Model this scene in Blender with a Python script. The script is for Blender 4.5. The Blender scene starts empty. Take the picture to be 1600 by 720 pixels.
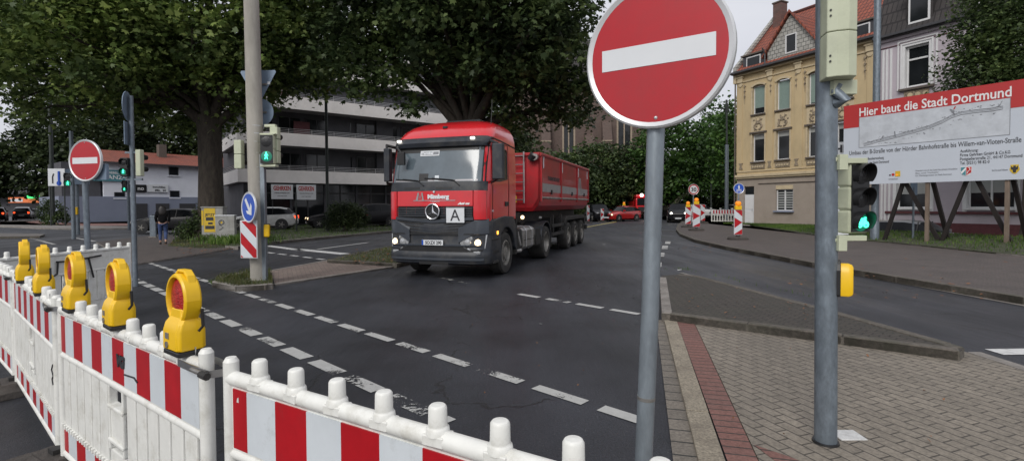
import bpy, bmesh, math, random
import numpy as np
from mathutils import Vector, Matrix, Euler
rad = math.radians
random.seed(7); RNG = np.random.default_rng(7)
scene = bpy.context.scene
COL = scene.collection

# ------------------------------------------------------------------ camera, sky, sun, exposure
CH, FPX, PITCH, SHIFT, ROLL = 1.65, 785.0, math.atan(20 / 785.0), 20.0, rad(-.3)
cam_d = bpy.data.cameras.new('camera'); cam = bpy.data.objects.new('camera', cam_d); COL.objects.link(cam)
cam.location = (0, 0, CH); CM = Matrix.Rotation(rad(90) - PITCH, 3, 'X') @ Matrix.Rotation(ROLL, 3, 'Z'); cam.rotation_euler = CM.to_euler(); cam_d.shift_y = -SHIFT / 1600
cam_d.sensor_width = 36; cam_d.lens = FPX / 1600 * 36; cam_d.clip_start = 0.05; cam_d.clip_end = 3000
scene.camera = cam

SUN_EL, SUN_AZ = rad(38), rad(205)
w = bpy.data.worlds.new('World'); scene.world = w; w.use_nodes = True
nt = w.node_tree; nt.nodes.clear()
wo = nt.nodes.new('ShaderNodeOutputWorld'); bg = nt.nodes.new('ShaderNodeBackground'); bg.inputs[1].default_value = 0.1
sk = nt.nodes.new('ShaderNodeTexSky'); sk.sky_type = 'NISHITA'; sk.sun_disc = False
sk.sun_elevation = SUN_EL; sk.sun_rotation = SUN_AZ; sk.dust_density = 5; sk.air_density = 1.0
hs = nt.nodes.new('ShaderNodeHueSaturation'); hs.inputs['Saturation'].default_value = 0.35
mx = nt.nodes.new('ShaderNodeMixRGB'); mx.inputs[0].default_value = 0.85
tc = nt.nodes.new('ShaderNodeTexCoord'); mpn = nt.nodes.new('ShaderNodeMapping'); mpn.inputs['Scale'].default_value = (1, 1, 3)
nz = nt.nodes.new('ShaderNodeTexNoise'); nz.inputs['Scale'].default_value = 2.2; nz.inputs['Detail'].default_value = 5
cr = nt.nodes.new('ShaderNodeValToRGB')
cr.color_ramp.elements[0].position = .3; cr.color_ramp.elements[0].color = (6.0, 6.15, 6.8, 1)
cr.color_ramp.elements[1].position = .7; cr.color_ramp.elements[1].color = (7.4, 7.5, 8.0, 1)
L = nt.links.new
L(sk.outputs[0], hs.inputs['Color']); L(hs.outputs[0], mx.inputs[1]); L(tc.outputs['Generated'], mpn.inputs[0]); L(mpn.outputs[0], nz.inputs['Vector'])
L(nz.outputs[0], cr.inputs[0]); L(cr.outputs[0], mx.inputs[2]); L(mx.outputs[0], bg.inputs[0]); L(bg.outputs[0], wo.inputs[0])

sun_d = bpy.data.lights.new('sun', 'SUN'); sun = bpy.data.objects.new('sun', sun_d); COL.objects.link(sun)
sun_d.energy = 1.5; sun_d.angle = rad(28); sun_d.color = (1, .97, .92)
sv = Vector((math.sin(SUN_AZ) * math.cos(SUN_EL), math.cos(SUN_AZ) * math.cos(SUN_EL), math.sin(SUN_EL)))
sun.rotation_euler = sv.to_track_quat('Z', 'Y').to_euler()
scene.view_settings.view_transform = 'Standard'; scene.view_settings.look = 'None'
scene.view_settings.exposure = 0.22; scene.view_settings.gamma = 1
scene.render.engine = 'CYCLES'
try:
    scene.cycles.use_denoising = True; scene.cycles.max_bounces = 6; scene.cycles.transparent_max_bounces = 8
except Exception: pass

# ------------------------------------------------------------------ placement helpers (measured from the site)
def ray(px, py): return CM @ Vector(((px - 800) / FPX, (360 - SHIFT - py) / FPX, -1))
def G(px, py, z=0.0):
    d = ray(px, py); t = (z - CH) / d.z; return Vector((d.x * t, d.y * t, z))
def P(px, py, Y):
    d = ray(px, py); t = Y / d.y; return Vector((d.x * t, Y, CH + d.z * t))

# ------------------------------------------------------------------ materials
def _mat(name):
    m = bpy.data.materials.new(name); m.use_nodes = True
    b = m.node_tree.nodes['Principled BSDF']; return m, m.node_tree, b
def mat(name, c, rough=.5, metal=0, var=.12, scale=6, bump=0, bscale=80, spec=.5, coat=0, emit=None, es=0, grime_or_reflection=None, gscale=2.0, gpos=.6, stretch=None, trans=0):
    m, t, b = _mat(name); n = t.nodes; l = t.links.new
    b.inputs['Roughness'].default_value = rough; b.inputs['Metallic'].default_value = metal
    b.inputs['Specular IOR Level'].default_value = spec; b.inputs['Coat Weight'].default_value = coat
    b.inputs['Coat Roughness'].default_value = .08
    co = n.new('ShaderNodeTexCoord'); src = co.outputs['Object']
    if stretch:
        mp = n.new('ShaderNodeMapping'); mp.inputs['Scale'].default_value = stretch; l(src, mp.inputs[0]); src = mp.outputs[0]
    nzz = n.new('ShaderNodeTexNoise'); nzz.inputs['Scale'].default_value = scale; nzz.inputs['Detail'].default_value = 6; nzz.inputs['Roughness'].default_value = .65
    l(src, nzz.inputs['Vector'])
    rp = n.new('ShaderNodeValToRGB'); rp.color_ramp.elements[0].position = .3; rp.color_ramp.elements[1].position = .7
    rp.color_ramp.elements[0].color = tuple(x * (1 - var) for x in c) + (1,)
    rp.color_ramp.elements[1].color = tuple(min(1, x * (1 + var)) for x in c) + (1,)
    l(nzz.outputs[0], rp.inputs[0]); out = rp.outputs[0]
    if grime_or_reflection:
        g = n.new('ShaderNodeTexNoise'); g.inputs['Scale'].default_value = gscale; g.inputs['Detail'].default_value = 8; g.inputs['Roughness'].default_value = .75
        l(src, g.inputs['Vector'])
        gr = n.new('ShaderNodeValToRGB'); gr.color_ramp.elements[0].position = gpos - .12; gr.color_ramp.elements[1].position = gpos + .12
        gr.color_ramp.elements[0].color = (0, 0, 0, 1); gr.color_ramp.elements[1].color = (.75, .75, .75, 1)
        l(g.outputs[0], gr.inputs[0]); mm = n.new('ShaderNodeMixRGB'); l(gr.outputs[0], mm.inputs[0]); l(out, mm.inputs[1]); mm.inputs[2].default_value = tuple(grime_or_reflection) + (1,); out = mm.outputs[0]
    l(out, b.inputs['Base Color'])
    if bump:
        bn = n.new('ShaderNodeTexNoise'); bn.inputs['Scale'].default_value = bscale; bn.inputs['Detail'].default_value = 4; l(src, bn.inputs['Vector'])
        bb = n.new('ShaderNodeBump'); bb.inputs['Strength'].default_value = bump; bb.inputs['Distance'].default_value = .01; l(bn.outputs[0], bb.inputs['Height']); l(bb.outputs[0], b.inputs['Normal'])
    if emit: b.inputs['Emission Color'].default_value = tuple(emit) + (1,); b.inputs['Emission Strength'].default_value = es
    if trans: b.inputs['Transmission Weight'].default_value = trans
    return m

def asphalt_mat(name, c=(.0180, .0190, .0232), rough=(.36, .68), seed=0.0):
    m, t, b = _mat(name); n = t.nodes; l = t.links.new
    co = n.new('ShaderNodeTexCoord'); mp = n.new('ShaderNodeMapping'); mp.inputs['Location'].default_value = (seed, seed * .7, 0); l(co.outputs['Object'], mp.inputs[0]); v = mp.outputs[0]
    def noise(s, d=6, r=.6, vec=v):
        q = n.new('ShaderNodeTexNoise'); q.inputs['Scale'].default_value = s; q.inputs['Detail'].default_value = d; q.inputs['Roughness'].default_value = r; l(vec, q.inputs['Vector']); return q.outputs[0]
    def ramp(x, p0, c0, p1, c1):
        r = n.new('ShaderNodeValToRGB'); e = r.color_ramp.elements; e[0].position = p0; e[1].position = p1
        e[0].color = (c0 if isinstance(c0, tuple) else (c0,) * 3) + (1,); e[1].color = (c1 if isinstance(c1, tuple) else (c1,) * 3) + (1,); l(x, r.inputs[0]); return r.outputs[0]
    big = noise(.35, 5, .6)
    base = ramp(big, .35, tuple(x * .6 for x in c), .66, tuple(x * 1.95 for x in c))
    fine = ramp(noise(60, 3, .8), .3, .45, .72, 1.9)
    mu = n.new('ShaderNodeMixRGB'); mu.blend_type = 'MULTIPLY'; mu.inputs[0].default_value = 1; l(base, mu.inputs[1]); l(fine, mu.inputs[2])
    # pale stones in the surface
    vo = n.new('ShaderNodeTexVoronoi'); vo.inputs['Scale'].default_value = 38; l(v, vo.inputs['Vector'])
    st = ramp(vo.outputs['Distance'], .08, 1.0, .16, 0.0)
    s2 = ramp(noise(11, 2), .52, 0.0, .6, .8)
    ms = n.new('ShaderNodeMath'); ms.operation = 'MULTIPLY'; l(st, ms.inputs[0]); l(s2, ms.inputs[1])
    mx1 = n.new('ShaderNodeMixRGB'); l(ms.outputs[0], mx1.inputs[0]); l(mu.outputs[0], mx1.inputs[1]); mx1.inputs[2].default_value = (.17, .17, .16, 1)
    # cracks: thin edges of large warped cells, broken up by noise
    wv = n.new('ShaderNodeTexNoise'); wv.inputs['Scale'].default_value = 2.2; wv.inputs['Detail'].default_value = 5; l(v, wv.inputs['Vector'])
    ad = n.new('ShaderNodeVectorMath'); ad.operation = 'MULTIPLY_ADD'; l(wv.outputs[1], ad.inputs[0]); ad.inputs[1].default_value = (.8, .8, 0); l(v, ad.inputs[2])
    vc = n.new('ShaderNodeTexVoronoi'); vc.feature = 'DISTANCE_TO_EDGE'; vc.inputs['Scale'].default_value = .38; l(ad.outputs[0], vc.inputs['Vector'])
    ck = ramp(vc.outputs[0], .0, 1.0, .007, 0.0); ck2 = ramp(noise(.9, 3), .44, 0.0, .52, 1.0)
    mc = n.new('ShaderNodeMath'); mc.operation = 'MULTIPLY'; l(ck, mc.inputs[0]); l(ck2, mc.inputs[1])
    mx2 = n.new('ShaderNodeMixRGB'); l(mc.outputs[0], mx2.inputs[0]); l(mx1.outputs[0], mx2.inputs[1]); mx2.inputs[2].default_value = (.008, .008, .008, 1)
    l(mx2.outputs[0], b.inputs['Base Color'])
    mpr = n.new('ShaderNodeMapping'); mpr.inputs['Rotation'].default_value = (0, 0, .33); mpr.inputs['Scale'].default_value = (1.3, .16, 1); l(co.outputs['Object'], mpr.inputs[0]); rr = ramp(noise(.8, 6, .62, mpr.outputs[0]), .38, rough[0], .62, rough[1]); l(rr, b.inputs['Roughness'])
    bp = n.new('ShaderNodeBump'); bp.inputs['Strength'].default_value = .55; bp.inputs['Distance'].default_value = .012
    hh = n.new('ShaderNodeMath'); hh.operation = 'SUBTRACT'; l(noise(70, 4, .7), hh.inputs[0]); l(mc.outputs[0], hh.inputs[1]); l(hh.outputs[0], bp.inputs['Height']); l(bp.outputs[0], b.inputs['Normal'])
    return m

def brick_mat(name, c1, c2, mortar, bw, bh, ang=0, msize=.02, rough=.75, plane='XY', stain=(.12, .11, .1), stainp=.62, offset=.5, var=.5, bumps=.6):
    m, t, b = _mat(name); n = t.nodes; l = t.links.new
    co = n.new('ShaderNodeTexCoord'); mp = n.new('ShaderNodeMapping'); l(co.outputs['Object'], mp.inputs[0])
    if plane == 'XY': mp.inputs['Rotation'].default_value = (0, 0, -ang)
    elif plane == 'XZ': mp.inputs['Rotation'].default_value = (rad(-90), 0, 0)
    v = mp.outputs[0]
    # small wander so that courses are not ruler straight
    wn = n.new('ShaderNodeTexNoise'); wn.inputs['Scale'].default_value = 3; l(v, wn.inputs['Vector'])
    wa = n.new('ShaderNodeVectorMath'); wa.operation = 'MULTIPLY_ADD'; l(wn.outputs[1], wa.inputs[0]); wa.inputs[1].default_value = (.012, .012, 0); l(v, wa.inputs[2])
    br = n.new('ShaderNodeTexBrick'); br.inputs['Scale'].default_value = 1; br.inputs['Brick Width'].default_value = bw; br.inputs['Row Height'].default_value = bh
    br.inputs['Mortar Size'].default_value = msize * bh; br.inputs['Mortar Smooth'].default_value = .3; br.inputs['Bias'].default_value = 0; br.offset = offset
    br.inputs['Color1'].default_value = tuple(c1) + (1,); br.inputs['Color2'].default_value = tuple(c2) + (1,); br.inputs['Mortar'].default_value = tuple(mortar) + (1,)
    l(wa.outputs[0], br.inputs['Vector'])
    nz1 = n.new('ShaderNodeTexNoise'); nz1.inputs['Scale'].default_value = 1.3; nz1.inputs['Detail'].default_value = 8; nz1.inputs['Roughness'].default_value = .7; l(v, nz1.inputs['Vector'])
    r1 = n.new('ShaderNodeValToRGB'); r1.color_ramp.elements[0].position = stainp - .2; r1.color_ramp.elements[1].position = stainp + .12
    r1.color_ramp.elements[0].color = (0, 0, 0, 1); r1.color_ramp.elements[1].color = (var, var, var, 1); l(nz1.outputs[0], r1.inputs[0])
    m1 = n.new('ShaderNodeMixRGB'); l(r1.outputs[0], m1.inputs[0]); l(br.outputs[0], m1.inputs[1]); m1.inputs[2].default_value = tuple(stain) + (1,)
    nf = n.new('ShaderNodeTexNoise'); nf.inputs['Scale'].default_value = 45; nf.inputs['Detail'].default_value = 4; l(v, nf.inputs['Vector'])
    r2 = n.new('ShaderNodeValToRGB'); r2.color_ramp.elements[0].position = .3; r2.color_ramp.elements[1].position = .7
    r2.color_ramp.elements[0].color = (.72, .72, .72, 1); r2.color_ramp.elements[1].color = (1.2, 1.2, 1.2, 1); l(nf.outputs[0], r2.inputs[0])
    m2 = n.new('ShaderNodeMixRGB'); m2.blend_type = 'MULTIPLY'; m2.inputs[0].default_value = 1; l(m1.outputs[0], m2.inputs[1]); l(r2.outputs[0], m2.inputs[2])
    l(m2.outputs[0], b.inputs['Base Color']); b.inputs['Roughness'].default_value = rough
    ad = n.new('ShaderNodeMath'); ad.operation = 'MULTIPLY_ADD'; l(br.outputs['Fac'], ad.inputs[0]); ad.inputs[1].default_value = -1.0; l(nf.outputs[0], ad.inputs[2])
    bp = n.new('ShaderNodeBump'); bp.inputs['Strength'].default_value = bumps; bp.inputs['Distance'].default_value = .008; l(ad.outputs[0], bp.inputs['Height']); l(bp.outputs[0], b.inputs['Normal'])
    return m

def leaf_mat(name, c1, c2, c3, rough=.5, trans=.36):
    m, t, b = _mat(name); n = t.nodes; l = t.links.new
    ge = n.new('ShaderNodeNewGeometry'); r = n.new('ShaderNodeValToRGB'); e = r.color_ramp.elements
    e[0].color = tuple(c1) + (1,); e[1].color = tuple(c3) + (1,); k = e.new(.55); k.color = tuple(c2) + (1,)
    l(ge.outputs['Random Per Island'], r.inputs[0]); 
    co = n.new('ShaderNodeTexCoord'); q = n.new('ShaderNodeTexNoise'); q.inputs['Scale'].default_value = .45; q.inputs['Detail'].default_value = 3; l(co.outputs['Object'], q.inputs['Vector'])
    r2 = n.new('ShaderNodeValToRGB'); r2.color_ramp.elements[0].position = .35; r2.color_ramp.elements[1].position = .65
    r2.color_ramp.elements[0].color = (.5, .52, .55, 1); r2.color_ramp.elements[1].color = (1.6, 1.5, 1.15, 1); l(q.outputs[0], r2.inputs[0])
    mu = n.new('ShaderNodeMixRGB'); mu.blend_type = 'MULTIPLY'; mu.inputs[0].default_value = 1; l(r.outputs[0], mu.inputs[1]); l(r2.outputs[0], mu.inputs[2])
    l(mu.outputs[0], b.inputs['Base Color']); b.inputs['Roughness'].default_value = rough; b.inputs['Specular IOR Level'].default_value = .35
    tr = n.new('ShaderNodeBsdfTranslucent'); l(mu.outputs[0], tr.inputs[0]); ms = n.new('ShaderNodeMixShader'); ms.inputs[0].default_value = trans
    o = n['Material Output']; l(b.outputs[0], ms.inputs[1]); l(tr.outputs[0], ms.inputs[2]); l(ms.outputs[0], o.inputs[0])
    return m

def paint_mat(name, c=(.62, .62, .6), lim=1.2):   # worn thermoplastic road marking: worn places show through (real holes in the paint film)
    m, t, b = _mat(name); n = t.nodes; l = t.links.new
    co = n.new('ShaderNodeTexCoord')
    def noise(s, d=6, r=.7):
        q = n.new('ShaderNodeTexNoise'); q.inputs['Scale'].default_value = s; q.inputs['Detail'].default_value = d; q.inputs['Roughness'].default_value = r; l(co.outputs['Object'], q.inputs['Vector']); return q.outputs[0]
    b.inputs['Roughness'].default_value = .6
    a = n.new('ShaderNodeMath'); a.operation = 'MULTIPLY_ADD'; l(noise(1.1, 2), a.inputs[0]); a.inputs[1].default_value = 1.7; 
    q = n.new('ShaderNodeMath'); q.operation = 'MULTIPLY'; l(noise(26, 5, .8), q.inputs[0]); q.inputs[1].default_value = 1.0; l(q.outputs[0], a.inputs[2])
    r = n.new('ShaderNodeValToRGB'); r.color_ramp.elements[0].position = 0; r.color_ramp.elements[1].position = 1
    s = n.new('ShaderNodeMath'); s.operation = 'GREATER_THAN'; l(a.outputs[0], s.inputs[0]); s.inputs[1].default_value = lim
    r.color_ramp.elements[0].color = tuple(x * .55 for x in c) + (1,); r.color_ramp.elements[1].color = tuple(c) + (1,); l(noise(9), r.inputs[0]); l(r.outputs[0], b.inputs['Base Color'])
    l(s.outputs[0], b.inputs['Alpha'])
    return m

M = {}
M['asphalt'] = asphalt_mat('asphalt')
M['asphalt_worn'] = asphalt_mat('asphalt_worn', (.05, .051, .058), (.35, .6), 13)
M['earth'] = mat('earth', (.06, .055, .04), .9, var=.4, scale=.8, bump=.6, bscale=12)
M['paver'] = brick_mat('grey_paver', (.245, .213, .172), (.205, .178, .144), (.06, .052, .043), .205, .102, rad(-70), .065, stain=(.125, .11, .09), var=.6)
M['paver_red'] = brick_mat('red_paver', (.225, .105, .085), (.18, .085, .07), (.035, .03, .026), 20, .105, rad(-14.5), .08, stain=(.13, .09, .08), offset=0)
M['paver_red_road'] = brick_mat('red_path', (.26, .12, .10), (.21, .10, .08), (.06, .05, .05), .2, .1, 0, .05)
M['gutter'] = brick_mat('gutter_stone', (.20, .175, .145), (.155, .137, .115), (.03, .03, .028), 20, .19, rad(-14.5), .05, stain=(.10, .09, .08), offset=0)
M['paver_dark'] = brick_mat('dark_paver', (.062, .052, .043), (.046, .04, .033), (.014, .012, .010), .16, .09, rad(-48), .09, stain=(.05, .05, .035), var=.6)
M['paver_brown'] = brick_mat('brown_paver', (.115, .094, .085), (.092, .076, .069), (.03, .027, .025), .2, .1, rad(-62), .06, stain=(.055, .047, .043), var=.75)
M['paver_island'] = brick_mat('island_paver', (.27, .21, .18), (.2, .155, .135), (.06, .05, .045), .2, .1, rad(25), .07, stain=(.15, .13, .11))
M['paving_pale'] = brick_mat('pale_paving', (.25, .23, .21), (.21, .19, .175), (.1, .09, .085), .3, .3, rad(10), .03, stain=(.16, .14, .13))
M['granite'] = mat('granite_kerb', (.27, .235, .18), .8, var=.5, scale=60, bump=.5, bscale=120, grime_or_reflection=(.12, .10, .08), gscale=3, gpos=.58)
M['kerb_dark'] = mat('kerb_weathered', (.115, .10, .085), .85, var=.4, scale=20, bump=.5, bscale=80, grime_or_reflection=(.05, .05, .035), gscale=4, gpos=.52)
M['kerb'] = mat('kerb_concrete', (.24, .22, .2), .85, var=.25, scale=20, bump=.3, grime_or_reflection=(.1, .09, .08), gscale=2, gpos=.56)
M['paint'] = paint_mat('road_paint', (.52, .52, .50))
M['paint_faint'] = paint_mat('road_paint_faint', (.42, .42, .40), 1.42)
M['paint_solid'] = mat('road_paint_fresh', (.58, .58, .57), .6, var=.2, scale=14, grime_or_reflection=(.2, .2, .2), gscale=5, gpos=.62)
M['paint_yellow'] = mat('road_paint_yellow', (.6, .5, .16), .6, var=.25, scale=14)
M['soil'] = mat('lawn_soil', (.05, .055, .03), .95, var=.5, scale=3, bump=.8, bscale=20)
M['grass'] = leaf_mat('grass_blades', (.05, .10, .02), (.075, .15, .03), (.13, .19, .05), .6)
M['grass_dry'] = leaf_mat('grass_dry', (.06, .09, .03), (.09, .11, .04), (.16, .15, .07), .6)
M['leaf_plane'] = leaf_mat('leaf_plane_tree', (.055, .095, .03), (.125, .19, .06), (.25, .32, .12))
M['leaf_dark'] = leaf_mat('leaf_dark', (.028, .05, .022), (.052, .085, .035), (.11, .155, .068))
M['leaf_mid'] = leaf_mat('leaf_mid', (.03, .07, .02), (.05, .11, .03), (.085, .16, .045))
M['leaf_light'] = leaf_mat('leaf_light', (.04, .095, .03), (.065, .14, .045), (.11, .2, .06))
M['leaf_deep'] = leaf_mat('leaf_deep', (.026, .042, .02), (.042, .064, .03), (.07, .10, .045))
M['bark'] = mat('bark', (.045, .036, .028), .9, var=.5, scale=7, bump=1, bscale=14, stretch=(1, 1, .35), grime_or_reflection=(.08, .072, .055), gscale=3, gpos=.6)
M['white'] = mat('white_plastic', (.74, .74, .70), .42, var=.07, scale=9, bump=.06, grime_or_reflection=(.40, .38, .31), gscale=6, gpos=.63)
M['sheet_white'] = mat('reflective_white', (.60, .64, .67), .38, var=.06, scale=5, grime_or_reflection=(.36, .37, .36), gscale=8, gpos=.68)
M['sheet_red'] = mat('reflective_red', (.42, .006, .012), .33, var=.14, scale=5, grime_or_reflection=(.25, .03, .03), gscale=8, gpos=.68)
M['sign_red'] = mat('sign_red', (.45, .005, .014), .28, var=.1, scale=2.5, grime_or_reflection=(.34, .02, .025), gscale=1.6, gpos=.5)  # the second tone paints the blotchy reflection on the sign face into its red
M['sign_white'] = mat('sign_white', (.66, .68, .7), .3, var=.04, scale=3)
M['sign_rim'] = mat('sign_rim', (.62, .63, .64), .35, .3, var=.05)
M['sign_blue'] = mat('sign_blue', (.01, .07, .42), .3, var=.08)
M['sign_back'] = mat('sign_back', (.19, .25, .33), .55, .3, var=.15, scale=5)
M['galv'] = mat('galvanised_steel', (.26, .30, .335), .42, .45, var=.22, scale=14, bump=.08, bscale=60, stretch=(1, 1, .3), grime_or_reflection=(.16, .18, .2), gscale=6, gpos=.55)
M['galv_blue'] = mat('galvanised_mast', (.19, .225, .26), .45, .4, var=.3, scale=22, bump=.12, bscale=70, stretch=(1, 1, .45), grime_or_reflection=(.12, .145, .17), gscale=7, gpos=.52)
M['steel'] = mat('steel', (.5, .5, .5), .3, .9, var=.15)
M['alu'] = mat('aluminium', (.42, .41, .40), .4, .7, var=.2, scale=5, grime_or_reflection=(.16, .15, .13), gscale=4, gpos=.5)
M['concrete'] = mat('mast_concrete', (.36, .34, .30), .85, var=.15, scale=5, bump=.25, bscale=50, grime_or_reflection=(.23, .215, .19), gscale=1.5, gpos=.55, stretch=(1, 1, .3))
M['cream'] = mat('cream_plastic', (.50, .53, .39), .45, var=.06, scale=4, grime_or_reflection=(.36, .38, .28), gscale=3, gpos=.62)
M['black'] = mat('black_plastic', (.012, .012, .013), .45, var=.2)
M['black_gloss'] = mat('black_gloss', (.008, .008, .009), .15, var=.1)
M['rubber'] = mat('rubber', (.022, .021, .02), .8, var=.35, scale=12, bump=.4, bscale=60, grime_or_reflection=(.06, .055, .05), gscale=5, gpos=.58)
M['rubber_foot'] = mat('recycled_foot', (.05, .043, .038), .8, var=.35, scale=14, bump=.6, bscale=50, grime_or_reflection=(.1, .09, .08), gscale=4, gpos=.58)
M['yellow'] = mat('yellow_plastic', (.82, .50, .008), .36, var=.06, scale=6, grime_or_reflection=(.45, .27, .03), gscale=7, gpos=.72)
M['amber'] = mat('amber_lens', (.85, .22, .01), .2, emit=(1, .35, .02), es=.35)
M['lens_red'] = mat('red_lens', (.42, .012, .006), .28, var=.4, scale=60, bump=1, bscale=160, spec=.4)
M['lens_off'] = mat('signal_lens_off', (.015, .015, .016), .2, bump=.4, bscale=90)
M['green_lit'] = mat('green_signal_lit', (.05, .6, .4), .4, emit=(.06, 1, .55), es=2.6)
M['green_glow'] = mat('green_signal_disc', (.01, .12, .08), .4, emit=(.01, .35, .2), es=.22)
M['red_lit'] = mat('tail_light_lit', (.6, .02, .01), .3, emit=(1, .08, .02), es=2.5)
M['lamp_lit'] = mat('headlight_lit', (.9, .9, .85), .2, emit=(1, .93, .8), es=5)
M['lamp_warm'] = mat('headlight_warm', (.9, .8, .6), .2, emit=(1, .72, .42), es=2.0)
M['orange_lit'] = mat('indicator_lit', (.9, .4, .05), .3, emit=(1, .4, .05), es=2.5)
M['lamp_glass'] = mat('lamp_glass', (.45, .46, .47), .12, .5, var=.3, scale=30)
M['glass'] = mat('window_glass', (.014, .016, .018), .07, var=.3, scale=1, spec=.45)
M['glass_car'] = mat('car_glass', (.008, .009, .011), .14, var=.1, spec=.2)
M['screen'] = mat('windscreen_glass', (.095, .122, .142), .09, var=.25, scale=1.2, spec=.9)
M['truck_red'] = mat('truck_red', (.60, .010, .018), .28, var=.05, scale=2, coat=.9, grime_or_reflection=(.42, .02, .025), gscale=1.3, gpos=.62)
M['tip_red'] = mat('tipper_red', (.42, .012, .02), .38, var=.12, scale=2, coat=.3, grime_or_reflection=(.24, .035, .035), gscale=1.1, gpos=.52)
M['anthracite'] = mat('bumper_plastic', (.019, .023, .031), .45, var=.2, scale=3, bump=.08, bscale=90, grime_or_reflection=(.085, .08, .072), gscale=2.6, gpos=.58)
M['grille_edge'] = mat('grille_edge', (.09, .10, .11), .35, .3, var=.1)
M['bumper_face'] = mat('bumper_face', (.045, .052, .064), .4, var=.15, scale=3)
M['chassis'] = mat('chassis', (.018, .018, .018), .7, var=.4, scale=5, grime_or_reflection=(.05, .045, .04), gscale=3, gpos=.55)
M['tyre'] = mat('tyre', (.024, .023, .022), .85, var=.3, scale=9, bump=.3, bscale=60, grime_or_reflection=(.07, .064, .055), gscale=5, gpos=.58)
M['rim'] = mat('wheel_rim', (.33, .32, .30), .5, .5, var=.25, scale=9, grime_or_reflection=(.12, .11, .09), gscale=5, gpos=.5)
M['silver_graphic'] = mat('silver_graphic', (.32, .31, .32), .4, .3, var=.15, scale=3)
M['text_dark'] = mat('print_dark', (.03, .03, .035), .5)
M['text_grey'] = mat('print_grey', (.22, .23, .25), .5, var=.2)
M['text_white'] = mat('print_white', (.75, .75, .75), .5)
M['text_red'] = mat('print_red', (.45, .02, .02), .5)
M['chrome'] = mat('chrome', (.8, .8, .82), .12, 1.0, var=.03)
# buildings
M['stucco_yellow'] = mat('stucco_yellow', (.52, .405, .235), .85, var=.07, scale=1.2, bump=.25, bscale=60, grime_or_reflection=(.36, .285, .18), gscale=.7, gpos=.62, stretch=(1, 1, .5))
M['trim_yellow'] = mat('trim_yellow', (.56, .46, .30), .8, var=.12, scale=6, bump=.3, bscale=30, grime_or_reflection=(.28, .22, .15), gscale=3, gpos=.6)
M['stucco_taupe'] = mat('stucco_taupe', (.33, .28, .235), .85, var=.06, scale=1.2, bump=.2, bscale=60, grime_or_reflection=(.25, .21, .17), gscale=.8, gpos=.62)
M['stucco_lilac'] = mat('stucco_lilac', (.46, .41, .45), .85, var=.05, scale=1, bump=.2, bscale=60, grime_or_reflection=(.36, .32, .34), gscale=.7, gpos=.62)
M['maroon'] = mat('plinth_maroon', (.10, .03, .035), .8, var=.2)
M['stone_dark'] = mat('sill_stone', (.11, .09, .075), .8, var=.3, scale=8)
M['relief'] = mat('relief_ornament', (.26, .21, .15), .85, var=.6, scale=14, bump=1, bscale=16)
M['roof_red'] = brick_mat('roof_tiles', (.34, .09, .05), (.26, .07, .04), (.07, .02, .015), .24, .3, 0, .1, plane='XY', stain=(.13, .05, .04), var=.6, bumps=1, offset=0)
M['roof_dark'] = brick_mat('roof_slate', (.05, .042, .04), (.035, .03, .03), (.015, .012, .012), .24, .3, 0, .1, stain=(.02, .02, .02), bumps=1)
M['slate_white'] = brick_mat('white_slates', (.45, .44, .40), (.36, .35, .32), (.12, .12, .11), .3, .25, 0, .1, plane='XZ', stain=(.25, .24, .22), bumps=1)
M['brick'] = brick_mat('church_brick', (.125, .08, .064), (.095, .062, .05), (.10, .085, .075), .5, .16, 0, .12, plane='XZ', stain=(.07, .04, .035))
M['brick_trim'] = mat('church_trim', (.30, .24, .18), .85, var=.2)
M['chim'] = brick_mat('chimney_brick', (.16, .06, .045), (.1, .045, .035), (.12, .1, .09), .22, .08, 0, .12, plane='XZ')
M['wall_white'] = mat('render_white', (.74, .76, .82), .85, var=.05, scale=.6, bump=.1, grime_or_reflection=(.62, .64, .7), gscale=.4, gpos=.6)
M['wall_bluegrey'] = mat('render_bluegrey', (.22, .245, .32), .85, var=.06, scale=.6)
M['balcony'] = mat('balcony_white', (.72, .69, .67), .8, var=.07, scale=.8, grime_or_reflection=(.56, .54, .52), gscale=.6, gpos=.6)
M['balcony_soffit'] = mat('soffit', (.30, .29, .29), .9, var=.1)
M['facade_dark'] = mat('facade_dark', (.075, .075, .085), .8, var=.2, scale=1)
M['frame_white'] = mat('frame_white', (.66, .66, .66), .5, var=.04)
M['frame_dark'] = mat('frame_dark', (.05, .05, .055), .5)
M['blind'] = mat('roller_blind', (.33, .34, .33), .7, var=.05)
M['blind_green'] = mat('blind_green', (.20, .27, .24), .7, var=.08)
M['timber_dark'] = mat('timber_dark', (.013, .009, .008), .75, var=.4, scale=5, stretch=(1, 1, .3))
M['timber'] = mat('timber_post', (.17, .13, .10), .85, var=.35, scale=6, stretch=(1, 1, .2))
M['board_white'] = mat('billboard_white', (.52, .56, .62), .45, var=.03, scale=1)
M['board_red'] = mat('billboard_red', (.44, .03, .03), .45, var=.06, scale=1)
M['board_map'] = mat('map_print', (.50, .53, .57), .5, var=.16, scale=2.2)
M['teal'] = mat('sign_teal', (.07, .24, .28), .5)
M['green_sign'] = mat('shop_sign_lit', (.05, .6, .15), .4, emit=(.05, .8, .2), es=1.2)
M['orange_sign'] = mat('shop_orange', (.6, .14, .04), .5, emit=(1, .3, .1), es=.15)
M['skin'] = mat('skin', (.42, .25, .18), .5)
M['hair'] = mat('hair_dark', (.012, .009, .008), .5, var=.5, scale=30, stretch=(1, 1, .1))
M['jacket'] = mat('black_jacket', (.005, .005, .006), .85, var=.4, scale=14, bump=.5, bscale=20, spec=.15)
M['jeans'] = mat('blue_jeans', (.035, .06, .15), .8, var=.3, scale=12, bump=.4, bscale=30)
M['digger'] = mat('digger_paint', (.36, .34, .26), .5, var=.15)
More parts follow.
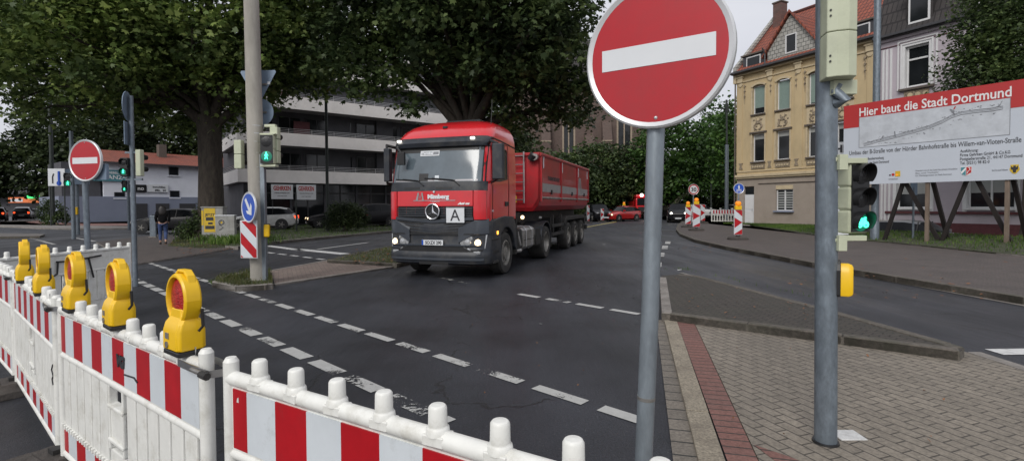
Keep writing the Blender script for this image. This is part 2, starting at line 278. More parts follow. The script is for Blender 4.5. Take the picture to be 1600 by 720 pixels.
M['green_post'] = mat('lamp_post_green', (.025, .032, .03), .6, var=.2)
M['poster_yellow'] = mat('poster_yellow', (.62, .42, .03), .7, var=.12, scale=8)
M['box_grey'] = mat('cabinet_grey', (.33, .33, .31), .7, var=.12, scale=5, grime_or_reflection=(.18, .17, .16), gscale=3, gpos=.56)
M['car_black'] = mat('car_black', (.007, .007, .009), .3, spec=.3)
M['car_white'] = mat('car_white', (.58, .58, .57), .3, coat=.7)
M['car_red'] = mat('car_red', (.42, .012, .012), .3, coat=.7)
M['car_silver'] = mat('car_silver', (.26, .27, .29), .3, .5, coat=.7)
M['car_grey'] = mat('car_grey', (.06, .06, .065), .3, .3, coat=.7)
M['litter'] = mat('litter_white', (.6, .6, .58), .7)
M['dead_leaf'] = mat('dead_leaf', (.2, .09, .04), .8, var=.4, scale=30)

# ------------------------------------------------------------------ mesh builder
class MB:
    def __init__(s): s.v = []; s.f = []; s.m = []; s.mats = []; s.X = Matrix.Identity(4)
    def mi(s, k):
        if k not in s.mats: s.mats.append(k)
        return s.mats.index(k)
    def add(s, vs, fs, k):
        o = len(s.v); i = s.mi(k); s.v += [s.X @ Vector(p) for p in vs]
        for f in fs: s.f.append(tuple(o + a for a in f)); s.m.append(i)
        return s
    def box(s, x0, x1, y0, y1, z0, z1, k, R=None):
        vs = [(x, y, z) for x in (x0, x1) for y in (y0, y1) for z in (z0, z1)]
        if R is not None:
            c = Vector(((x0 + x1) / 2, (y0 + y1) / 2, (z0 + z1) / 2)); vs = [c + R @ (Vector(p) - c) for p in vs]
        return s.add(vs, [(0, 1, 3, 2), (4, 6, 7, 5), (0, 4, 5, 1), (2, 3, 7, 6), (0, 2, 6, 4), (1, 5, 7, 3)], k)
    def tube(s, pts, r, k, n=10, cap=True, flat=None):
        pts = [Vector(p) for p in pts]; rs = r if isinstance(r, (list, tuple)) else [r] * len(pts); vs = []; ref = None
        for i, p in enumerate(pts):
            d = (pts[min(i + 1, len(pts) - 1)] - pts[max(i - 1, 0)]).normalized()
            if ref is None: ref = Vector((1, 0, 0)) if abs(d.x) < .8 else Vector((0, 1, 0))
            a = (ref - d * ref.dot(d)).normalized(); b = d.cross(a); ref = a
            for j in range(n):
                t = 2 * math.pi * (j + .5) / n; vs.append(p + (a * math.cos(t) + b * math.sin(t)) * rs[i])
        fs = [(i * n + j, i * n + (j + 1) % n, (i + 1) * n + (j + 1) % n, (i + 1) * n + j) for i in range(len(pts) - 1) for j in range(n)]
        if cap: fs += [tuple(range(n))[::-1], tuple(range((len(pts) - 1) * n, len(pts) * n))]
        return s.add(vs, fs, k)
    def prism(s, poly, axis, a, b, k):     # poly in the two other axes, extruded along axis from a to b
        n = len(poly)
        def mk(u, v, w): return {'x': (w, u, v), 'y': (u, w, v), 'z': (u, v, w)}[axis]
        vs = [mk(u, v, a) for u, v in poly] + [mk(u, v, b) for u, v in poly]
        fs = [tuple(range(n)), tuple(range(2 * n - 1, n - 1, -1))] + [(i, i + n, (i + 1) % n + n, (i + 1) % n) for i in range(n)]
        return s.add(vs, fs, k)
    def disc(s, c, r, axis, a, b, k, n=40, ry=None):
        ry = ry or r; return s.prism([(c[0] + r * math.cos(2 * math.pi * i / n), c[1] + ry * math.sin(2 * math.pi * i / n)) for i in range(n)], axis, a, b, k)
    def ring(s, c, r0, r1, axis, a, b, k, n=40):
        def mk(u, v, w): return {'x': (w, u, v), 'y': (u, w, v), 'z': (u, v, w)}[axis]
        vs = []
        for r, w in ((r0, a), (r1, a), (r1, b), (r0, b)):
            vs += [mk(c[0] + r * math.cos(2 * math.pi * i / n), c[1] + r * math.sin(2 * math.pi * i / n), w) for i in range(n)]
        fs = [(q * n + i, q * n + (i + 1) % n, ((q + 1) % 4) * n + (i + 1) % n, ((q + 1) % 4) * n + i) for q in range(4) for i in range(n)]
        return s.add(vs, fs, k)
    def lathe(s, prof, axis, c, k, n=32):  # prof: (r, h) along axis through c
        def mk(r, h, t):
            u, v = r * math.cos(t), r * math.sin(t)
            return {'x': (c[0] + h, c[1] + u, c[2] + v), 'y': (c[0] + u, c[1] + h, c[2] + v), 'z': (c[0] + u, c[1] + v, c[2] + h)}[axis]
        vs = [mk(r, h, 2 * math.pi * i / n) for r, h in prof for i in range(n)]
        fs = [(j * n + i, j * n + (i + 1) % n, (j + 1) * n + (i + 1) % n, (j + 1) * n + i) for j in range(len(prof) - 1) for i in range(n)]
        return s.add(vs, fs, k)
    def quad(s, a, b, c, d, k): return s.add([a, b, c, d], [(0, 1, 2, 3)], k)
    def loft(s, rings, k, cap=True, closed=True):
        n = len(rings[0]); vs = [p for r in rings for p in r]; m = n if closed else n - 1
        fs = [(i * n + j, i * n + (j + 1) % n, (i + 1) * n + (j + 1) % n, (i + 1) * n + j) for i in range(len(rings) - 1) for j in range(m)]
        if cap: fs += [tuple(range(n))[::-1], tuple(range((len(rings) - 1) * n, len(rings) * n))]
        return s.add(vs, fs, k)
    def text(s, txt, size, x, z, k, y=0.0, align='LEFT', depth=.003, sx=1.0, bold=0.0, shear=0.0, xm=None):
        # lettering lies in the XZ plane, facing -Y
        cu = bpy.data.curves.new('t', 'FONT'); cu.body = txt; cu.size = size; cu.align_x = align; cu.extrude = depth / 2; cu.offset = bold; cu.shear = shear; cu.resolution_u = 3
        ob = bpy.data.objects.new('t', cu); me = ob.to_mesh()
        vs = [(x + p.co.x * sx, y - depth / 2 - p.co.z, z + p.co.y) for p in me.vertices]
        if xm is not None:   # write on another surface
            vs = [xm(Vector(p)) for p in vs]
        fs = [tuple(p.vertices) for p in me.polygons]; ob.to_mesh_clear(); bpy.data.objects.remove(ob); bpy.data.curves.remove(cu)
        return s.add(vs, fs, k)
    def build(s, name, parent=None, loc=None, rz=None, bevel=0, smooth=0, seg=2, rec=True):
        me = bpy.data.meshes.new(name); me.from_pydata([tuple(p) for p in s.v], [], s.f)
        for k in s.mats: me.materials.append(M[k])
        me.polygons.foreach_set('material_index', s.m); me.update()
        if rec:
            bm = bmesh.new(); bm.from_mesh(me); bmesh.ops.recalc_face_normals(bm, faces=bm.faces); bm.to_mesh(me); bm.free()
        o = bpy.data.objects.new(name, me); COL.objects.link(o)
        if parent is not None: o.parent = parent
        if loc is not None: o.location = loc
        if rz is not None: o.rotation_euler = (0, 0, rz)
        if smooth: me.shade_smooth(); me.set_sharp_from_angle(angle=rad(smooth))
        if bevel:
            b = o.modifiers.new('b', 'BEVEL'); b.width = bevel; b.segments = seg; b.limit_method = 'ANGLE'; b.angle_limit = rad(40); b.harden_normals = bool(smooth)
        return o

def tag(o, label=None, cat=None, group=None, kind=None):
    if label: o['label'] = label
    if cat: o['category'] = cat
    if group: o['group'] = group
    if kind: o['kind'] = kind
    return o
def thing(name, label, cat, loc=(0, 0, 0), rz=0, group=None, rx=0, ry=0):
    o = bpy.data.objects.new(name, None); COL.objects.link(o); o.location = loc; o.rotation_euler = (rx, ry, rz); o.empty_display_size = .1
    return tag(o, label, cat, group)
def sub(name, parent, loc=(0, 0, 0), rz=0):
    o = bpy.data.objects.new(name, None); COL.objects.link(o); o.parent = parent; o.location = loc; o.rotation_euler = (0, 0, rz); o.empty_display_size = .05; return o
def dup(root, loc, rz=0, label=None, rx=0, ry=0):
    def cp(o, par):
        c = o.copy(); COL.objects.link(c); c.parent = par
        for ch in kids.get(o.name, []): cp(ch, c)
        return c
    kids = {}
    for o in bpy.data.objects:
        if o.parent is not None: kids.setdefault(o.parent.name, []).append(o)
    r = cp(root, None); r.location = loc; r.rotation_euler = (rx, ry, rz)
    if label: r['label'] = label
    return r
def sheet(name, pts, k, z=None, kind='structure', tri=True):
    b = MB(); vs = [Vector((p[0], p[1], z if z is not None else (p[2] if len(p) > 2 else 0))) for p in pts]
    b.add(vs, [tuple(range(len(vs)))], k); o = b.build(name)
    for p in o.data.polygons:
        if p.normal.z < 0: p.flip()
    tag(o, kind=kind); return o
def slab(name, pts, k, z, side=None, zb=-.05, kind='structure'):
    b = MB(); n = len(pts); top = [(p[0], p[1], z) for p in pts]; bot = [(p[0], p[1], zb) for p in pts]
    b.add(top, [tuple(range(n))], k); b.add(top + bot, [(i, (i + 1) % n, (i + 1) % n + n, i + n) for i in range(n)], side or k)
    o = b.build(name); tag(o, kind=kind); return o
def kerb_run(name, pts, wd, z, k, seg=1.0, gap=.008, zb=-.05, left=True, bevel=.012):
    """a run of kerb stones along a polyline; the stones lie to the left (or right) of it"""
    b = MB(); pts = [Vector((p[0], p[1], 0)) for p in pts]
    for a, c in zip(pts[:-1], pts[1:]):
        d = c - a; Ln = d.length; d.normalize(); nrm = Vector((-d.y, d.x, 0)) * (1 if left else -1)
        cnt = max(1, round(Ln / seg)); st = Ln / cnt
        for i in range(cnt):
            p0 = a + d * (i * st + gap / 2); p1 = a + d * ((i + 1) * st - gap / 2); dz = random.uniform(-.003, .003)
            q = [p0, p1, p1 + nrm * wd, p0 + nrm * wd]
            b.add([(p.x, p.y, z + dz) for p in q] + [(p.x, p.y, zb) for p in q], [(0, 1, 2, 3), (0, 4, 5, 1), (1, 5, 6, 2), (2, 6, 7, 3), (3, 7, 4, 0)], k)
    o = b.build(name, bevel=bevel); tag(o, kind='structure'); return o
# ================================================================== GROUND
sheet('ground', [(-400, -200), (400, -200), (400, 600), (-400, 600)], 'earth', z=-1.3)
# asphalt as one sheet
_k = [G(1600, 464), G(1270, 410), G(1135, 385), G(1085, 374), G(1066, 365), G(1066, 345)]
sheet('road', [(-120, -15), (30, -15), (_k[0].x + 9, _k[0].y - 9)] + [(p.x + .5, p.y + .3) for p in _k] + [(16, 62), (60, 140), (-120, 140)], 'asphalt', z=0)
sheet('field', [(-400, -200), (-100, -200), (-100, 600), (-400, 600)], 'earth', z=-.02); sheet('field', [(-100, 130), (400, 130), (400, 600), (-100, 600)], 'earth', z=-.03)

def dashes(name, a, c, on, off, wd, k='paint', z=.006, phase=0.0, skip=()):
    b = MB(); a = Vector((a.x, a.y, 0)); c = Vector((c.x, c.y, 0)); d = c - a; Ln = d.length; d.normalize(); nrm = Vector((-d.y, d.x, 0)) * wd / 2
    t = phase; i = 0
    while t < Ln:
        e = min(t + on, Ln)
        if i not in skip:
            j = [random.uniform(-.012, .012) for _ in range(4)]
            p = a + d * (t + j[0]); q = a + d * (e + j[1]); w2 = 1 + j[2] * 4
            b.add([(v.x, v.y, z) for v in (p - nrm * w2, q - nrm * w2, q + nrm * w2, p + nrm * w2)], [(0, 1, 2, 3)], k)
        t += on + off; i += 1
    o = b.build(name)
    for p_ in o.data.polygons:
        if p_.normal.z < 0: p_.flip()
    tag(o, kind='structure'); return o
dashes('crossing_marking', G(215, 405), G(1000, 657), .54, .17, .125, phase=.12)
dashes('crossing_marking', G(205, 434), G(700, 660), .54, .17, .15, phase=.05)
dashes('crossing_marking', G(811, 459.5), G(999, 491), .50, .17, .13)
dashes('crossing_marking', G(614, 420), G(735, 443), .45, .3, .11, 'paint_faint')
def stroke(name, a, c, wd, k='paint', z=.006): return dashes(name, a, c, 1e6, 1, wd, k, z)
stroke('stop_line', G(464, 389.5), G(540, 397), .42, 'paint_solid'); stroke('stop_line', G(418, 384), G(470, 391), .3, 'paint_solid')
stroke('lane_marking', G(496, 389.5), G(575, 379), .12, 'paint_solid')
dashes('crossing_marking', G(418, 394.5), G(506, 405.5), .5, .35, .13, 'paint_solid')
for a, c in (((1041, 377), (1047, 381)), ((1034, 384), (1045, 389)), ((1026, 395), (1040, 401)), ((1021, 410), (1034, 417))):
    p, q = G((a[0] + c[0]) / 2, a[1]), G((a[0] + c[0]) / 2 - 1, c[1]); stroke('lane_marking', p, q, .22, 'paint')
stroke('lane_marking', G(1553, 550), G(1640, 549), .22, 'paint_solid')
stroke('lane_marking', G(222, 360), G(262, 366), .15, 'paint_solid'); stroke('lane_marking', G(270, 361), G(320, 357), .2, 'paint_solid')
stroke('lane_marking', G(112, 371), G(148, 377), .15, 'paint_solid'); stroke('lane_marking', G(110, 351), G(215, 359), .25, 'paint'); stroke('lane_marking', G(0, 345), G(25, 356), .3, 'paint')
stroke('lane_marking', G(48, 372), G(85, 382), .15, 'paint')
stroke('site_marking', G(905, 357), G(992, 341), .2, 'paint_yellow')

# --- near right: flush tile area with gutter, granite kerb, red strip
def ln(px0, px1, z):     # strip edge as a straight line continued past the frame
    a, c = G(*px0, z), G(*px1, z); d = (c - a).normalized(); return a - d * .0, c + d * 4.5
zg, zt = .012, .035
g0 = ln((1025, 499), (1052, 720), zg); k0 = ln((1038, 500), (1090, 713), zt); k1 = ln((1057, 500), (1137, 720), zt); r1 = ln((1083, 501), (1185, 720), zt)
q0 = ln((1037, 500), (1089, 713), zg)
sheet('gutter_paving', [g0[0], q0[0], q0[1], g0[1]], 'gutter', z=zg)
KA = Vector((k0[0].x, k0[0].y, 0)); KB = Vector((k0[1].x, k0[1].y, 0))
kerb_run('kerb_flush', [(KA.x + (KB.x-KA.x)*.0, KA.y), (KB.x, KB.y)], .165, zt + .004, 'granite', 1.0, .008, left=True, bevel=.006)
sheet('edge_paving', [(k1[0].x + .0, k1[0].y), (r1[0].x, r1[0].y), (r1[1].x, r1[1].y), (k1[1].x, k1[1].y)], 'paver_red', z=zt)
tip = G(1508, 549, zt); far = G(1600, 579, zt)
tiles = [(r1[0].x + .008, r1[0].y), (tip.x, tip.y), (far.x, far.y), (far.x + .6, 3.2), (far.x + 1.2, -2.5), (r1[1].x, -2.5), (r1[1].x + .008, r1[1].y)]
slab('pavement', tiles, 'paver', zt - .001, 'granite', zb=-.02)
kerb_run('kerb_flush', [(tip.x + .02, tip.y), (far.x + .02, far.y), (far.x + .62, 3.2), (far.x + 1.2, -2.5)], .14, zt + .003, 'kerb', 1.0, left=True, bevel=.006)
c0, c1 = G(1178, 694, zt + .003), G(1232, 712, zt + .003)
sheet('edge_paving', [c0, c1, (c1.x + .35, c1.y - .5), (c1.x + .05, c1.y - .6), (c0.x + .03, c0.y - .2)], 'paver_red', z=zt + .003)
# the base plate slot beside the mast
b = MB(); m0 = G(1312, 682, zt); b.box(m0.x - .02, m0.x + .16, m0.y - .05, m0.y + .1, zt - .02, zt + .006, 'paint_solid'); tag(b.build('utility_cover', bevel=.004), kind='structure')

# --- raised wedge island with kerb
zi = .135
wp = [G(1030, 433, zi), G(1036, 429.5, zi), G(1062, 427.5, zi), G(1090, 430, zi), G(1290, 481, zi), G(1488, 536, zi), G(1507, 542, zi), G(1500, 548, zi), G(1045, 489.5, zi), G(1034, 488, zi)]
b = MB(); n = len(wp)
for f in (1,):
    b.add([(p.x, p.y, zi - .012) for p in wp], [tuple(range(n))], 'paver_dark')
    b.add([(p.x, p.y, zi - .012) for p in wp] + [(p.x, p.y, -.05) for p in wp], [(i, (i + 1) % n, (i + 1) % n + n, i + n) for i in range(n)], 'kerb_dark')
tag(b.build('traffic_island'), kind='structure')
kerb_run('island_kerb', [G(1030, 433), G(1030, 433)] and [(wp[9].x, wp[9].y), (wp[0].x, wp[0].y)], .14, zi + .002, 'kerb', .75, left=False)
kerb_run('island_kerb', [(wp[8].x, wp[8].y), (wp[7].x, wp[7].y)], .13, zi + .004, 'kerb_dark', 1.0, left=True)
kerb_run('island_kerb', [(wp[6].x, wp[6].y), (wp[5].x, wp[5].y), (wp[4].x, wp[4].y), (wp[3].x, wp[3].y), (wp[2].x, wp[2].y)], .13, zi, 'kerb_dark', 1.0, left=True)
stroke('gutter_line', G(1064, 426.5), G(1300, 486), .09, 'kerb', .008)

# --- far right pavement with kerb, grass bank behind
zp = .13
kp = [G(1085, 336, zp), G(1066, 345, zp), G(1058, 352, zp), G(1056, 358, zp), G(1062, 365, zp), G(1085, 374, zp), G(1135, 385, zp), G(1180, 393, zp), G(1270, 410, zp), G(1400, 432, zp), G(1600, 464, zp), G(2100, 540, zp)]
gb = [Vector((16.35, 35.0, 0)), G(1210, 358, zp), G(1300, 372, zp), G(1385, 379, zp), G(1600, 401, zp), G(2000, 440, zp)]
far_r = [(48, 6, 0), (48, 60, 0), (20, 66, 0)]
slab('pavement', [(p.x, p.y) for p in kp] + [(p.x + .45, p.y + .3) for p in gb[::-1]] + [(16.2, 36.2), (24, 41), (30, 62), (16, 62)], 'paver_brown', zp - .004, 'kerb_dark')
kerb_run('kerb', [(p.x, p.y) for p in kp][::-1], .14, zp + .003, 'kerb_dark', 1.0, left=False)
stroke('gutter_line', G(1180, 398.5), G(1270, 417), .12, 'kerb', .008); stroke('gutter_line', G(1270, 417), G(1640, 485), .12, 'kerb', .008)
# grass bank
zb1, zb2 = .17, .5
HO = Vector((16.1, 36.0, 0)); HU = Vector((4.2, -7.8, 0)).normalized(); HN = Vector((HU.y, -HU.x, 0))   # facade origin, along, outward
if HN.dot(-HO) < 0: HN = -HN
bank_b = [HO + HU * t + HN * .0 for t in (-1.2, 3, 8.9, 14, 22)]
bv = [(p.x, p.y, zb1) for p in gb]; 
b = MB(); N1 = 24
def lerp_poly(pts, t):
    pts = [Vector(p) for p in pts]; Ls = [0]
    for a, c in zip(pts[:-1], pts[1:]): Ls.append(Ls[-1] + (c - a).length)
    q = t * Ls[-1]
    for i in range(len(pts) - 1):
        if q <= Ls[i + 1] or i == len(pts) - 2:
            return pts[i].lerp(pts[i + 1], (q - Ls[i]) / max(1e-6, Ls[i + 1] - Ls[i]))
def bankpt(s, r):
    a = lerp_poly(bv, s); c = lerp_poly([(p.x, p.y, 0) for p in bank_b], s); p = a.lerp(c, r); p.z = zb1 + (.03 + .3 * s) * (1 - (1 - min(1, r * 1.6)) ** 2) - min(1, max(0, (s - .3) / .15)) * 1.1 * min(1, max(0, (r - .42) / .3)) ** 1.5; return p
grid = [[bankpt(i / N1, j / 12) for j in range(13)] for i in range(N1 + 1)]
b.add([p for row in grid for p in row], [(i * 13 + j, (i + 1) * 13 + j, (i + 1) * 13 + j + 1, i * 13 + j + 1) for i in range(N1) for j in range(12)], 'soil')
b.add([p for p in [r[0] for r in grid]] + [Vector((r[0].x, r[0].y, -.05)) for r in grid], [(i, i + 1, N1 + 2 + i, N1 + 1 + i) for i in range(N1)], 'soil')
tag(b.build('grass_bank', smooth=60), kind='structure')
kerb_run('edging_kerb', [(p.x, p.y) for p in gb[1:]], .06, zp + .035, 'kerb', 1.0, left=True, bevel=.006)

# --- left island by the concrete mast: kerbed tip, paved refuge, grassy median
zl = .11
tip_p = [G(331, 440, zl), G(347, 430.5, zl), G(380, 424.5, zl), G(421, 421, zl), G(427, 443, zl), G(414, 444.5, zl), G(368, 447, zl)]
slab('traffic_island', [(p.x, p.y) for p in tip_p], 'soil', zl - .01, 'kerb_dark')
kerb_run('island_kerb', [(p.x, p.y) for p in (tip_p[4], tip_p[5], tip_p[6], tip_p[0], tip_p[1], tip_p[2])], .13, zl + .005, 'kerb', .8, left=False)
zr = .03
ref = [G(421, 422.5, zr), G(511, 406.5, zr), G(610, 412, zr), G(618, 416, zr), G(430, 444.5, zr)]
slab('refuge_paving', [(p.x, p.y) for p in ref], 'paver_island', zr, 'kerb')
kerb_run('kerb_flush', [(ref[4].x, ref[4].y), (ref[3].x, ref[3].y)], .12, zr + .01, 'kerb', 1.0, left=True, bevel=.006)
kerb_run('kerb_flush', [(ref[0].x, ref[0].y), (ref[1].x, ref[1].y)], .12, zr + .01, 'kerb', 1.0, left=False, bevel=.006)
med = [G(511, 406, zl), G(545, 398, zl), G(588, 388.5, zl), G(680, 372, zl), G(860, 349, zl), G(905, 350, zl), G(760, 382, zl), G(620, 412, zl)]
slab('median', [(p.x, p.y) for p in med], 'soil', zl - .01, 'kerb_dark')
kerb_run('island_kerb', [(p.x, p.y) for p in (med[0], med[7], med[6], med[5])], .13, zl + .005, 'kerb_dark', 1.0, left=True)
kerb_run('island_kerb', [(p.x, p.y) for p in med[:5]], .13, zl + .004, 'kerb_dark', 1.0, left=False)

# --- grass strip across the left road
zs = .12
gs = [G(352, 384, zs), G(372, 385, zs), G(420, 378, zs), G(530, 368, zs), G(615, 360.5, zs), G(760, 348, zs), G(930, 336, zs), G(930, 332, zs), G(620, 344, zs), G(345, 356, zs)]
slab('lawn_strip', [(p.x, p.y) for p in gs], 'soil', zs, 'kerb')
kerb_run('kerb', [(p.x, p.y) for p in gs[1:7]], .12, zs + .012, 'kerb', 1.0, left=True)
# --- trodden path corner under the plane tree, pavement on the far side
pc = [G(212, 412, .05), G(300, 398, .05), G(372, 386, .05), G(352, 382, .05), G(345, 372, .05), G(250, 366, .05), G(150, 378, .05)]
slab('footpath', [(p.x, p.y) for p in pc], 'paver_brown', .05, 'kerb')
soil = [G(262, 384, .06), G(318, 388, .06), G(352, 386, .06), G(375, 384, .06), G(350, 366, .06), G(285, 362, .06)]
slab('tree_bed', [(p.x, p.y) for p in soil], 'soil', .06)
fp = [G(-60, 352, .1), G(25, 354, .1), G(60, 356, .1), G(120, 357, .1), G(225, 356, .1), G(330, 350, .1), G(420, 346, .1), G(420, 338, .1), G(310, 341.5, .1), G(95, 341.5, .1), G(65, 341, .1), G(40, 343, .1)]
slab('pavement', [(p.x, p.y) for p in fp], 'paving_pale', .1, 'kerb')
rs = [G(40, 347, .105), G(70, 350, .105), G(130, 352.5, .105), G(225, 352.5, .105), G(330, 347.5, .105), G(330, 345.5, .105), G(225, 349, .105), G(130, 349, .105), G(80, 346, .105), G(60, 344.5, .105)]
sheet('cycle_path', rs, 'paver_red_road', z=.105)
li = [G(-80, 371, .12), G(62, 368.5, .12), G(70, 366, .12), G(60, 364.5, .12), G(-80, 364, .12)]
slab('median', [(p.x, p.y) for p in li], 'paving_pale', .12, 'kerb_dark')
# forecourt of the flats
fc = [G(345, 355, .1), G(620, 343.5, .1), G(930, 331, .1), (0, 75), (-40, 75), (-60, 50)]
slab('forecourt', [(p[0], p[1]) for p in fc], 'asphalt_worn', .1, 'kerb')
# excavated strips in the far roadway
for (a, c, wd) in ((G(1030, 361.5), G(1058, 361.5), .5), (G(1035, 350), G(1075, 349.5), .5)):
    stroke('trench_edge', a, c, wd, 'earth', .006)
# small bright bits and fallen leaves on the ground
b = MB(); rr = random.Random(4)
for px, py, z in [(390, 436, .13), (1100, 461, zi), (1134, 474, zi), (1176, 468, zi), (845, 507, .004), (990, 465, .004), (944, 382, .004), (1062, 422, .004), (1450, 545, zt), (560, 520, .004), (668, 352, .12), (588, 392, .11), (1247, 397, .02)]:
    p = G(px, py, z); s = .03 if p.y < 9 else .07; a = rr.random() * 3
    b.add([(p.x + s * math.cos(a + t), p.y + s * math.sin(a + t) * .6, z + .012 + .01 * math.sin(3 * t)) for t in (0, 1.4, 2.9, 4.4)], [(0, 1, 2, 3)], 'litter')
tag(b.build('litter'), kind='stuff')
b = MB()
def scat(px0, px1, py0, py1, z, n, s0, k='dead_leaf'):
    for _ in range(n):
        p = G(rr.uniform(px0, px1), rr.uniform(py0, py1), z); s = s0 * rr.uniform(.6, 1.3); a = rr.random() * 6
        b.add([(p.x + s * math.cos(a + t) * q, p.y + s * math.sin(a + t) * q, z + .008 + rr.uniform(0, .02)) for t, q in ((0, 1), (1.1, .6), (2.4, 1), (3.3, .7), (4.6, .9))], [(0, 1, 2, 3, 4)], k)
scat(1100, 1150, 501, 506, zt, 6, .03); scat(1040, 1500, 505, 700, zt, 14, .012); scat(620, 1000, 450, 700, .004, 16, .012); scat(545, 615, 390, 412, zl, 60, .05)
scat(1060, 1160, 384, 396, .004, 25, .05); scat(1180, 1600, 392, 470, zp, 40, .04); scat(250, 372, 366, 398, .06, 90, .06); scat(1050, 1400, 432, 500, zi, 50, .02)
tag(b.build('fallen_leaves'), kind='stuff')

# --- grass blades
def blades(name, areas, h, wd, k, kind='stuff', seed=1, weeds=False):
    R = np.random.default_rng(seed); V = []; F = []
    for fn, n in areas:
        for _ in range(n):
            p = fn(R)
            if p is None: continue
            a = R.uniform(0, 6.28); hh = h * R.uniform(.4, 1.25); l = R.uniform(.1, .6) * hh; c, s = math.cos(a), math.sin(a); ww = wd * R.uniform(.7, 1.3)
            o = len(V); V += [(p[0] - s * ww, p[1] + c * ww, p[2] - .01), (p[0] + s * ww, p[1] - c * ww, p[2] - .01), (p[0] + c * l * .4 + s * ww * .6, p[1] + s * l * .4 - c * ww * .6, p[2] + hh * .6), (p[0] + c * l, p[1] + s * l, p[2] + hh)]
            F += [(o, o + 1, o + 2), (o, o + 2, o + 3)]
    me = bpy.data.meshes.new(name); me.from_pydata(V, [], F); me.materials.append(M[k]); o = bpy.data.objects.new(name, me); COL.objects.link(o); tag(o, kind=kind); return o
def inpoly(poly, z):
    xs = [p[0] for p in poly]; ys = [p[1] for p in poly]; n = len(poly)
    def fn(R):
        for _ in range(30):
            x, y = R.uniform(min(xs), max(xs)), R.uniform(min(ys), max(ys)); c = False; j = n - 1
            for i in range(n):
                if (ys[i] > y) != (ys[j] > y) and x < (xs[j] - xs[i]) * (y - ys[i]) / (ys[j] - ys[i]) + xs[i]: c = not c
                j = i
            if c and math.sin(x * 2.3 + 1.7 * math.sin(y * 1.9)) * math.sin(y * 2.9) > -.75: return (x, y, z)
    return fn
blades('grass', [(lambda R: tuple(bankpt(R.uniform(0, 1), R.uniform(0, 1) ** .8)), 26000), (inpoly(gs, zs), 22000)], .10, .012, 'grass', seed=3)
blades('grass', [(inpoly(med, zl), 9000), (inpoly(soil, .06), 5000)], .06, .01, 'grass_dry', seed=5)
blades('weeds', [(inpoly(tip_p, zl), 1500)], .10, .005, 'grass_dry', seed=6)
blades('weeds', [(inpoly([G(325, 440), G(332, 446), G(370, 452), G(425, 448), G(428, 444), G(368, 447), G(331, 440)], 0), 500), (inpoly([G(1030, 432), G(1060, 427), G(1300, 483), G(1300, 485), G(1060, 429)], zi), 60)], .07, .005, 'grass', seed=8)
def at(x0, y0, z, sp): return lambda R: (x0 + R.normal(0, sp), y0 + R.normal(0, sp), z)
q = G(345, 374, .06); q2 = G(378, 378, .12)
blades('weeds', [(at(q.x, q.y, .06, .5), 900), (at(q2.x, q2.y, .12, .6), 1200), (at(wp[0].x, wp[0].y, .0, .05), 0)], .3, .02, 'grass', seed=9)
# ================================================================== BUILDINGS
def ang(u): return math.atan2(u.y, u.x)
def wall_holes(b, W, z0, z1, holes, k, depth=.22, x0=0.0, kr=None):
    """front wall in the plane y=0 with real openings; holes: (xa, xb, za, zb)"""
    xs = sorted({x0, W} | {h[0] for h in holes} | {h[1] for h in holes}); zs_ = sorted({z0, z1} | {h[2] for h in holes if z0 < h[2] < z1} | {h[3] for h in holes if z0 < h[3] < z1})
    for a, c in zip(xs[:-1], xs[1:]):
        for e, f in zip(zs_[:-1], zs_[1:]):
            mx_, mz = (a + c) / 2, (e + f) / 2
            if any(h[0] < mx_ < h[1] and h[2] < mz < h[3] for h in holes): continue
            b.add([(a, 0, e), (c, 0, e), (c, 0, f), (a, 0, f)], [(0, 1, 2, 3)], k)
    for xa, xb, za, zb_ in holes:
        if zb_ <= z0 or za >= z1: continue
        b.add([(xa, 0, za), (xb, 0, za), (xb, 0, zb_), (xa, 0, zb_), (xa, depth, za), (xb, depth, za), (xb, depth, zb_), (xa, depth, zb_)], [(0, 4, 5, 1), (1, 5, 6, 2), (2, 6, 7, 3), (3, 7, 4, 0)], kr or k)
def window(par, xa, xb, za, zb_, bars='split', fk='frame_white', y=.14, fw=.065, blind=0.0, bk='blind', name='window', gk='glass', transom=0, sill=None, sd=.14):
    f = MB(); f.box(xa, xa + fw, y, y + .07, za, zb_, fk).box(xb - fw, xb, y, y + .07, za, zb_, fk).box(xa + fw, xb - fw, y, y + .07, za, za + fw, fk).box(xa + fw, xb - fw, y, y + .07, zb_ - fw, zb_, fk)
    if bars == 'split': m = (xa + xb) / 2; f.box(m - fw * .6, m + fw * .6, y - .006, y + .07, za + fw, zb_ - fw, fk)
    if transom: z = za + (zb_ - za) * transom; f.box(xa + fw, xb - fw, y - .008, y + .07, z - fw * .6, z + fw * .6, fk)
    if sill: f.box(xa - .1, xb + .1, -sd, y, za - .09, za, sill)
    o = f.build(name, par, bevel=.006)
    g = MB(); g.add([(xa + .03, y + .05, za + .03), (xb - .03, y + .05, za + .03), (xb - .03, y + .05, zb_ - .03), (xa + .03, y + .05, zb_ - .03)], [(0, 1, 2, 3)], gk); g.build('pane', o)
    if blind:
        g = MB(); g.box(xa + fw, xb - fw, y + .02, y + .045, zb_ - fw - (zb_ - za) * blind, zb_ - fw, bk); g.build('roller_blind', o)
    return o
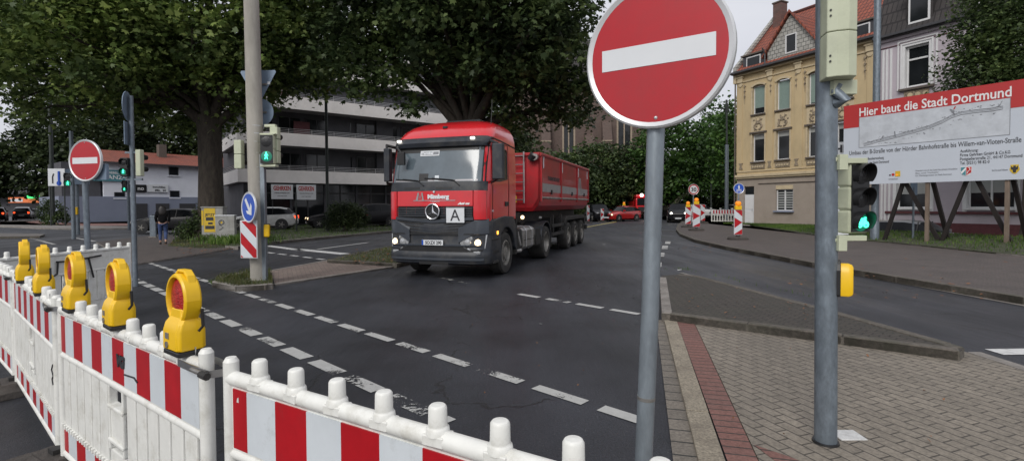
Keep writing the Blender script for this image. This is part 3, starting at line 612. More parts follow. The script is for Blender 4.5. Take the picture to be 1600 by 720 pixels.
# ---------------- yellow house
yh = thing('yellow_house', 'ochre yellow house with arched windows, red tiled roof and a white slated gable', 'house', HO, ang(HU))
W = 8.95; EZ = 10.75; LZ = 3.55
cols = [1.68, 3.45, 5.55, 7.25]; ww = .47
holes_up = []
for c in cols: holes_up += [(c - ww, c + ww, 7.75, 9.75), (c - ww, c + ww, 4.5, 6.45)]
gh = [(2.95, 4.15, 1.15, 2.85), (.55, 1.35, .25, 2.85), (6.3, 7.6, 1.15, 2.85)]
b = MB(); wall_holes(b, W, LZ, EZ, holes_up, 'stucco_yellow', kr='trim_yellow')
b.add([(0, 0, -.3), (0, 9, -.3), (0, 9, EZ), (0, 0, EZ)], [(0, 1, 2, 3)], 'stucco_yellow'); b.add([(W, 0, 0), (W, 9, 0), (W, 9, EZ), (W, 0, EZ)], [(0, 1, 2, 3)], 'stucco_yellow')
b.build('wall', yh)
b = MB(); b.X = Matrix.Translation((0, .04, 0)); wall_holes(b, W, -1.2, LZ, gh, 'stucco_taupe'); b.build('ground_floor_wall', yh)
b = MB(); b.box(-.06, W, -.16, .1, LZ - .05, LZ + .12, 'trim_yellow').box(-.04, W, -.09, .1, LZ - .16, LZ - .05, 'trim_yellow').box(1.7, 5.6, -.02, .06, 2.98, 3.03, 'stone_dark')
b.box(-.02, W, -.05, .1, LZ + .3, LZ + .36, 'trim_yellow')
for x0, x1 in ((-.02, .42), (4.25, 4.75), (W - .5, W - .02), (2.35, 2.75), (6.2, 6.55)):     # flat pilaster strips
    b.box(x0, x1, -.045, .02, LZ + .36, EZ - .45, 'stucco_yellow')
b.build('string_course', yh, bevel=.01)
b = MB(); b.box(-.22, W, -.42, .1, EZ - .02, EZ + .12, 'stone_dark').box(-.12, W, -.22, .1, EZ - .14, EZ - .02, 'trim_yellow').box(-.3, W + .02, -.52, -.38, EZ + .02, EZ + .16, 'frame_dark').box(0, W, -.06, .05, EZ - .62, EZ - .52, 'trim_yellow')
b.build('cornice', yh, bevel=.01)
for c in [.3, 2.55, 4.5, 6.4, W - .35]:   # cornice consoles
    b = MB(); b.box(c - .2, c + .2, -.16, .03, EZ - .62, EZ - .16, 'trim_yellow').box(c - .27, c + .27, -.2, .03, EZ - .3, EZ - .2, 'trim_yellow').disc((c, EZ - .74), .17, 'y', -.1, .02, 'trim_yellow', 16); b.build('console', yh, bevel=.015)
for c in (.62, 2.6, 4.35, 4.9, 6.05, 6.75, 8.35):    # stucco drops: lozenges and bells hanging in strings
    b = MB()
    for j, z in enumerate((9.85, 9.5, 9.15)):
        s = .1 - .012 * j; b.prism([(c, z + s), (c + s * .8, z), (c, z - s), (c - s * .8, z)], 'y', -.09, .0, 'relief')
    b.tube([(c, -.03, 9.95), (c, -.03, 9.1), (c, -.03, 8.6)], [.012, .03, .008], 'relief', 6); b.build('stucco_drop', yh, bevel=.01)
for c in (.35, 2.55, 4.4, 6.3): b = MB(); b.prism([(c - .16, 4.5), (c + .16, 4.5), (c + .06, 4.3), (c + .14, 4.05), (c - .14, 4.05), (c - .06, 4.3)], 'y', -.08, 0, 'relief'); b.build('stucco_vase', yh, bevel=.01)
R_ = random.Random(3)
for c in cols:
    # relief panel between the windows
    b = MB(); b.box(c - ww - .06, c + ww + .06, -.03, .02, 6.58, 7.6, 'trim_yellow')
    for k_ in range(2):
        sg = -1 if k_ else 1
        pts = [(c + sg * (.06 + .30 * abs(math.sin(t * 1.6)) * (1 - .25 * t)), -.05, 6.7 + .26 * t) for t in [i * .25 for i in range(13)]]
        b.tube(pts, [.055] * 9 + [.045, .04, .03, .02], 'relief', 7)
        for q in range(4): b.lathe([(.0, -.04), (.05, -.03), (.065, 0), (.05, .02)], 'y', (c + sg * R_.uniform(.1, .36), -.04, 6.72 + q * .22), 'relief', 9)
    b.disc((c, 7.2), .12, 'y', -.09, -.02, 'relief', 14); b.build('relief_panel', yh)
    b = MB(); b.box(c - ww - .04, c + ww + .04, -.05, .02, 4.02, 4.34, 'relief')
    for q in range(5): b.disc((c - .36 + q * .18, 4.17), .065, 'y', -.09, -.04, 'trim_yellow', 10)
    b.build('relief_panel', yh)
    # arched head: brick-like trim ring and filled spandrels so the opening reads as a segmental arch
    b = MB(); n = 14; R1 = .82; cz = 9.75 - .30 + .3 - (R1 - 0) + .0; zc = 9.78 - R1
    arc = [(c + R1 * math.sin(a), zc + R1 * math.cos(a)) for a in [(-.61 + 1.22 * i / n) for i in range(n + 1)]]
    arc2 = [(c + (R1 + .13) * math.sin(a), zc + (R1 + .13) * math.cos(a)) for a in [(-.64 + 1.28 * i / n) for i in range(n + 1)]]
    b.loft([[(x, -.07, z) for x, z in arc], [(x, -.07, z) for x, z in arc2], [(x, .02, z) for x, z in arc2]], 'trim_yellow', cap=False, closed=False)
    b.loft([[(x, -.07, z) for x, z in arc], [(x, .13, z) for x, z in arc]], 'trim_yellow', cap=False, closed=False)
    b.build('arch_trim', yh)
    for sg in (-1, 1):
        b = MB(); pa = [p for p in arc if (p[0] - c) * sg >= -.001]; pa = sorted(pa, key=lambda p: abs(p[0] - c))
        poly = pa + [(c + sg * (ww + .01), pa[-1][1]), (c + sg * (ww + .01), 9.77), (c, 9.77)]
        b.prism(poly, 'y', -.002, .12, 'trim_yellow'); b.build('spandrel', yh)
    for x in (c - ww - .1, c + ww - .0):
        for za, zc_ in ((7.66, 9.45), (4.42, 6.45)): b = MB(); b.box(x, x + .1, -.05, .02, za, zc_, 'trim_yellow'); b.build('jamb', yh)
    b = MB(); b.box(c - ww - .16, c + ww + .16, -.12, .02, 6.46, 6.56, 'stone_dark'); b.build('lintel', yh)
    window(yh, c - ww + .02, c + ww - .02, 7.77, 9.7, bars='', blind=(.74, .93, .9, .7)[cols.index(c)], bk='blind_green', sill='stone_dark', transom=0)
    window(yh, c - ww + .02, c + ww - .02, 4.52, 6.42, bars='', blind=.16, bk='blind', sill='stone_dark')
window(yh, 2.97, 4.13, 1.17, 2.6, bars='split', blind=.0, sill='wall_bluegrey'); b = MB(); b.box(2.95, 4.15, .05, .25, 2.58, 2.85, 'trim_yellow'); b.build('shutter_box', yh)
b = MB(); 
for i in range(7): b.box(3.03, 4.07, .172, .186, 1.35 + i * .16, 1.43 + i * .16, 'blind')
b.build('venetian_blind', yh)
window(yh, 6.32, 7.58, 1.17, 2.83, bars='split', blind=.4, sill='wall_bluegrey')
b = MB(); b.box(.57, 1.33, .12, .18, .25, 2.2, 'sign_white').box(.62, 1.28, .1, .12, .35, 1.15, 'frame_white').box(.62, 1.28, .1, .12, 1.25, 2.1, 'frame_white').box(.55, 1.35, .12, .2, 2.2, 2.28, 'frame_white')
d = b.build('door', yh, bevel=.006); b = MB(); b.box(.6, 1.3, .14, .16, 2.28, 2.83, 'glass'); b.build('pane', d); b = MB(); b.tube([(1.2, .06, 1.1), (1.2, .06, 1.3)], .015, 'steel', 8); b.build('handle', d)
b = MB(); b.box(.3, 1.9, -.9, .1, -.2, .22, 'kerb').box(.1, 2.2, -1.3, -.9, -.2, .08, 'kerb'); b.build('door_step', yh, bevel=.02)
# roof: ridge parallel to the street, front slope with dormers and a slated gable
RZ = 15.4; RD = 4.3
def slope(x, t): return (x, -.35 + t * (RD + .35), EZ + .12 + t * (RZ - EZ - .12))
b = MB(); th = .12
b.add([slope(-.1, 0), slope(W, 0), slope(W, 1), slope(-.1, 1)], [(0, 1, 2, 3)], 'roof_red'); b.add([slope(-.1, 1), slope(W, 1), (W, 9, EZ), (-.1, 9, EZ)], [(0, 1, 2, 3)], 'roof_red')
b.tube([(-.1, RD, RZ + .02), (W, RD, RZ + .02)], .13, 'roof_red', 8)
rf = b.build('roof', yh)
b = MB(); b.box(-.2, .02, -.2, 9, EZ - .6, EZ + .12, 'trim_yellow')
b.add([(-.12, -.32, EZ + .1), (.12, -.32, EZ + .1), (.12, RD, RZ + .25), (-.12, RD, RZ + .25), (-.12, -.32, EZ + .5), (.12, -.32, EZ + .5), (.12, RD, RZ + .42), (-.12, RD, RZ + .42)], [(0, 1, 2, 3), (4, 5, 6, 7), (0, 4, 7, 3), (1, 5, 6, 2), (0, 1, 5, 4), (3, 2, 6, 7)], 'slate_white')
b.build('verge', rf)
b = MB(); b.box(.35, 1.0, RD - .9, RD - .2, RZ - 1.0, RZ + .85, 'chim').box(.29, 1.06, RD - .96, RD - .14, RZ + .85, RZ + .95, 'stone_dark'); b.build('chimney', rf, bevel=.01)
b = MB(); gx0, gx1, gc, gz = 2.35, 5.5, 3.95, 13.75   # gable front
shape = [(gx0, EZ + .12), (gx1, EZ + .12), (gx1, EZ + 1.0), (gc, gz), (gx0 + .0, EZ + 1.0)]
hl = (3.6, 4.35, EZ + .55, EZ + 1.75)
# slated front with a real opening
zs2 = [EZ + .12, hl[2], hl[3], gz]
def gxs(z):
    if z <= EZ + 1.0: return gx0, gx1
    t = (z - EZ - 1.0) / (gz - EZ - 1.0); return gx0 + (gc - gx0) * t, gx1 + (gc - gx1) * t
def gquad(x0a, x1a, za, x0b, x1b, zb_): b.add([(x0a, -.05, za), (x1a, -.05, za), (x1b, -.05, zb_), (x0b, -.05, zb_)], [(0, 1, 2, 3)], 'slate_white')
gquad(gx0, gx1, EZ + .12, gx0, gx1, hl[2])
for za, zb_ in ((hl[2], EZ + 1.0), (EZ + 1.0, hl[3])):
    a0, a1 = gxs(za + 1e-6); c0, c1 = gxs(zb_ - 1e-6); gquad(a0, hl[0], za, c0, hl[0], zb_); gquad(hl[1], a1, za, hl[1], c1, zb_)
a0, a1 = gxs(hl[3]); b.add([(a0, -.05, hl[3]), (a1, -.05, hl[3]), (gc, -.05, gz)], [(0, 1, 2)], 'slate_white')
for sx in (gx0, gx1): b.add([(sx, -.05, EZ + .12), (sx, 2.2, EZ + .12), (sx, 2.2, EZ + 1), (sx, -.05, EZ + 1)], [(0, 1, 2, 3)], 'slate_white')
b.build('gable', rf)
b = MB()
for sx, sg in ((gx0, -1), (gx1, 1)):
    b.add([(sx + sg * .3, -.25, EZ + .62), (gc, -.25, gz + .12), (gc, 3.6, gz + .12), (sx + sg * .3, 3.6, EZ + .62)], [(0, 1, 2, 3)], 'roof_red')
    b.add([(sx + sg * .3, -.25, EZ + .62), (gc, -.25, gz + .12), (gc, -.25, gz + .3), (sx + sg * .3, -.25, EZ + .8)], [(0, 1, 2, 3)], 'roof_red')
b.build('gable_roof', rf)
b = MB()
gw = sub('gable_window', rf)
f = MB(); xa, xb, za, zb_ = hl
f.box(xa, xa + .07, -.07, .02, za, zb_, 'frame_white').box(xb - .07, xb, -.07, .02, za, zb_, 'frame_white').box(xa + .07, xb - .07, -.07, .02, za, za + .07, 'frame_white').box(xa + .07, xb - .07, -.07, .02, zb_ - .07, zb_, 'frame_white').box(xa + .07, xb - .07, -.02, 0, za + .07, zb_ - .07, 'glass')
f.build('pane', gw)
def dormer(x0, x1, z1=EZ + 1.15):
    b = MB(); b.box(x0, x1, .0, 1.6, EZ + .12, z1, 'frame_dark').box(x0 - .12, x1 + .12, -.12, 1.9, z1, z1 + .1, 'stone_dark'); m = .28
    b.box(x0 + m, x1 - m, -.03, 0, EZ + .3, z1 - .1, 'frame_white').box(x0 + m + .07, x1 - m - .07, -.036, -.03, EZ + .37, z1 - .17, 'glass'); return b.build('dormer', rf, bevel=.01)
dormer(.45, 2.1); dormer(5.75, 7.2); dormer(7.5, 8.85)
b = MB(); b.tube([(2.2, -.4, EZ + 1.3), (2.25, -.2, EZ + .9), (2.3, -.25, EZ + .2)], .05, 'frame_dark', 8); b.tube([(-.08, -.12, EZ - .2), (-.1, -.1, 3.5), (-.1, -.1, 0)], .05, 'stone_dark', 8); b.build('downpipe', yh)

# ---------------- lilac house
LHO = HO + HU * 8.97
lh = thing('lilac_house', 'pale lilac rendered house with white framed windows, maroon plinth and dark slate mansard', 'house', LHO, ang(HU))
W2 = 13.0; wins = [(1.32, 2.38), (4.35, 5.55), (7.2, 8.4), (10, 11.2)]
hs2 = [(a, c, 7.75, 9.9) for a, c in wins] + [(a, c, 4.5, 6.6) for a, c in wins] + [(1.0, 2.5, 1.35, 3.0), (4.0, 5.75, 1.35, 3.0), (7.3, 8.9, 1.35, 3.0)]
b = MB(); wall_holes(b, W2, .6, 10.6, hs2, 'stucco_lilac', kr='frame_white'); b.add([(0, 0, 0), (0, 9, 0), (0, 9, 10.6), (0, 0, 10.6)], [(0, 1, 2, 3)], 'stucco_lilac'); b.build('wall', lh)
b = MB(); b.box(0, W2, -.06, .1, -1.3, .62, 'maroon'); 
b.build('plinth', lh)
b = MB()
for a in (.25, .42, .62): b.box(a, a + .1, -.06, .02, .7, 10.0, 'frame_white')
b.box(0, W2, -.05, .02, 9.98 + .1, 10.12, 'maroon').box(0, W2, -.3, .1, 10.55, 10.7, 'frame_dark').box(-.1, W2, -.45, -.3, 10.6, 10.72, 'frame_dark').box(.0, W2, -.12, .02, 10.4, 10.55, 'stucco_lilac')
b.build('cornice', lh, bevel=.008)
for (a, c), (z0, z1) in [(w_, z_) for z_ in ((7.75, 9.9), (4.5, 6.6)) for w_ in wins]:
    for q, (o1, o2, dd) in enumerate(((.0, .12, .05), (.12, .2, .09), (.28, .36, .05))):
        b = MB(); b.box(a - o2, a - o1, -dd, .02, z0 - .1, z1 + o2, 'frame_white').box(c + o1, c + o2, -dd, .02, z0 - .1, z1 + o2, 'frame_white').box(a - o1, c + o1, -dd, .02, z1 + o1, z1 + o2, 'frame_white'); b.build('window_surround', lh, bevel=.006)
    b = MB(); b.box(a - .25, c + .25, -.16, .02, z0 - .16, z0 - .05, 'stone_dark'); b.build('sill', lh)
    b = MB(); b.box(a - .02, c + .02, -.05, .02, z0 - .95, z0 - .2, 'relief')
    for q in range(6): b.disc((a + .1 + (c - a - .2) * q / 5, z0 - .58 + (.14 if q % 2 else -.1)), .12, 'y', -.1, -.04, 'trim_yellow', 10)
    b.build('relief_panel', lh)
    window(lh, a + .02, c - .02, z0 + .02, z1 - .02, bars='', transom=.68, fw=.075)
for a, c in ((1.0, 2.5), (4.0, 5.75), (7.3, 8.9)):
    window(lh, a + .02, c - .02, 1.37, 2.98, bars='split', blind=.5, sill='frame_white'); b = MB(); b.box(a - .16, a, -.05, .02, 1.2, 3.1, 'frame_white').box(c, c + .16, -.05, .02, 1.2, 3.1, 'frame_white').box(a - .5, c + .5, -.12, .02, 1.08, 1.2, 'maroon'); b.build('window_surround', lh)
b = MB()
mz = 13.6; b.add([(-.1, -.3, 10.7), (W2, -.3, 10.7), (W2, 1.0, mz), (-.1, 1.0, mz)], [(0, 1, 2, 3)], 'roof_dark'); b.add([(-.1, 1.0, mz), (W2, 1.0, mz), (W2, 5, 15.4), (-.1, 5, 15.4)], [(0, 1, 2, 3)], 'roof_dark'); b.add([(-.1, -.3, 10.7), (-.1, 1, mz), (-.1, 5, 15.4), (-.1, 9, 13), (-.1, 9, 10.7)], [(0, 1, 2, 3, 4)], 'slate_white')
b.tube([(-.1, .95, mz), (W2, .95, mz)], .09, 'stone_dark', 8); lr = b.build('roof', lh)
for a, c in ((1.5, 2.45), (4.35, 5.35), (7.3, 8.3)):
    b = MB(); b.box(a - .1, c + .1, -.12, 1.2, 10.8, 12.7, 'roof_dark').box(a, c, -.18, -.12, 11.0, 12.5, 'frame_white').box(a + .09, c - .09, -.186, -.18, 11.1, 12.4, 'glass').box(a - .25, c + .25, -.3, 1.4, 12.7, 12.82, 'frame_dark'); b.build('dormer', lr, bevel=.008)
b = MB(); b.tube([(.12, -.12, 10.6), (.12, -.12, .5)], .055, 'sign_white', 8); b.build('downpipe', lh)

# ---------------- flats with white balcony bands
AO = Vector((-19.6, 36.0, 0)); AU = Vector((.8, .6, 0))
ap = thing('apartment_block', 'four storey block of flats with long white balcony bands behind the lawn strip', 'building', AO, ang(AU))
WA = 19.5; lv = [3.4, 6.2, 9.0, 11.8]; dp = 1.6
b = MB()
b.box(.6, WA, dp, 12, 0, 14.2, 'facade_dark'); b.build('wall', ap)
for i, z in enumerate(lv):
    b = MB(); inset = 0 if i < 3 else .6
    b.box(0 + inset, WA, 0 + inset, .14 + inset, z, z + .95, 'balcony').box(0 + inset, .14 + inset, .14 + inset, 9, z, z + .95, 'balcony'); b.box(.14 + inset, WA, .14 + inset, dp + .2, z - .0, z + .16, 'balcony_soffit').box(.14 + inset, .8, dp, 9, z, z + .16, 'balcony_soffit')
    o = b.build('balcony', ap)
    r = MB()
    for h in (1.06, 1.18, 1.3): r.tube([(.07 + inset, 9, z + h), (.07 + inset, .07 + inset, z + h), (WA, .07 + inset, z + h)], .022, 'steel', 6)
    for q in range(12): r.tube([(.07 + inset + q * 1.7, .07 + inset, z + .95), (.07 + inset + q * 1.7, .07 + inset, z + 1.3)], .02, 'steel', 6)
    r.build('railing', o)
    for q in range(9):
        xa = 1.0 + q * 2.05; zw = z + .16
        if xa + 1.7 < WA: 
            f = MB(); n = 2
            for e in range(3): f.box(xa + e * .82, xa + e * .82 + .07, dp - .08, dp, zw, zw + 2.2, 'frame_dark' if (q + i) % 3 else 'facade_dark')
            f.box(xa, xa + 1.7, dp - .08, dp, zw + 2.2, zw + 2.28, 'frame_dark'); o2 = f.build('window', ap)
            g = MB(); g.box(xa + .07, xa + 1.64, dp - .04, dp - .02, zw + .1, zw + 2.2, 'glass'); g.build('pane', o2)
for x0, x1 in ((6.7, 8.6), (10.9, 12.4)):
    b = MB(); b.box(x0, x1, dp - .3, dp - .004, 3.56, 14, 'facade_dark'); b.build('wall_pier', ap)
for q in range(7):
    x = 1.2 + q * 2.6; f = MB(); f.box(x, x + .16, 1.3, 1.46, 0, 3.4, 'facade_dark'); f.box(x + .16, x + 2.6, 1.36, 1.4, 2.6, 2.72, 'frame_dark'); f.box(x + 1.3, x + 1.38, 1.34, 1.42, 0, 3.4, 'frame_dark'); o2 = f.build('shopfront', ap)
    g = MB(); g.box(x + .16, x + 2.6, 1.42, 1.44, .3, 3.4, 'glass'); g.build('pane', o2)
for z0, xq in ((6.36, (4.1,)), (9.16, (2.6,))):
    for x in xq: b = MB(); b.box(x, x + 1.2, 1.1, 1.2, z0 + .2, z0 + 1.9, 'maroon'); b.build('curtain', ap)
b = MB(); b.box(1.5, WA, 1.4, 12, 14.2, 14.9, 'balcony'); b.tube([(3, 3, 14.9), (3, 3, 16)], .05, 'steel'); b.build('roof', ap)
# banners
def banner(name, label, px0, px1, py0, py1, off):
    p0, p1 = P(px0, py1, 36.2 + off), P(px1, py1, 36.2 + off + .6); wd = (p1 - p0).length * 1.0; h = (py1 - py0) / FPX * p0.y
    t = thing(name, label, 'banner', p0, ang(AU), 'white banners on the ground floor of the flats')
    b = MB(); b.box(0, wd, 0, .03, 0, h, 'sign_white'); b.build('banner_sheet', t)
    b = MB(); b.text('GEHRKEN', h * .42, wd / 2, h * .6, 'text_red', y=-.004, align='CENTER', sx=wd / (h * 2.35), bold=.012); b.text('FUER DIE GETRAENKE GMBH', h * .12, wd / 2, h * .38, 'text_dark', y=-.004, align='CENTER', sx=wd / (h * 2.2)); b.text('IHR PARTNER', h * .1, wd / 2, h * .18, 'text_dark', y=-.004, align='CENTER'); b.build('lettering', t)
banner('advertising_banner', 'white banner with red GEHRKEN lettering nearest the grey post', 424, 459, 288, 311, .0)
banner('advertising_banner', 'white banner with red GEHRKEN lettering right of its twin', 463.5, 495, 288.5, 312, 1.2)

# ---------------- white commercial building with red tiled roof, blue-grey base
WO = P(92, 340, 50); WO.z = 0; WE = P(372, 340, 63.5); WE.z = 0; WU = (WE - WO).normalized(); LW = (WE - WO).length
wb = thing('white_building', 'long white rendered building with blue-grey base and low red tiled roof', 'building', WO, ang(WU))
b = MB(); xs_ = 3.6
b.box(xs_, LW, 0, 9, 2.75, 6.5, 'wall_white'); b.build('wall', wb)
b = MB(); b.box(0, LW, -.12, 9, 0, 2.75, 'wall_bluegrey')
b.build('base_wall', wb)
b = MB()
b.add([(xs_ - .3, -.6, 6.35), (LW + .3, -.6, 6.35), (LW + .3, 5, 8.1), (xs_ - .3, 5, 8.1)], [(0, 1, 2, 3)], 'roof_red'); b.add([(xs_ - .3, -.6, 6.35), (xs_ - .3, 5, 8.1), (xs_ - .3, 9.6, 6.3)], [(0, 1, 2)], 'wall_white'); b.add([(xs_ - .3, 5, 8.1), (LW + .3, 5, 8.1), (LW + .3, 10, 6.3), (xs_ - .3, 10, 6.3)], [(0, 1, 2, 3)], 'roof_red'); b.box(xs_ - .3, LW + .3, -.66, -.5, 6.25, 6.4, 'frame_dark')
rf = b.build('roof', wb); b = MB(); b.box(9.6, 10.4, 3, 3.8, 7, 9.0, 'stone_dark'); b.build('chimney', rf, bevel=.02)
def wbx(px):   # along the facade for a picture column
    k = (px - 800) / FPX; return (k * WO.y - WO.x) / (WU.x - k * WU.y)
def wbz(px, py): s = wbx(px); return CH + (320 - py) / FPX * (WO.y + WU.y * s)
for px0, px1, py0, py1 in ((265, 280, 258, 271), (266, 281, 295, 306), (179, 196, 297, 306)):
    xa, xb = wbx(px0), wbx(px1); b = MB(); z0, z1 = wbz(px0, py1), wbz(px0, py0)
    b.box(xa, xb, -.06, -.02, z0, z1, 'frame_dark').box(xa - .1, xb + .1, -.16, -.02, z0 - .12, z0, 'wall_white'); o = b.build('window', wb); g = MB(); g.box(xa + .08, xb - .08, -.075, -.06, z0 + .06, z1 - .06, 'glass'); g.build('pane', o)
b = MB(); b.box(wbx(96) if 0 else .3, xs_ - .2, .2, 6, 2.75, 6.2, 'facade_dark'); b.build('annex', wb)
for px0, px1 in ((210, 230), (243, 264), (280, 305)):
    b = MB(); b.box(wbx(px0), wbx(px1), -.16, -.12, .0, 2.0, 'frame_dark'); b.build('garage_door', wb)
def shopsign(label, px0, px1, py0, py1, k, lines, tk):
    xa, xb = wbx(px0), wbx(px1); z0, z1 = wbz(px0, py1), wbz(px0, py0); base = WO + WU * xa + Vector((0, 0, z0)) + Vector((WU.y, -WU.x, 0)) * .16
    t = thing('shop_sign', label, 'sign', base, ang(WU)); wd, h = xb - xa, z1 - z0
    b = MB(); b.box(0, wd, 0, .1, 0, h, k); b.build('sign_board', t); b = MB()
    for txt, sz, fx, fz, al in lines: b.text(txt, sz * h, fx * wd, fz * h, tk, y=-.006, align=al, bold=.01)
    b.build('lettering', t)
shopsign('teal sign reading MANZ in white on the white building', 145, 205, 261, 279, 'teal', [('MOEBEL & GLAS', .28, .3, .66, 'LEFT'), ('MANZ', .52, .24, .18, 'LEFT'), ('22', .5, .95, .3, 'RIGHT')], 'text_white')
shopsign('black sign with white lettering under the teal sign', 201, 229, 285, 297, 'black', [('ni no', .7, .5, .28, 'CENTER')], 'text_white')
shopsign('white sign with small dark print right of the black sign', 230.5, 263, 285, 297, 'sign_white', [('Immobilien', .32, .25, .55, 'LEFT'), ('MEL   22', .34, .35, .12, 'LEFT')], 'text_dark')
# ---------------- low shops beyond the left junction
so = P(-60, 330, 105); so.z = 0
fs = thing('retail_shed', 'low grey retail shed with a lit green sign beyond the queueing cars', 'building', so, .06)
b = MB(); b.box(0, 26, 0, 10, 0, 6.6, 'facade_dark').box(0, 24, -3, 0, 4.4, 6.2, 'facade_dark'); b.build('wall', fs)
b = MB(); b.box(12.2, 19.5, -3.3, -3.0, 2.6, 3.7, 'orange_sign').box(12.6, 15, -3.34, -3.3, 2.8, 3.4, 'sign_white'); b.build('fascia', fs)
b = MB(); b.box(16.2, 20.4, -3.75, -3.4, 3.45, 4.05, 'green_sign'); b.build('sign_board', fs)
b = MB(); b.box(20, 24, -.3, -.1, 0, 3.2, 'glass'); b.build('doorway', fs)

# ---------------- church
CO = Vector((1.0 * 80 * 0 - 1.5, 84, 0))
ch = thing('brick_church', 'dark red brick church with pointed windows and buttresses behind the trees', 'church', CO, -.02)
b = MB(); W3 = 25.0
hl3 = [(19.2, 21.2, 10.2, 17.5), (10.2, 11.8, 9.8, 16.5)]
wall_holes(b, W3, 0, 22, hl3, 'brick', depth=.5, kr='brick_trim'); b.add([(W3, 0, 0), (W3, 14, 0), (W3, 14, 22), (W3, 0, 22)], [(0, 1, 2, 3)], 'brick'); b.build('wall', ch)
b = MB()
for x, h in ((1, 15), (6.4, 15), (13.6, 12.8), (16.4, 15), (23.6, 12.8)):
    b.prism([(-1.8, 0), (-1.8, h * .8), (-.9, h), (.1, h + .6), (.1, 0)][::-1], 'x', x, x + 1.5, 'brick'); b.box(x - .08, x + 1.58, -1.9, .0, h * .79, h * .8 + .06, 'brick_trim')
b.build('buttress', ch)
b = MB(); b.box(0, W3, -1.1, .1, 9.0, 9.25, 'brick_trim').box(8.4, 13.6, -1, 0, 0, 9, 'brick').box(17.9, 22.8, -1, 0, 0, 9, 'brick')
b.build('aisle_wall', ch)
def gothic(cx, z0, hw, h, y, k, d=.3, wd=.22):
    n = 10; o = []; i_ = []
    for s in (-1, 1):
        for j in range(n + 1):
            t = j / n * math.acos(.5)
            for lst, r in ((o, 2 * hw + wd), (i_, 2 * hw)): lst.append((s, cx - s * hw + s * r * math.cos(t) * (1 if r == 2 * hw else (2 * hw + wd) / (2 * hw) * 1) if 0 else cx - s * hw + s * r * math.cos(t), z0 + h + r * math.sin(t)))
    L_o = [(x, z) for s, x, z in o if s == -1]; R_o = [(x, z) for s, x, z in o if s == 1][::-1]; L_i = [(x, z) for s, x, z in i_ if s == -1]; R_i = [(x, z) for s, x, z in i_ if s == 1][::-1]
    O = [(cx - hw - wd, z0)] + L_o + R_o + [(cx + hw + wd, z0)]; I = [(cx - hw, z0)] + L_i + R_i + [(cx + hw, z0)]
    m = MB(); m.loft([[(x, y, z) for x, z in O], [(x, y, z) for x, z in I], [(x, y + d, z) for x, z in I]], k, cap=False, closed=False); return m, I
for cx, z0, hw, h in ((20.2, 5.4, 1.25, 2.6), (11, 5.0, 1.2, 2.5)):
    m, I = gothic(cx, z0, hw, h, -1.1, 'brick_trim'); m.build('arch_trim', ch)
    g = MB(); g.add([(x, -1.03, z) for x, z in I], [tuple(range(len(I)))], 'glass'); m2, _ = gothic(cx, z0, hw * .6, h * .95, -1.06, 'brick_trim', wd=.14); g.v += m2.v; 
    g = MB(); g.add([(x, -1.03, z) for x, z in I], [tuple(range(len(I)))], 'facade_dark'); g.build('window', ch); m2.build('tracery', ch)
for xa, xb, za, zb_ in hl3:
    g = MB(); g.box(xa, xb, .3, .34, za, zb_, 'glass'); o = g.build('window', ch); g = MB(); g.box((xa + xb) / 2 - .1, (xa + xb) / 2 + .1, .1, .28, za, zb_, 'brick_trim').box(xa - .35, xb + .35, -.1, .3, za - .4, za, 'brick_trim').box(xa - .28, xa, -.06, .28, za, zb_, 'brick_trim').box(xb, xb + .28, -.06, .28, za, zb_, 'brick_trim'); g.build('tracery', o)
b = MB(); b.add([(-.5, -.5, 22), (W3 + .5, -.5, 22), (W3 - 2, 7, 31), (0, 7, 31)], [(0, 1, 2, 3)], 'roof_dark'); b.add([(W3 + .5, -.5, 22), (W3 + .5, 14, 22), (W3 - 2, 7, 31)], [(0, 1, 2)], 'roof_dark'); b.build('roof', ch)

# ---------------- billboard
BL = P(1317, 320, 20.6); BL.z = 0; BU = Vector((.54, -.84, 0)).normalized()
bb = thing('billboard', 'large red and white construction billboard on dark timber braces before the lilac house', 'billboard', BL, ang(BU))
def bbx(px): k = (px - 800) / FPX; return (k * BL.y - BL.x) / (BU.x - k * BU.y)
BW = bbx(1612) + .55; z0, z1 = CH + 28 / FPX * 20.6 + .0, CH + 150 / FPX * 20.6; BH = z1 - z0
b = MB(); b.box(0, BW, 0, .05, z0, z1, 'board_white'); b.build('sign_board', bb)
xr = bbx(1576); zf = lambda f: z1 - BH * f
b = MB(); b.box(0, BW, -.008, 0, zf(.17), z1, 'board_red').box(0, .56, -.008, 0, zf(.285), zf(.17), 'board_red').box(xr, BW, -.008, 0, zf(.275), zf(.17), 'board_red'); b.build('red_band', bb)
mz0, mz1 = zf(.54), zf(.17)
b = MB(); b.box(.57, xr - .01, -.006, 0, mz0, mz1 - .004, 'board_map'); mp_ = b.build('map_panel', bb)
b = MB(); b.box(.56, xr, -.012, -.006, mz0 - .012, mz0, 'text_grey').box(xr - .014, xr, -.012, -.006, mz0, mz1, 'text_grey').box(.56, .574, -.012, -.006, mz0, mz1, 'text_grey')
def mpt(u, v): return (.56 + (xr - .56) * u, -.012, mz0 + (mz1 - mz0) * v)
main = [(.04, .08), (.15, .17), (.3, .27), (.42, .36), (.52, .45), (.6, .56), (.66, .68), (.72, .74), (.8, .75), (.9, .74), (.96, .76)]
for dv, r in ((.04, .011), (-.04, .011), (0, .006)): b.tube([mpt(u, v + dv) for u, v in main], r, 'text_grey', 4)
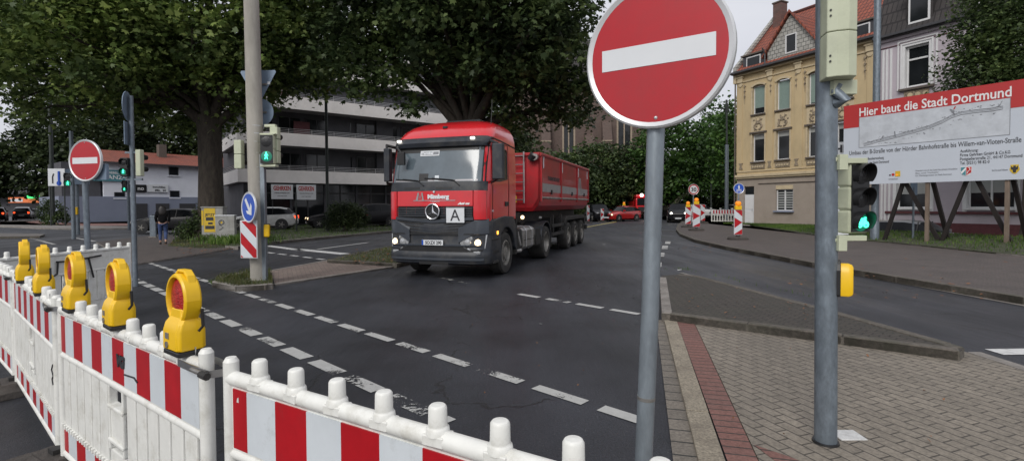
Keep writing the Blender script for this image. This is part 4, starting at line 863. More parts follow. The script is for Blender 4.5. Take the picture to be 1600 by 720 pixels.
b.tube([mpt(u, v) for u, v in ((.9, .78), (.94, .82), (.955, .95))], .008, 'text_grey', 4); b.tube([mpt(.28, .26), mpt(.275, .42)], .02, 'text_grey', 4); b.tube([mpt(.17, .18), mpt(.19, .32)], .012, 'text_grey', 4); b.tube([mpt(.68, .72), mpt(.65, .9), mpt(.675, .82)], .022, 'text_grey', 4); b.tube([mpt(.672, .88), mpt(.682, .96)], .02, 'text_red', 4)
rr = random.Random(5)
for _ in range(110):
    u = rr.uniform(.06, .95); j = max([i for i in range(len(main)) if main[i][0] <= u]); v = main[j][1] + rr.choice((-1, 1)) * rr.uniform(.07, .13); s = rr.uniform(.003, .008)
    if .03 < v < .95: q = mpt(u, v); b.box(q[0] - s * 3, q[0] + s * 3, -.013, -.008, q[2] - s * 1.5, q[2] + s * 1.5, 'text_grey')
b.build('map_drawing', mp_)
def fit(b, txt, size, x0, x1, z, k, y=-.008, bold=0.0):
    s0 = len(b.v); b.text(txt, size, x0, z, k, y=y, bold=bold); xs4 = [v.x for v in b.v[s0:]]; f = (x1 - x0) / (max(xs4) - min(xs4)); m_ = min(xs4)
    for i in range(s0, len(b.v)): b.v[i] = Vector((x0 + (b.v[i].x - m_) * f, b.v[i].y, b.v[i].z))
b = MB(); fit(b, 'Hier baut die Stadt Dortmund', BH * .145, .57, xr + .02, zf(.155), 'text_white', -.014, .007); b.build('headline', bb)
b = MB()
fit(b, 'Umbau der B-Straße von der Hörder Bahnhofstraße bis Willem-van-Vloten-Straße', BH * .075, .22, bbx(1594), zf(.625), 'text_dark')
x5 = bbx(1499)
for i, (t_, px1) in enumerate((('Ausführung:', 1527), ('Firma Gehrken GmbH & Co.KG', 1577), ('Pottgießerstraße 21, 44147 Dortmund', 1596), ('Tel. (0231) 98 82-0', 1545))): fit(b, t_, BH * .045, x5, bbx(px1), zf(.69 + i * .043), 'text_dark')
for i, (t_, px1) in enumerate((('Planung + Bauüberwachung', 1380), ('Tiefbauamt der Stadt Dortmund', 1388))): fit(b, t_, BH * .045, .55, bbx(px1), zf(.70 + i * .05), 'text_dark')
for i, t_ in enumerate(('Finanziert durch das Land Nordrhein-Westfalen', 'Bau und Verkehr', 'Der Oberbürgermeister der Stadt Dortmund')): fit(b, t_, BH * .024, bbx(1430), bbx((1495, 1466, 1486)[i]), zf(.87 + i * .028), 'text_grey')
fit(b, 'Stadt Dortmund Tiefbauamt', BH * .024, bbx(1549), bbx(1574), zf(.905), 'text_grey'); fit(b, 'emscher', BH * .03, bbx(1388), bbx(1403), zf(.955), 'text_grey')
b.build('lettering', bb)
b = MB(); xa = bbx(1390)
b.disc((xa, zf(.90)), .03, 'y', -.01, -.001, 'text_dark', 14); b.disc((xa + .1, zf(.895)), .05, 'y', -.01, -.001, 'text_red', 14); b.box(xa + .17, xa + .33, -.01, -.001, zf(.92), zf(.855), 'poster_yellow'); b.disc((xa + .22, zf(.9)), .035, 'y', -.014, -.01, 'amber', 12); b.build('logo_mark', bb); b = MB()
def shield(x, w_, zt_, h_, k, d=-.01): b.prism([(x, zt_), (x + w_, zt_), (x + w_, zt_ - h_ * .6), (x + w_ * .8, zt_ - h_ * .88), (x + w_ / 2, zt_ - h_), (x + w_ * .2, zt_ - h_ * .88), (x, zt_ - h_ * .6)], 'y', d, -.001, k)
xn = bbx(1500); wn = bbx(1517.5) - xn; hn = BH * .1
shield(xn, wn, zf(.845), hn, 'text_white')
b.prism([(xn + .01, zf(.85)), (xn + wn * .48, zf(.85)), (xn + .01, zf(.9))], 'y', -.014, -.01, 'teal'); b.prism([(xn + wn * .48, zf(.875)), (xn + wn * .48, zf(.94)), (xn + .03, zf(.925))], 'y', -.014, -.01, 'teal')
b.prism([(xn + wn * .52, zf(.85)), (xn + wn * .98, zf(.85)), (xn + wn * .96, zf(.91)), (xn + wn * .52, zf(.938))], 'y', -.013, -.01, 'text_red')
b.tube([(xn + wn * .6, -.016, zf(.92)), (xn + wn * .7, -.016, zf(.89)), (xn + wn * .85, -.016, zf(.885)), (xn + wn * .82, -.016, zf(.86)), (xn + wn * .68, -.016, zf(.862))], .012, 'text_white', 5)
b.build('emblem', bb); b = MB(); xe = bbx(1576.5); we = bbx(1592) - xe; b.disc((xe + we / 2, zf(.895)), we * .52, 'y', -.006, -.001, 'poster_yellow', 20); shield(xe + we * .08, we * .84, zf(.85), BH * .095, 'poster_yellow', -.01)
cx = xe + we / 2
for sg in (-1, 1):
    b.prism([(cx + sg * .01, zf(.885)), (cx + sg * we * .36, zf(.862)), (cx + sg * we * .34, zf(.90)), (cx + sg * we * .2, zf(.90)), (cx + sg * we * .14, zf(.925)), (cx + sg * .01, zf(.90))], 'y', -.016, -.01, 'text_dark')
b.box(cx - .03, cx + .03, -.017, -.01, zf(.93), zf(.86), 'text_dark'); b.build('emblem', bb)
# timber support
for px in (1447, 1572): b = MB(); x = bbx(px); b.box(x - .055, x + .055, .06, .17, -.1, z1 - .2, 'timber'); b.build('post', bb)
zb0 = .2
for px in (1572,): pass
for a, c, y in (((1407, z0 + .1), (1375, zb0), .35), ((1408, z0 + .1), (1462, zb0), .35), ((1507, z0 + .1), (1464, zb0), .35), ((1521, z0 + .1), (1577, zb0), .35), ((1452, z0 + .1), (1462, zb0), 1.2), ((1578, z0 + .1), (1590, zb0), 1.2), ((1650, z0 + .1), (1600, zb0), .35)):
    b = MB(); p, q = Vector((bbx(a[0]), .26, a[1])), Vector((bbx(c[0]), y + .1, c[1])); b.tube([p, q], .085, 'timber_dark', 4); b.build('brace', bb)
for za in (z0 + .05, z1 - .4): b = MB(); b.box(0, BW, .2, .3, za, za + .15, 'timber_dark'); b.build('cross_beam', bb)
# advertising column fragment left of the billboard (green poster with dark letters above)
hp = P(1311, 320, 21.5); t = thing('poster_board', 'small green poster board with HI PE letters behind the bicycle signal', 'poster', (hp.x, hp.y, .1), -.5)
b = MB(); b.box(-.25, .35, 0, .06, .1, 4.15, 'sign_white').box(-.22, .32, -.01, 0, 1.9, 3.2, 'teal').box(-.22, .32, -.016, -.01, 2.2, 2.3, 'text_white').box(-.22, .32, -.016, -.01, 2.6, 2.66, 'text_white'); b.build('sign_board', t)
b = MB(); b.text('HI', .42, -.2, 3.72, 'text_dark', y=-.008, bold=.02); b.text('PE', .42, -.2, 3.3, 'text_dark', y=-.008, bold=.02); b.build('lettering', t)
# ================================================================== VEHICLES
def wheel(par, x, y, r, wd, side, rimk='rim', spokes=5, name='wheel', detail=True):
    w_ = sub(name, par, (x, y, r)); s = side
    b = MB(); h = wd / 2
    b.lathe([(r * .62, -h * .8), (r * .66, -h), (r * .93, -h), (r, -h * .72), (r, h * .72), (r * .93, h), (r * .66, h), (r * .62, h * .8)], 'x', (0, 0, 0), 'tyre', 28); b.build('tyre', w_, smooth=35)
    b = MB(); o = s * h
    if detail == 'truck':
        b.lathe([(r * .64, o * .55), (r * .62, o * .92), (r * .56, o * .98), (r * .52, o * .6), (r * .38, o * .45), (r * .30, o * .55), (r * .28, o * .95), (r * .18, o * 1.02), (0, o * 1.05)], 'x', (0, 0, 0), rimk, 28)
        for i in range(10): a = i * .628; b.tube([(o * .5, r * .42 * math.cos(a), r * .42 * math.sin(a)), (o * .62, r * .42 * math.cos(a), r * .42 * math.sin(a))], .022, 'steel', 6); a += .314; b.tube([(o * .55, r * .49 * math.cos(a), r * .49 * math.sin(a)), (o * .60, r * .49 * math.cos(a), r * .49 * math.sin(a))], .032, 'chassis', 8)
    elif detail == 'dish':
        b.lathe([(r * .64, o * .9), (r * .58, o * .96), (r * .54, o * .55), (r * .35, -o * .1), (r * .30, -o * .1), (r * .27, o * .5), (r * .16, o * .62), (0, o * .64)], 'x', (0, 0, 0), rimk, 28)
        for i in range(10): a = i * .628; b.tube([(0, r * .42 * math.cos(a), r * .42 * math.sin(a)), (o * .3, r * .42 * math.cos(a), r * .42 * math.sin(a))], .02, 'chassis', 6)
    else:
        b.lathe([(r * .64, o * .7), (r * .62, o * .95), (r * .57, o * .8), (r * .55, o * .3), (0, o * .3)], 'x', (0, 0, 0), 'chassis', 20)
        for i in range(spokes):
            a = i * 2 * math.pi / spokes; b.tube([(o * .82, 0, 0), (o * .82, r * .59 * math.cos(a), r * .59 * math.sin(a))], [.05, .04], rimk, 6)
        b.lathe([(.07, o * .5), (.07, o * .95), (0, o * .98)], 'x', (0, 0, 0), rimk, 12)
    b.build('rim', w_, smooth=30); return w_
def ring_car(y, zl, zs, zb, zt, w_, wt, cr):
    """half section, then mirrored: sill, flank, belt, roof edge, roof"""
    h = [(w_ * .80, zl), (w_ * .97, zl + .08), (w_, zl + .25), (w_, (zl + zb) / 2 + .08), (w_ * .985, zb - .05), (w_ * .95, zb), (wt, max(zb, zt - cr)), (wt * .86, zt), (wt * .4, zt + .015)]
    return [(-x, y, z) for x, z in h] + [(x, y, z) for x, z in h[::-1]]
CARS = {  # stations: y, zlow, zbelt, ztop, w, wtop
 'hatch': (4.0, [(0, .42, .58, .60, .62, .55), (.08, .26, .66, .70, .78, .70), (.35, .20, .76, .82, .85, .74), (.9, .20, .88, .93, .87, .74), (1.25, .2, .93, .98, .87, .72), (1.85, .2, .95, 1.40, .87, .62), (2.3, .2, .96, 1.47, .87, .62), (3.0, .2, .98, 1.46, .87, .61), (3.5, .2, 1.0, 1.38, .86, .59), (3.85, .24, 1.0, 1.05, .83, .66), (4.0, .38, .80, .84, .76, .66)], (.72, 3.2), 4, 8),
 'estate': (4.6, [(0, .42, .56, .58, .62, .55), (.08, .26, .66, .70, .80, .70), (.4, .20, .76, .80, .88, .76), (1.1, .20, .86, .91, .89, .76), (1.4, .2, .9, .95, .89, .72), (2.1, .2, .93, 1.38, .89, .64), (2.7, .2, .95, 1.46, .89, .63), (3.6, .2, .97, 1.45, .89, .62), (4.2, .2, .99, 1.38, .88, .61), (4.5, .24, 1.0, 1.04, .84, .68), (4.6, .38, .8, .84, .76, .66)], (.85, 3.65), 4, 8),
 'suv': (4.4, [(0, .46, .74, .78, .68, .6), (.08, .30, .84, .90, .84, .74), (.35, .26, .96, 1.0, .91, .78), (.9, .26, 1.04, 1.1, .92, .78), (1.2, .26, 1.08, 1.14, .92, .76), (1.75, .26, 1.10, 1.60, .92, .68), (2.3, .26, 1.12, 1.68, .92, .68), (3.3, .26, 1.14, 1.67, .92, .67), (3.9, .26, 1.16, 1.58, .91, .65), (4.28, .3, 1.15, 1.2, .88, .72), (4.4, .45, .9, .95, .8, .7)], (.85, 3.5), 4, 8)}
def car(name, label, loc, rz, kind, paint, lights='', cat='car', group=None, plate=True, tails='', extra=None):
    """front at local y=0 facing -y; x to the viewer's right when seen from the front"""
    t = thing(name, label, cat, loc, rz, group); Ln, st, (wf, wr), i0, i1 = CARS[kind]; c = Ln / 2
    rings = [ring_car(y - c, zl, 0, zb, zt, w_, wt, .07 if zt - zb > .2 else .03) for y, zl, zb, zt, w_, wt in st]
    b = MB(); g = MB(); n = len(rings[0]); vs = [p for r in rings for p in r]
    bf, gf = [], []
    for i in range(len(rings) - 1):
        for j in range(n):
            f = (i * n + j, i * n + (j + 1) % n, (i + 1) * n + (j + 1) % n, (i + 1) * n + j)
            side = j in (5, 11); top = j in (6, 7, 8, 9, 10)
            if side and i0 < i < i1 - 0 and i >= 5 and i <= len(rings) - 4: gf.append(f)
            elif top and i == 4: gf.append(f)
            elif top and i == len(rings) - 3: gf.append(f)
            elif side and i in (4, len(rings) - 3): gf.append(f)
            else: bf.append(f)
    bf += [tuple(range(n))[::-1], tuple(range((len(rings) - 1) * n, len(rings) * n))]
    b.add(vs, bf, paint); b.box(-.6, .6, -c + .3, c - .3, .12, .3, 'chassis'); 
    for y in (wf - c, wr - c):     # dark wheel arches
        for s in (-1, 1): b.lathe([(.385, -.01), (.385, .02), (0, .03)], 'x', (s * (st[3][4] + .0) - (.01 if s > 0 else -.0), y, .34), 'black', 20)
    b.build('body', t, smooth=38)
    g.add(vs, gf, 'glass_car'); g.build('window', t, smooth=30)
    b = MB()      # pillars
    for s in (-1, 1):
        for y, zb, zt, wt in ((st[5][0] + .05 - c, .95, 1.4, .63), ((st[6][0] + st[7][0]) / 2 - c, .97, 1.45, .62)):
            zb = st[6][2]; zt = st[6][3] - .05; wt = st[6][5]
            b.tube([(s * st[6][4] * .955, y, zb), (s * wt * 1.005, y, zt)], .028, 'black', 5)
        b.box(s * .88 - .1, s * .88 + .1, st[4][0] + .15 - c, st[4][0] + .27 - c, st[4][2] + .04, st[4][2] + .18, paint)
    b.build('pillar', t)
    for y in (wf - c, wr - c):
        for s in (-1, 1): wheel(t, s * (st[3][4] - .09), y, .33, .2, s)
    zh = st[1][2] - .02
    for s in (-1, 1):
        b = MB(); b.lathe([(.0, -.05), (.09, -.03), (.1, .03)], 'y', (s * .58, -c + .04, zh), lights or 'lamp_glass', 14); b.box(s * .58 - .14, s * .58 + .14, -c + .03, -c + .12, zh - .07, zh + .07, 'lamp_glass'); b.build('headlight', t)
        b = MB(); b.box(s * .66 - .1, s * .66 + .1, c - .1, c - .0, st[-2][2] - .32, st[-2][2] - .1, tails or 'lens_red'); b.build('tail_light', t, bevel=.02)
    b = MB(); b.box(-.4, .4, -c - .015, -c + .05, .42, .54, 'black'); b.build('grille', t)
    b = MB(); b.box(-.26, .26, -c - .03, -c - .0, .34, .45, 'sign_white'); b.build('licence_plate', t); b = MB(); b.box(-.26, .26, c, c + .03, .55, .66, 'sign_white'); b.build('licence_plate', t)
    return t
def atg(px, py, z=0): return G(px, py, z)
# parked / moving cars ------------------------------------------------
p = P(268, 340, 31.5); car('parked_car', 'black hatchback parked with its silver lit nose left, behind the walking woman', (p.x, p.y, .05), rad(-90) + .12, 'hatch', 'car_black')
p = P(413, 340, 33.0); car('parked_car', 'white hatchback with its tail to the right beside the concrete mast', (p.x, p.y, .12), rad(-90) + .25, 'hatch', 'car_white', tails='red_lit')
p = P(526, 340, 35.5); car('moving_car', 'dark car with a lit headlight emerging from behind the clipped bush', (p.x, p.y, .12), rad(-90) + .5, 'hatch', 'car_black', lights='lamp_warm')
p = P(577, 340, 37.0); car('moving_car', 'dark sport utility car just right of the clipped bush', (p.x, p.y, .12), rad(-90) + .6, 'suv', 'car_black', tails='red_lit')
p = G(8, 345.5); car('moving_car', 'dark car with glowing tail lights at the left end of the queue', (p.x - 1, p.y, 0), rad(-138), 'suv', 'car_black', tails='red_lit', group='cars queueing at the left junction')
p = G(37, 343.5); car('moving_car', 'dark van-like car with a glowing right tail light, middle of the left queue', (p.x, p.y, 0), rad(-141), 'suv', 'car_grey', tails='red_lit', group='cars queueing at the left junction')
p = G(60, 342); car('moving_car', 'dark car with pale roof just before the round bush', (p.x, p.y, 0), rad(90), 'estate', 'car_black', group='cars queueing at the left junction')
p = P(971, 340, 49); car('moving_car', 'bright red hatchback with lit headlights on the far road', (p.x, p.y, 0), -.95, 'hatch', 'car_red', lights='lamp_warm')
p = P(934, 340, 50); car('parked_car', 'dark off-road car directly behind the tipper', (p.x, p.y, 0), .1, 'suv', 'car_black')
p = P(1098, 340, 56); car('parked_car', 'white car half hidden behind the three guide beacons', (p.x, p.y, .1), rad(90), 'hatch', 'car_white')
p = P(1143, 340, 54); car('parked_car', 'white car behind the red and white site fence', (p.x, p.y, .1), rad(-90) + .3, 'estate', 'car_white')
p = P(1440, 340, 22.8); car('parked_car', 'silver grey estate car parked behind the billboard braces', (p.x, p.y, -.62), ang(HU) + rad(90), 'estate', 'car_silver')
p = P(1059, 340, 46); car('parked_car', 'black car parked beneath the digger arm', (p.x, p.y, 0), -.3, 'suv', 'car_black', lights='lamp_lit')
# distant red lorry with lit lamps
p = P(1010, 340, 55); t = thing('red_lorry', 'small red lorry with four bright lamps on the far road', 'lorry', (p.x, p.y, 0), -.1)
b = MB(); b.box(-1.15, 1.15, 0, 1.9, .75, 2.3, 'truck_red').box(-1.1, 1.1, .1, 1.9, 2.3, 2.7, 'truck_red'); b.build('cab', t, bevel=.12)
b = MB(); b.box(-1.0, 1.0, -.02, .1, 1.5, 2.3, 'glass_car'); b.build('windscreen', t, bevel=.03); b = MB(); b.box(-.9, .9, -.03, .02, .8, 1.35, 'black'); b.box(-.26, .26, -.05, -.03, .85, .97, 'sign_white'); b.build('grille', t)
b = MB(); b.box(-1.1, 1.1, 2.1, 7, 1.0, 1.2, 'chassis').box(-1.15, 1.15, 2.1, 7, 1.2, 2.0, 'truck_red'); b.build('load_bed', t)
for x, z in ((-.5, 2.62), (.5, 2.62)):
    b = MB(); b.lathe([(.0, -.08), (.17, -.05), (.18, .03)], 'y', (x, -.0, z), 'lamp_lit', 14); b.build('headlight', t)
for s in (-1, 1):
    wheel(t, s * .95, 1.0, .45, .28, s); wheel(t, s * .95, 5.2, .45, .28, s)
# digger
p = P(1056, 340, 62); t = thing('digger', 'pale excavator with a raised curved arm beside the black car', 'digger', (p.x, p.y, 0), .2)
b = MB(); b.box(-1.2, 1.2, -1.4, 1.8, .9, 1.5, 'digger'); b.build('body', t, bevel=.08); b = MB(); b.box(-1.2, -.1, -1.2, .2, 1.5, 2.7, 'glass_car'); b.build('cab', t, bevel=.06)
for s in (-1, 1):
    b = MB(); b.loft([[(s * 1.1 - .25, y, z) for y, z in ((-1.6, .2), (-1.9, .5), (-1.6, .85), (1.6, .85), (1.9, .5), (1.6, .2))], [(s * 1.1 + .25, y, z) for y, z in ((-1.6, .2), (-1.9, .5), (-1.6, .85), (1.6, .85), (1.9, .5), (1.6, .2))]], 'rubber'); b.build('track', t)
b = MB(); b.tube([(-.9, -1, 1.5), (-.5, -1.4, 2.2), (.4, -1.6, 2.75), (1.5, -1.7, 3.0), (1.9, -1.7, 2.7)], [.25, .3, .26, .2, .12], 'digger', 8); b.tube([(-1.1, -1.3, 1.7), (-1.3, -1.6, 1.0), (-1, -1.7, .6)], [.22, .2, .3], 'digger', 8); b.build('arm', t, smooth=50)

# ================================================================== THE TIPPER TRUCK
HD = rad(18.6)
hx, hy = math.cos(HD), -math.sin(HD); bx, by = math.sin(HD), math.cos(HD)
wc = G(787, 427); TO = Vector((wc.x - 1.15 * hx - 1.44 * bx, wc.y - 1.15 * hy - 1.44 * by, 0))
tk = thing('tipper_truck', 'large red articulated tipper truck with lit headlights driving towards the crossing', 'truck', TO, -HD)
ZS = [1.18, 1.35, 1.62, 1.97, 2.10, 2.55, 2.95, 3.11, 3.21, 3.37, 3.51, 3.60, 3.66, 3.68]
WS = [1.22, 1.225, 1.23, 1.235, 1.235, 1.23, 1.215, 1.205, 1.20, 1.16, 1.08, .96, .78, .60]
YF = [.10, .09, .09, .10, .115, .21, .31, .36, .42, .58, .80, 1.02, 1.22, 1.4]
YB = [2.15] * 8 + [2.15, 2.14, 2.12, 2.06, 1.98, 1.9]
RC = [.26, .27, .28, .28, .28, .28, .28, .28, .29, .32, .34, .36, .36, .3]
def ip(A, z): return float(np.interp(z, ZS, A))
def fy(x, z):
    w_, r = ip(WS, z), ip(RC, z); y = ip(YF, z) + .05 * (x / w_) ** 2; e = abs(x) - (w_ - r)
    if e > 0: y += r - math.sqrt(max(0, r * r - min(e, r) ** 2))
    return y
def cab_ring(z):
    w_, yb, r = ip(WS, z), ip(YB, z), ip(RC, z); n = 9; pts = [(-w_, yb, z), (-w_, (yb + fy(w_, z)) / 2 + .2, z)]
    xs = [-w_ + (r * (1 - math.cos(i / n * math.pi / 2))) for i in range(n + 1)] 
    m = [-(w_ - r) + 2 * (w_ - r) * i / 8 for i in range(1, 8)]
    xx = xs + m + [-x for x in xs[::-1]]
    pts += [(x, fy(x, z), z) for x in xx] + [(w_, (yb + fy(w_, z)) / 2 + .2, z), (w_, yb, z)]
    return pts
b = MB(); zz = list(np.linspace(1.3, 3.21, 14)) + [3.29, 3.37, 3.44, 3.51, 3.56, 3.60, 3.64, 3.66, 3.68]; b.loft([cab_ring(z) for z in zz], 'truck_red')
cab = b.build('cab', tk, smooth=48)
def fpatch(x0, x1, z0, z1, k, off=.008, nx=18, nz=6, name=None, par=None, zc=None, th=.02, mb=None, smooth=30):
    """a shaped panel lying on the cab's front; x0/x1 may be functions of z"""
    B = mb or MB(); f0 = x0 if callable(x0) else (lambda z: x0); f1 = x1 if callable(x1) else (lambda z: x1); rings = []
    G0 = []; G1 = []
    for i in range(nz + 1):
        z = z0 + (z1 - z0) * i / nz
        G0.append([(f0(z) + (f1(z) - f0(z)) * j / nx) for j in range(nx + 1)])
    vs = []
    for o in (-off, -off + th):
        for i in range(nz + 1):
            z = z0 + (z1 - z0) * i / nz
            for x in G0[i]:
                zq = z + (zc(x) * (1 if (zc and True) else 0) if zc else 0); vs.append((x, fy(x, min(zq, 3.68)) + o, zq))
    m = nx + 1; N = m * (nz + 1); fs = []
    for i in range(nz):
        for j in range(nx):
            a = i * m + j; fs.append((a, a + 1, a + m + 1, a + m)); fs.append((a + N, a + m + N, a + m + 1 + N, a + 1 + N))
    for j in range(nx): fs += [(j, j + N, j + 1 + N, j + 1), (nz * m + j, nz * m + j + 1, nz * m + j + 1 + N, nz * m + j + N)]
    for i in range(nz): fs += [(i * m, (i + 1) * m, (i + 1) * m + N, i * m + N), (i * m + nx, i * m + nx + N, (i + 1) * m + nx + N, (i + 1) * m + nx)]
    B.add(vs, fs, k)
    return B if mb is not None else B.build(name, par, smooth=smooth)
fpatch(-1.17, 1.17, 2.05, 3.07, 'black', .006, 26, 8, 'windscreen_frame', cab)
ws = fpatch(-1.09, 1.09, 2.17, 2.96, 'screen', .014, 26, 8, 'windscreen', cab)
b = MB()      # things seen behind/at the screen: dark header, papers, boards
fpatch(-1.09, -.15, 2.84, 2.965, 'black', .019, 10, 2, mb=b, th=.004); fpatch(-.15, 1.09, 2.865, 2.965, 'black', .019, 10, 2, mb=b, th=.004); b.build('sun_band', ws)
b = MB(); fpatch(-.42, .06, 2.76, 2.88, 'sign_white', .024, 6, 2, mb=b, th=.004); fpatch(-.39, .04, 2.785, 2.855, 'text_grey', .027, 6, 1, mb=b, th=.003); b.build('name_board', ws)
b = MB(); b.text('Terminal', .08, -.38, 2.795, 'sign_white', y=0, bold=.004, xm=lambda p: Vector((p.x, fy(p.x, p.z) - .030 + p.y, p.z))); b.build('lettering', ws)
b = MB(); fpatch(-.40, -.17, 2.185, 2.36, 'black', .018, 4, 2, mb=b, th=.004); b.build('dashboard_box', ws); b = MB(); fpatch(-.0, .10, 2.19, 2.31, 'sheet_white', .018, 4, 2, mb=b, th=.004); b.build('paper', ws); b = MB(); fpatch(-1.0, 1.02, 2.18, 2.215, 'silver_graphic', .017, 12, 1, mb=b, th=.003); b.build('dashboard_edge', ws)
# visor
b = MB(); rows = [(2.95, -.03), (2.96, -.10), (3.05, -.16), (3.15, -.11), (3.19, -.02)]; xs = [-1.20 + 2.4 * i / 26 for i in range(27)]
b.loft([[(x, fy(x, z) + o * (1 - .35 * abs(x / 1.2) ** 4), z + .0) for x in xs] for z, o in rows], 'anthracite', cap=False, closed=False); vis = b.build('sun_visor', cab, smooth=40)
for x in (-.98, .86):
    b = MB(); z = 3.12; y0 = fy(x, z) - .13; b.box(x - .05, x + .05, y0 - .02, y0 + .03, z - .025, z + .025, 'lamp_lit'); b.build('marker_light', vis, bevel=.015)
b = MB(); b.box(-.05, .05, fy(0, 3.42) - .02, fy(0, 3.42) + .1, 3.42, 3.48, 'black'); b.box(.86, .98, 1.15, 1.23, 3.2, 3.27, 'black'); b.build('roof_fitting', cab, bevel=.01)
b = MB(); b.box(-.35, .55, 1.45, 1.95, 3.665, 3.74, 'black_gloss'); b.build('roof_hatch', cab, bevel=.02)
b = MB(); b.tube([(1.0, 1.0, 3.3), (1.01, 1.1, 4.1)], .008, 'black', 5); b.build('aerial', cab)
b = MB(); b.tube([(-1.1, fy(1.1, 3.05) + .0, 3.02), (-.95, fy(.95, 3.0) - .22, 2.96), (-.80, fy(.8, 2.85) - .24, 2.82)], .03, 'black', 8); b.box(-.88, -.70, fy(.8, 2.75) - .28, fy(.8, 2.75) - .2, 2.56, 2.84, 'black'); b.build('kerb_mirror', cab, bevel=.03)
# cowl below the screen with two wipers
b = MB(); fpatch(-1.2, 1.2, 1.965, 2.17, 'anthracite', .03, 24, 3, mb=b, th=.03); 
for x in (-.55, .25): fpatch(x - .2, x + .2, 2.0, 2.05, 'black', .035, 6, 1, mb=b)
cw = b.build('cowl', cab, smooth=30)
for x0, x1, z1_ in ((.62, -.25, 2.25), (-.25, -1.0, 2.24)):
    b = MB(); pt = lambda x, z, o=.045: (x, fy(x, z) - o, z); b.tube([pt(x0, 2.08), pt(x0 - .15, 2.20), pt(x1 + .2, z1_)], .013, 'black', 6); b.tube([pt(x0 - .12, 2.19, .03), pt(x1, z1_, .03)], .016, 'black', 6); b.build('wiper', cab)
# red front panel and grille
b = MB(); fpatch(-.93, .93, 1.625, 1.965, 'truck_red', .035, 20, 4, mb=b, th=.035); b.build('front_flap', cab, smooth=30, bevel=.01)
for s in (-1, 1): b = MB(); fpatch((lambda z, s=s: s * .95 - .0) if s > 0 else -1.19, 1.19 if s > 0 else -.95, 1.33, 1.965, 'truck_red', .045, 6, 6, mb=b, th=.05); b.build('corner_panel', cab, smooth=30, bevel=.012)
g = MB(); fpatch(-.93, .93, 1.0, 1.62, 'black', -.0, 20, 6, mb=g, th=.05)
for i in range(4): z = 1.40 + i * .052; fpatch(-.92, .92, z, z + .030, 'anthracite', .045, 20, 1, mb=g, th=.05); fpatch(-.92, .92, z + .026, z + .031, 'grille_edge', .048, 20, 1, mb=g, th=.01)
for i in range(5):
    z = 1.03 + i * .062; zc = lambda x: -.08 * (1 - min(1, abs(x) / .9)) ; fpatch(-.86 + i * -.008, .86 + i * .008, z + .055, z + .085, 'chassis', .045, 20, 1, mb=g, th=.05, zc=zc); fpatch(-.86 + i * -.008, .86 + i * .008, z + .082, z + .087, 'grille_edge', .048, 20, 1, mb=g, th=.01, zc=zc)
fpatch(-.95, .95, 1.325, 1.39, 'bumper_face', .075, 20, 1, mb=g, th=.08, zc=lambda x: -.07 * (1 - min(1, abs(x) / .9)))
g.build('grille', cab, smooth=25)
# emblem: ring with three-pointed star
b = MB(); ec = (0, 1.51); ye = fy(0, 1.5) - .07; b.disc(ec, .16, 'y', ye - .0, ye + .05, 'black', 36)
n = 36; b.loft([[(ec[0] + (.165 + .016 * math.cos(a)) * math.cos(t), ye - .015 + .016 * math.sin(a), ec[1] + (.165 + .016 * math.cos(a)) * math.sin(t)) for a in [q * math.pi / 4 for q in range(8)]] for t in [2 * math.pi * i / n for i in range(n + 1)]], 'chrome', cap=False)
for i in range(3):
    a = math.pi / 2 + i * 2 * math.pi / 3; tipp = (ec[0] + .162 * math.cos(a), ye - .015, ec[1] + .162 * math.sin(a)); l = (ec[0] + .026 * math.cos(a + 1.05), ye - .01, ec[1] + .026 * math.sin(a + 1.05)); r = (ec[0] + .026 * math.cos(a - 1.05), ye - .01, ec[1] + .026 * math.sin(a - 1.05)); c = (ec[0], ye - .035, ec[1])
    b.add([c, l, tipp, r], [(0, 1, 2), (0, 2, 3)], 'chrome')
b.build('star_emblem', cab, smooth=30)
# lettering on the flap: M mark, name and underline, small model script
FY = lambda p: Vector((p.x, fy(p.x, p.z) - .046 + p.y, p.z))
b = MB(); b.text('Mimberg', .12, -.14, 1.80, 'sign_white', sx=1.2, bold=.009, xm=FY); b.text('Transporte', .04, -.08, 1.725, 'sign_white', sx=1.3, xm=FY); b.text('Actros', .06, .60, 1.665, 'text_white', sx=1.5, bold=.006, shear=.4, xm=FY)
def flat(poly, k, mb=b, d=.044): mb.add([(x, fy(x, z) - d, z) for x, z in poly], [tuple(range(len(poly)))], k)
flat([(-.50, 1.745), (.52, 1.745), (.54, 1.762), (-.50, 1.762)], 'silver_graphic')
flat([(-.52, 1.745), (-.44, 1.765), (-.395, 1.93), (-.36, 1.93), (-.385, 1.765), (-.36, 1.745)], 'silver_graphic'); flat([(-.16, 1.745), (-.24, 1.765), (-.265, 1.93), (-.30, 1.93), (-.275, 1.765), (-.30, 1.745)], 'silver_graphic'); flat([(-.365, 1.9), (-.33, 1.81), (-.295, 1.9), (-.30, 1.865), (-.33, 1.785), (-.36, 1.865)], 'silver_graphic')
b.lathe([(0, -.02), (.022, -.015), (.024, .01)], 'y', (.02, fy(0, 1.93) - .05, 1.945), 'sign_white', 12); b.build('lettering', cab, rec=False)
b = MB(); fpatch(.34, .76, 1.27, 1.60, 'sign_white', .10, 4, 2, mb=b, th=.015); fpatch(.345, .755, 1.585, 1.592, 'text_dark', .102, 4, 1, mb=b, th=.01); w_b = b.build('waste_board', cab, smooth=20)
b = MB(); A_ = lambda p: Vector((p.x, fy(p.x, p.z) - .103 + p.y, p.z)); b.text('A', .36, .55, 1.31, 'text_dark', align='CENTER', sx=.95, xm=A_); b.build('lettering', w_b, rec=False)
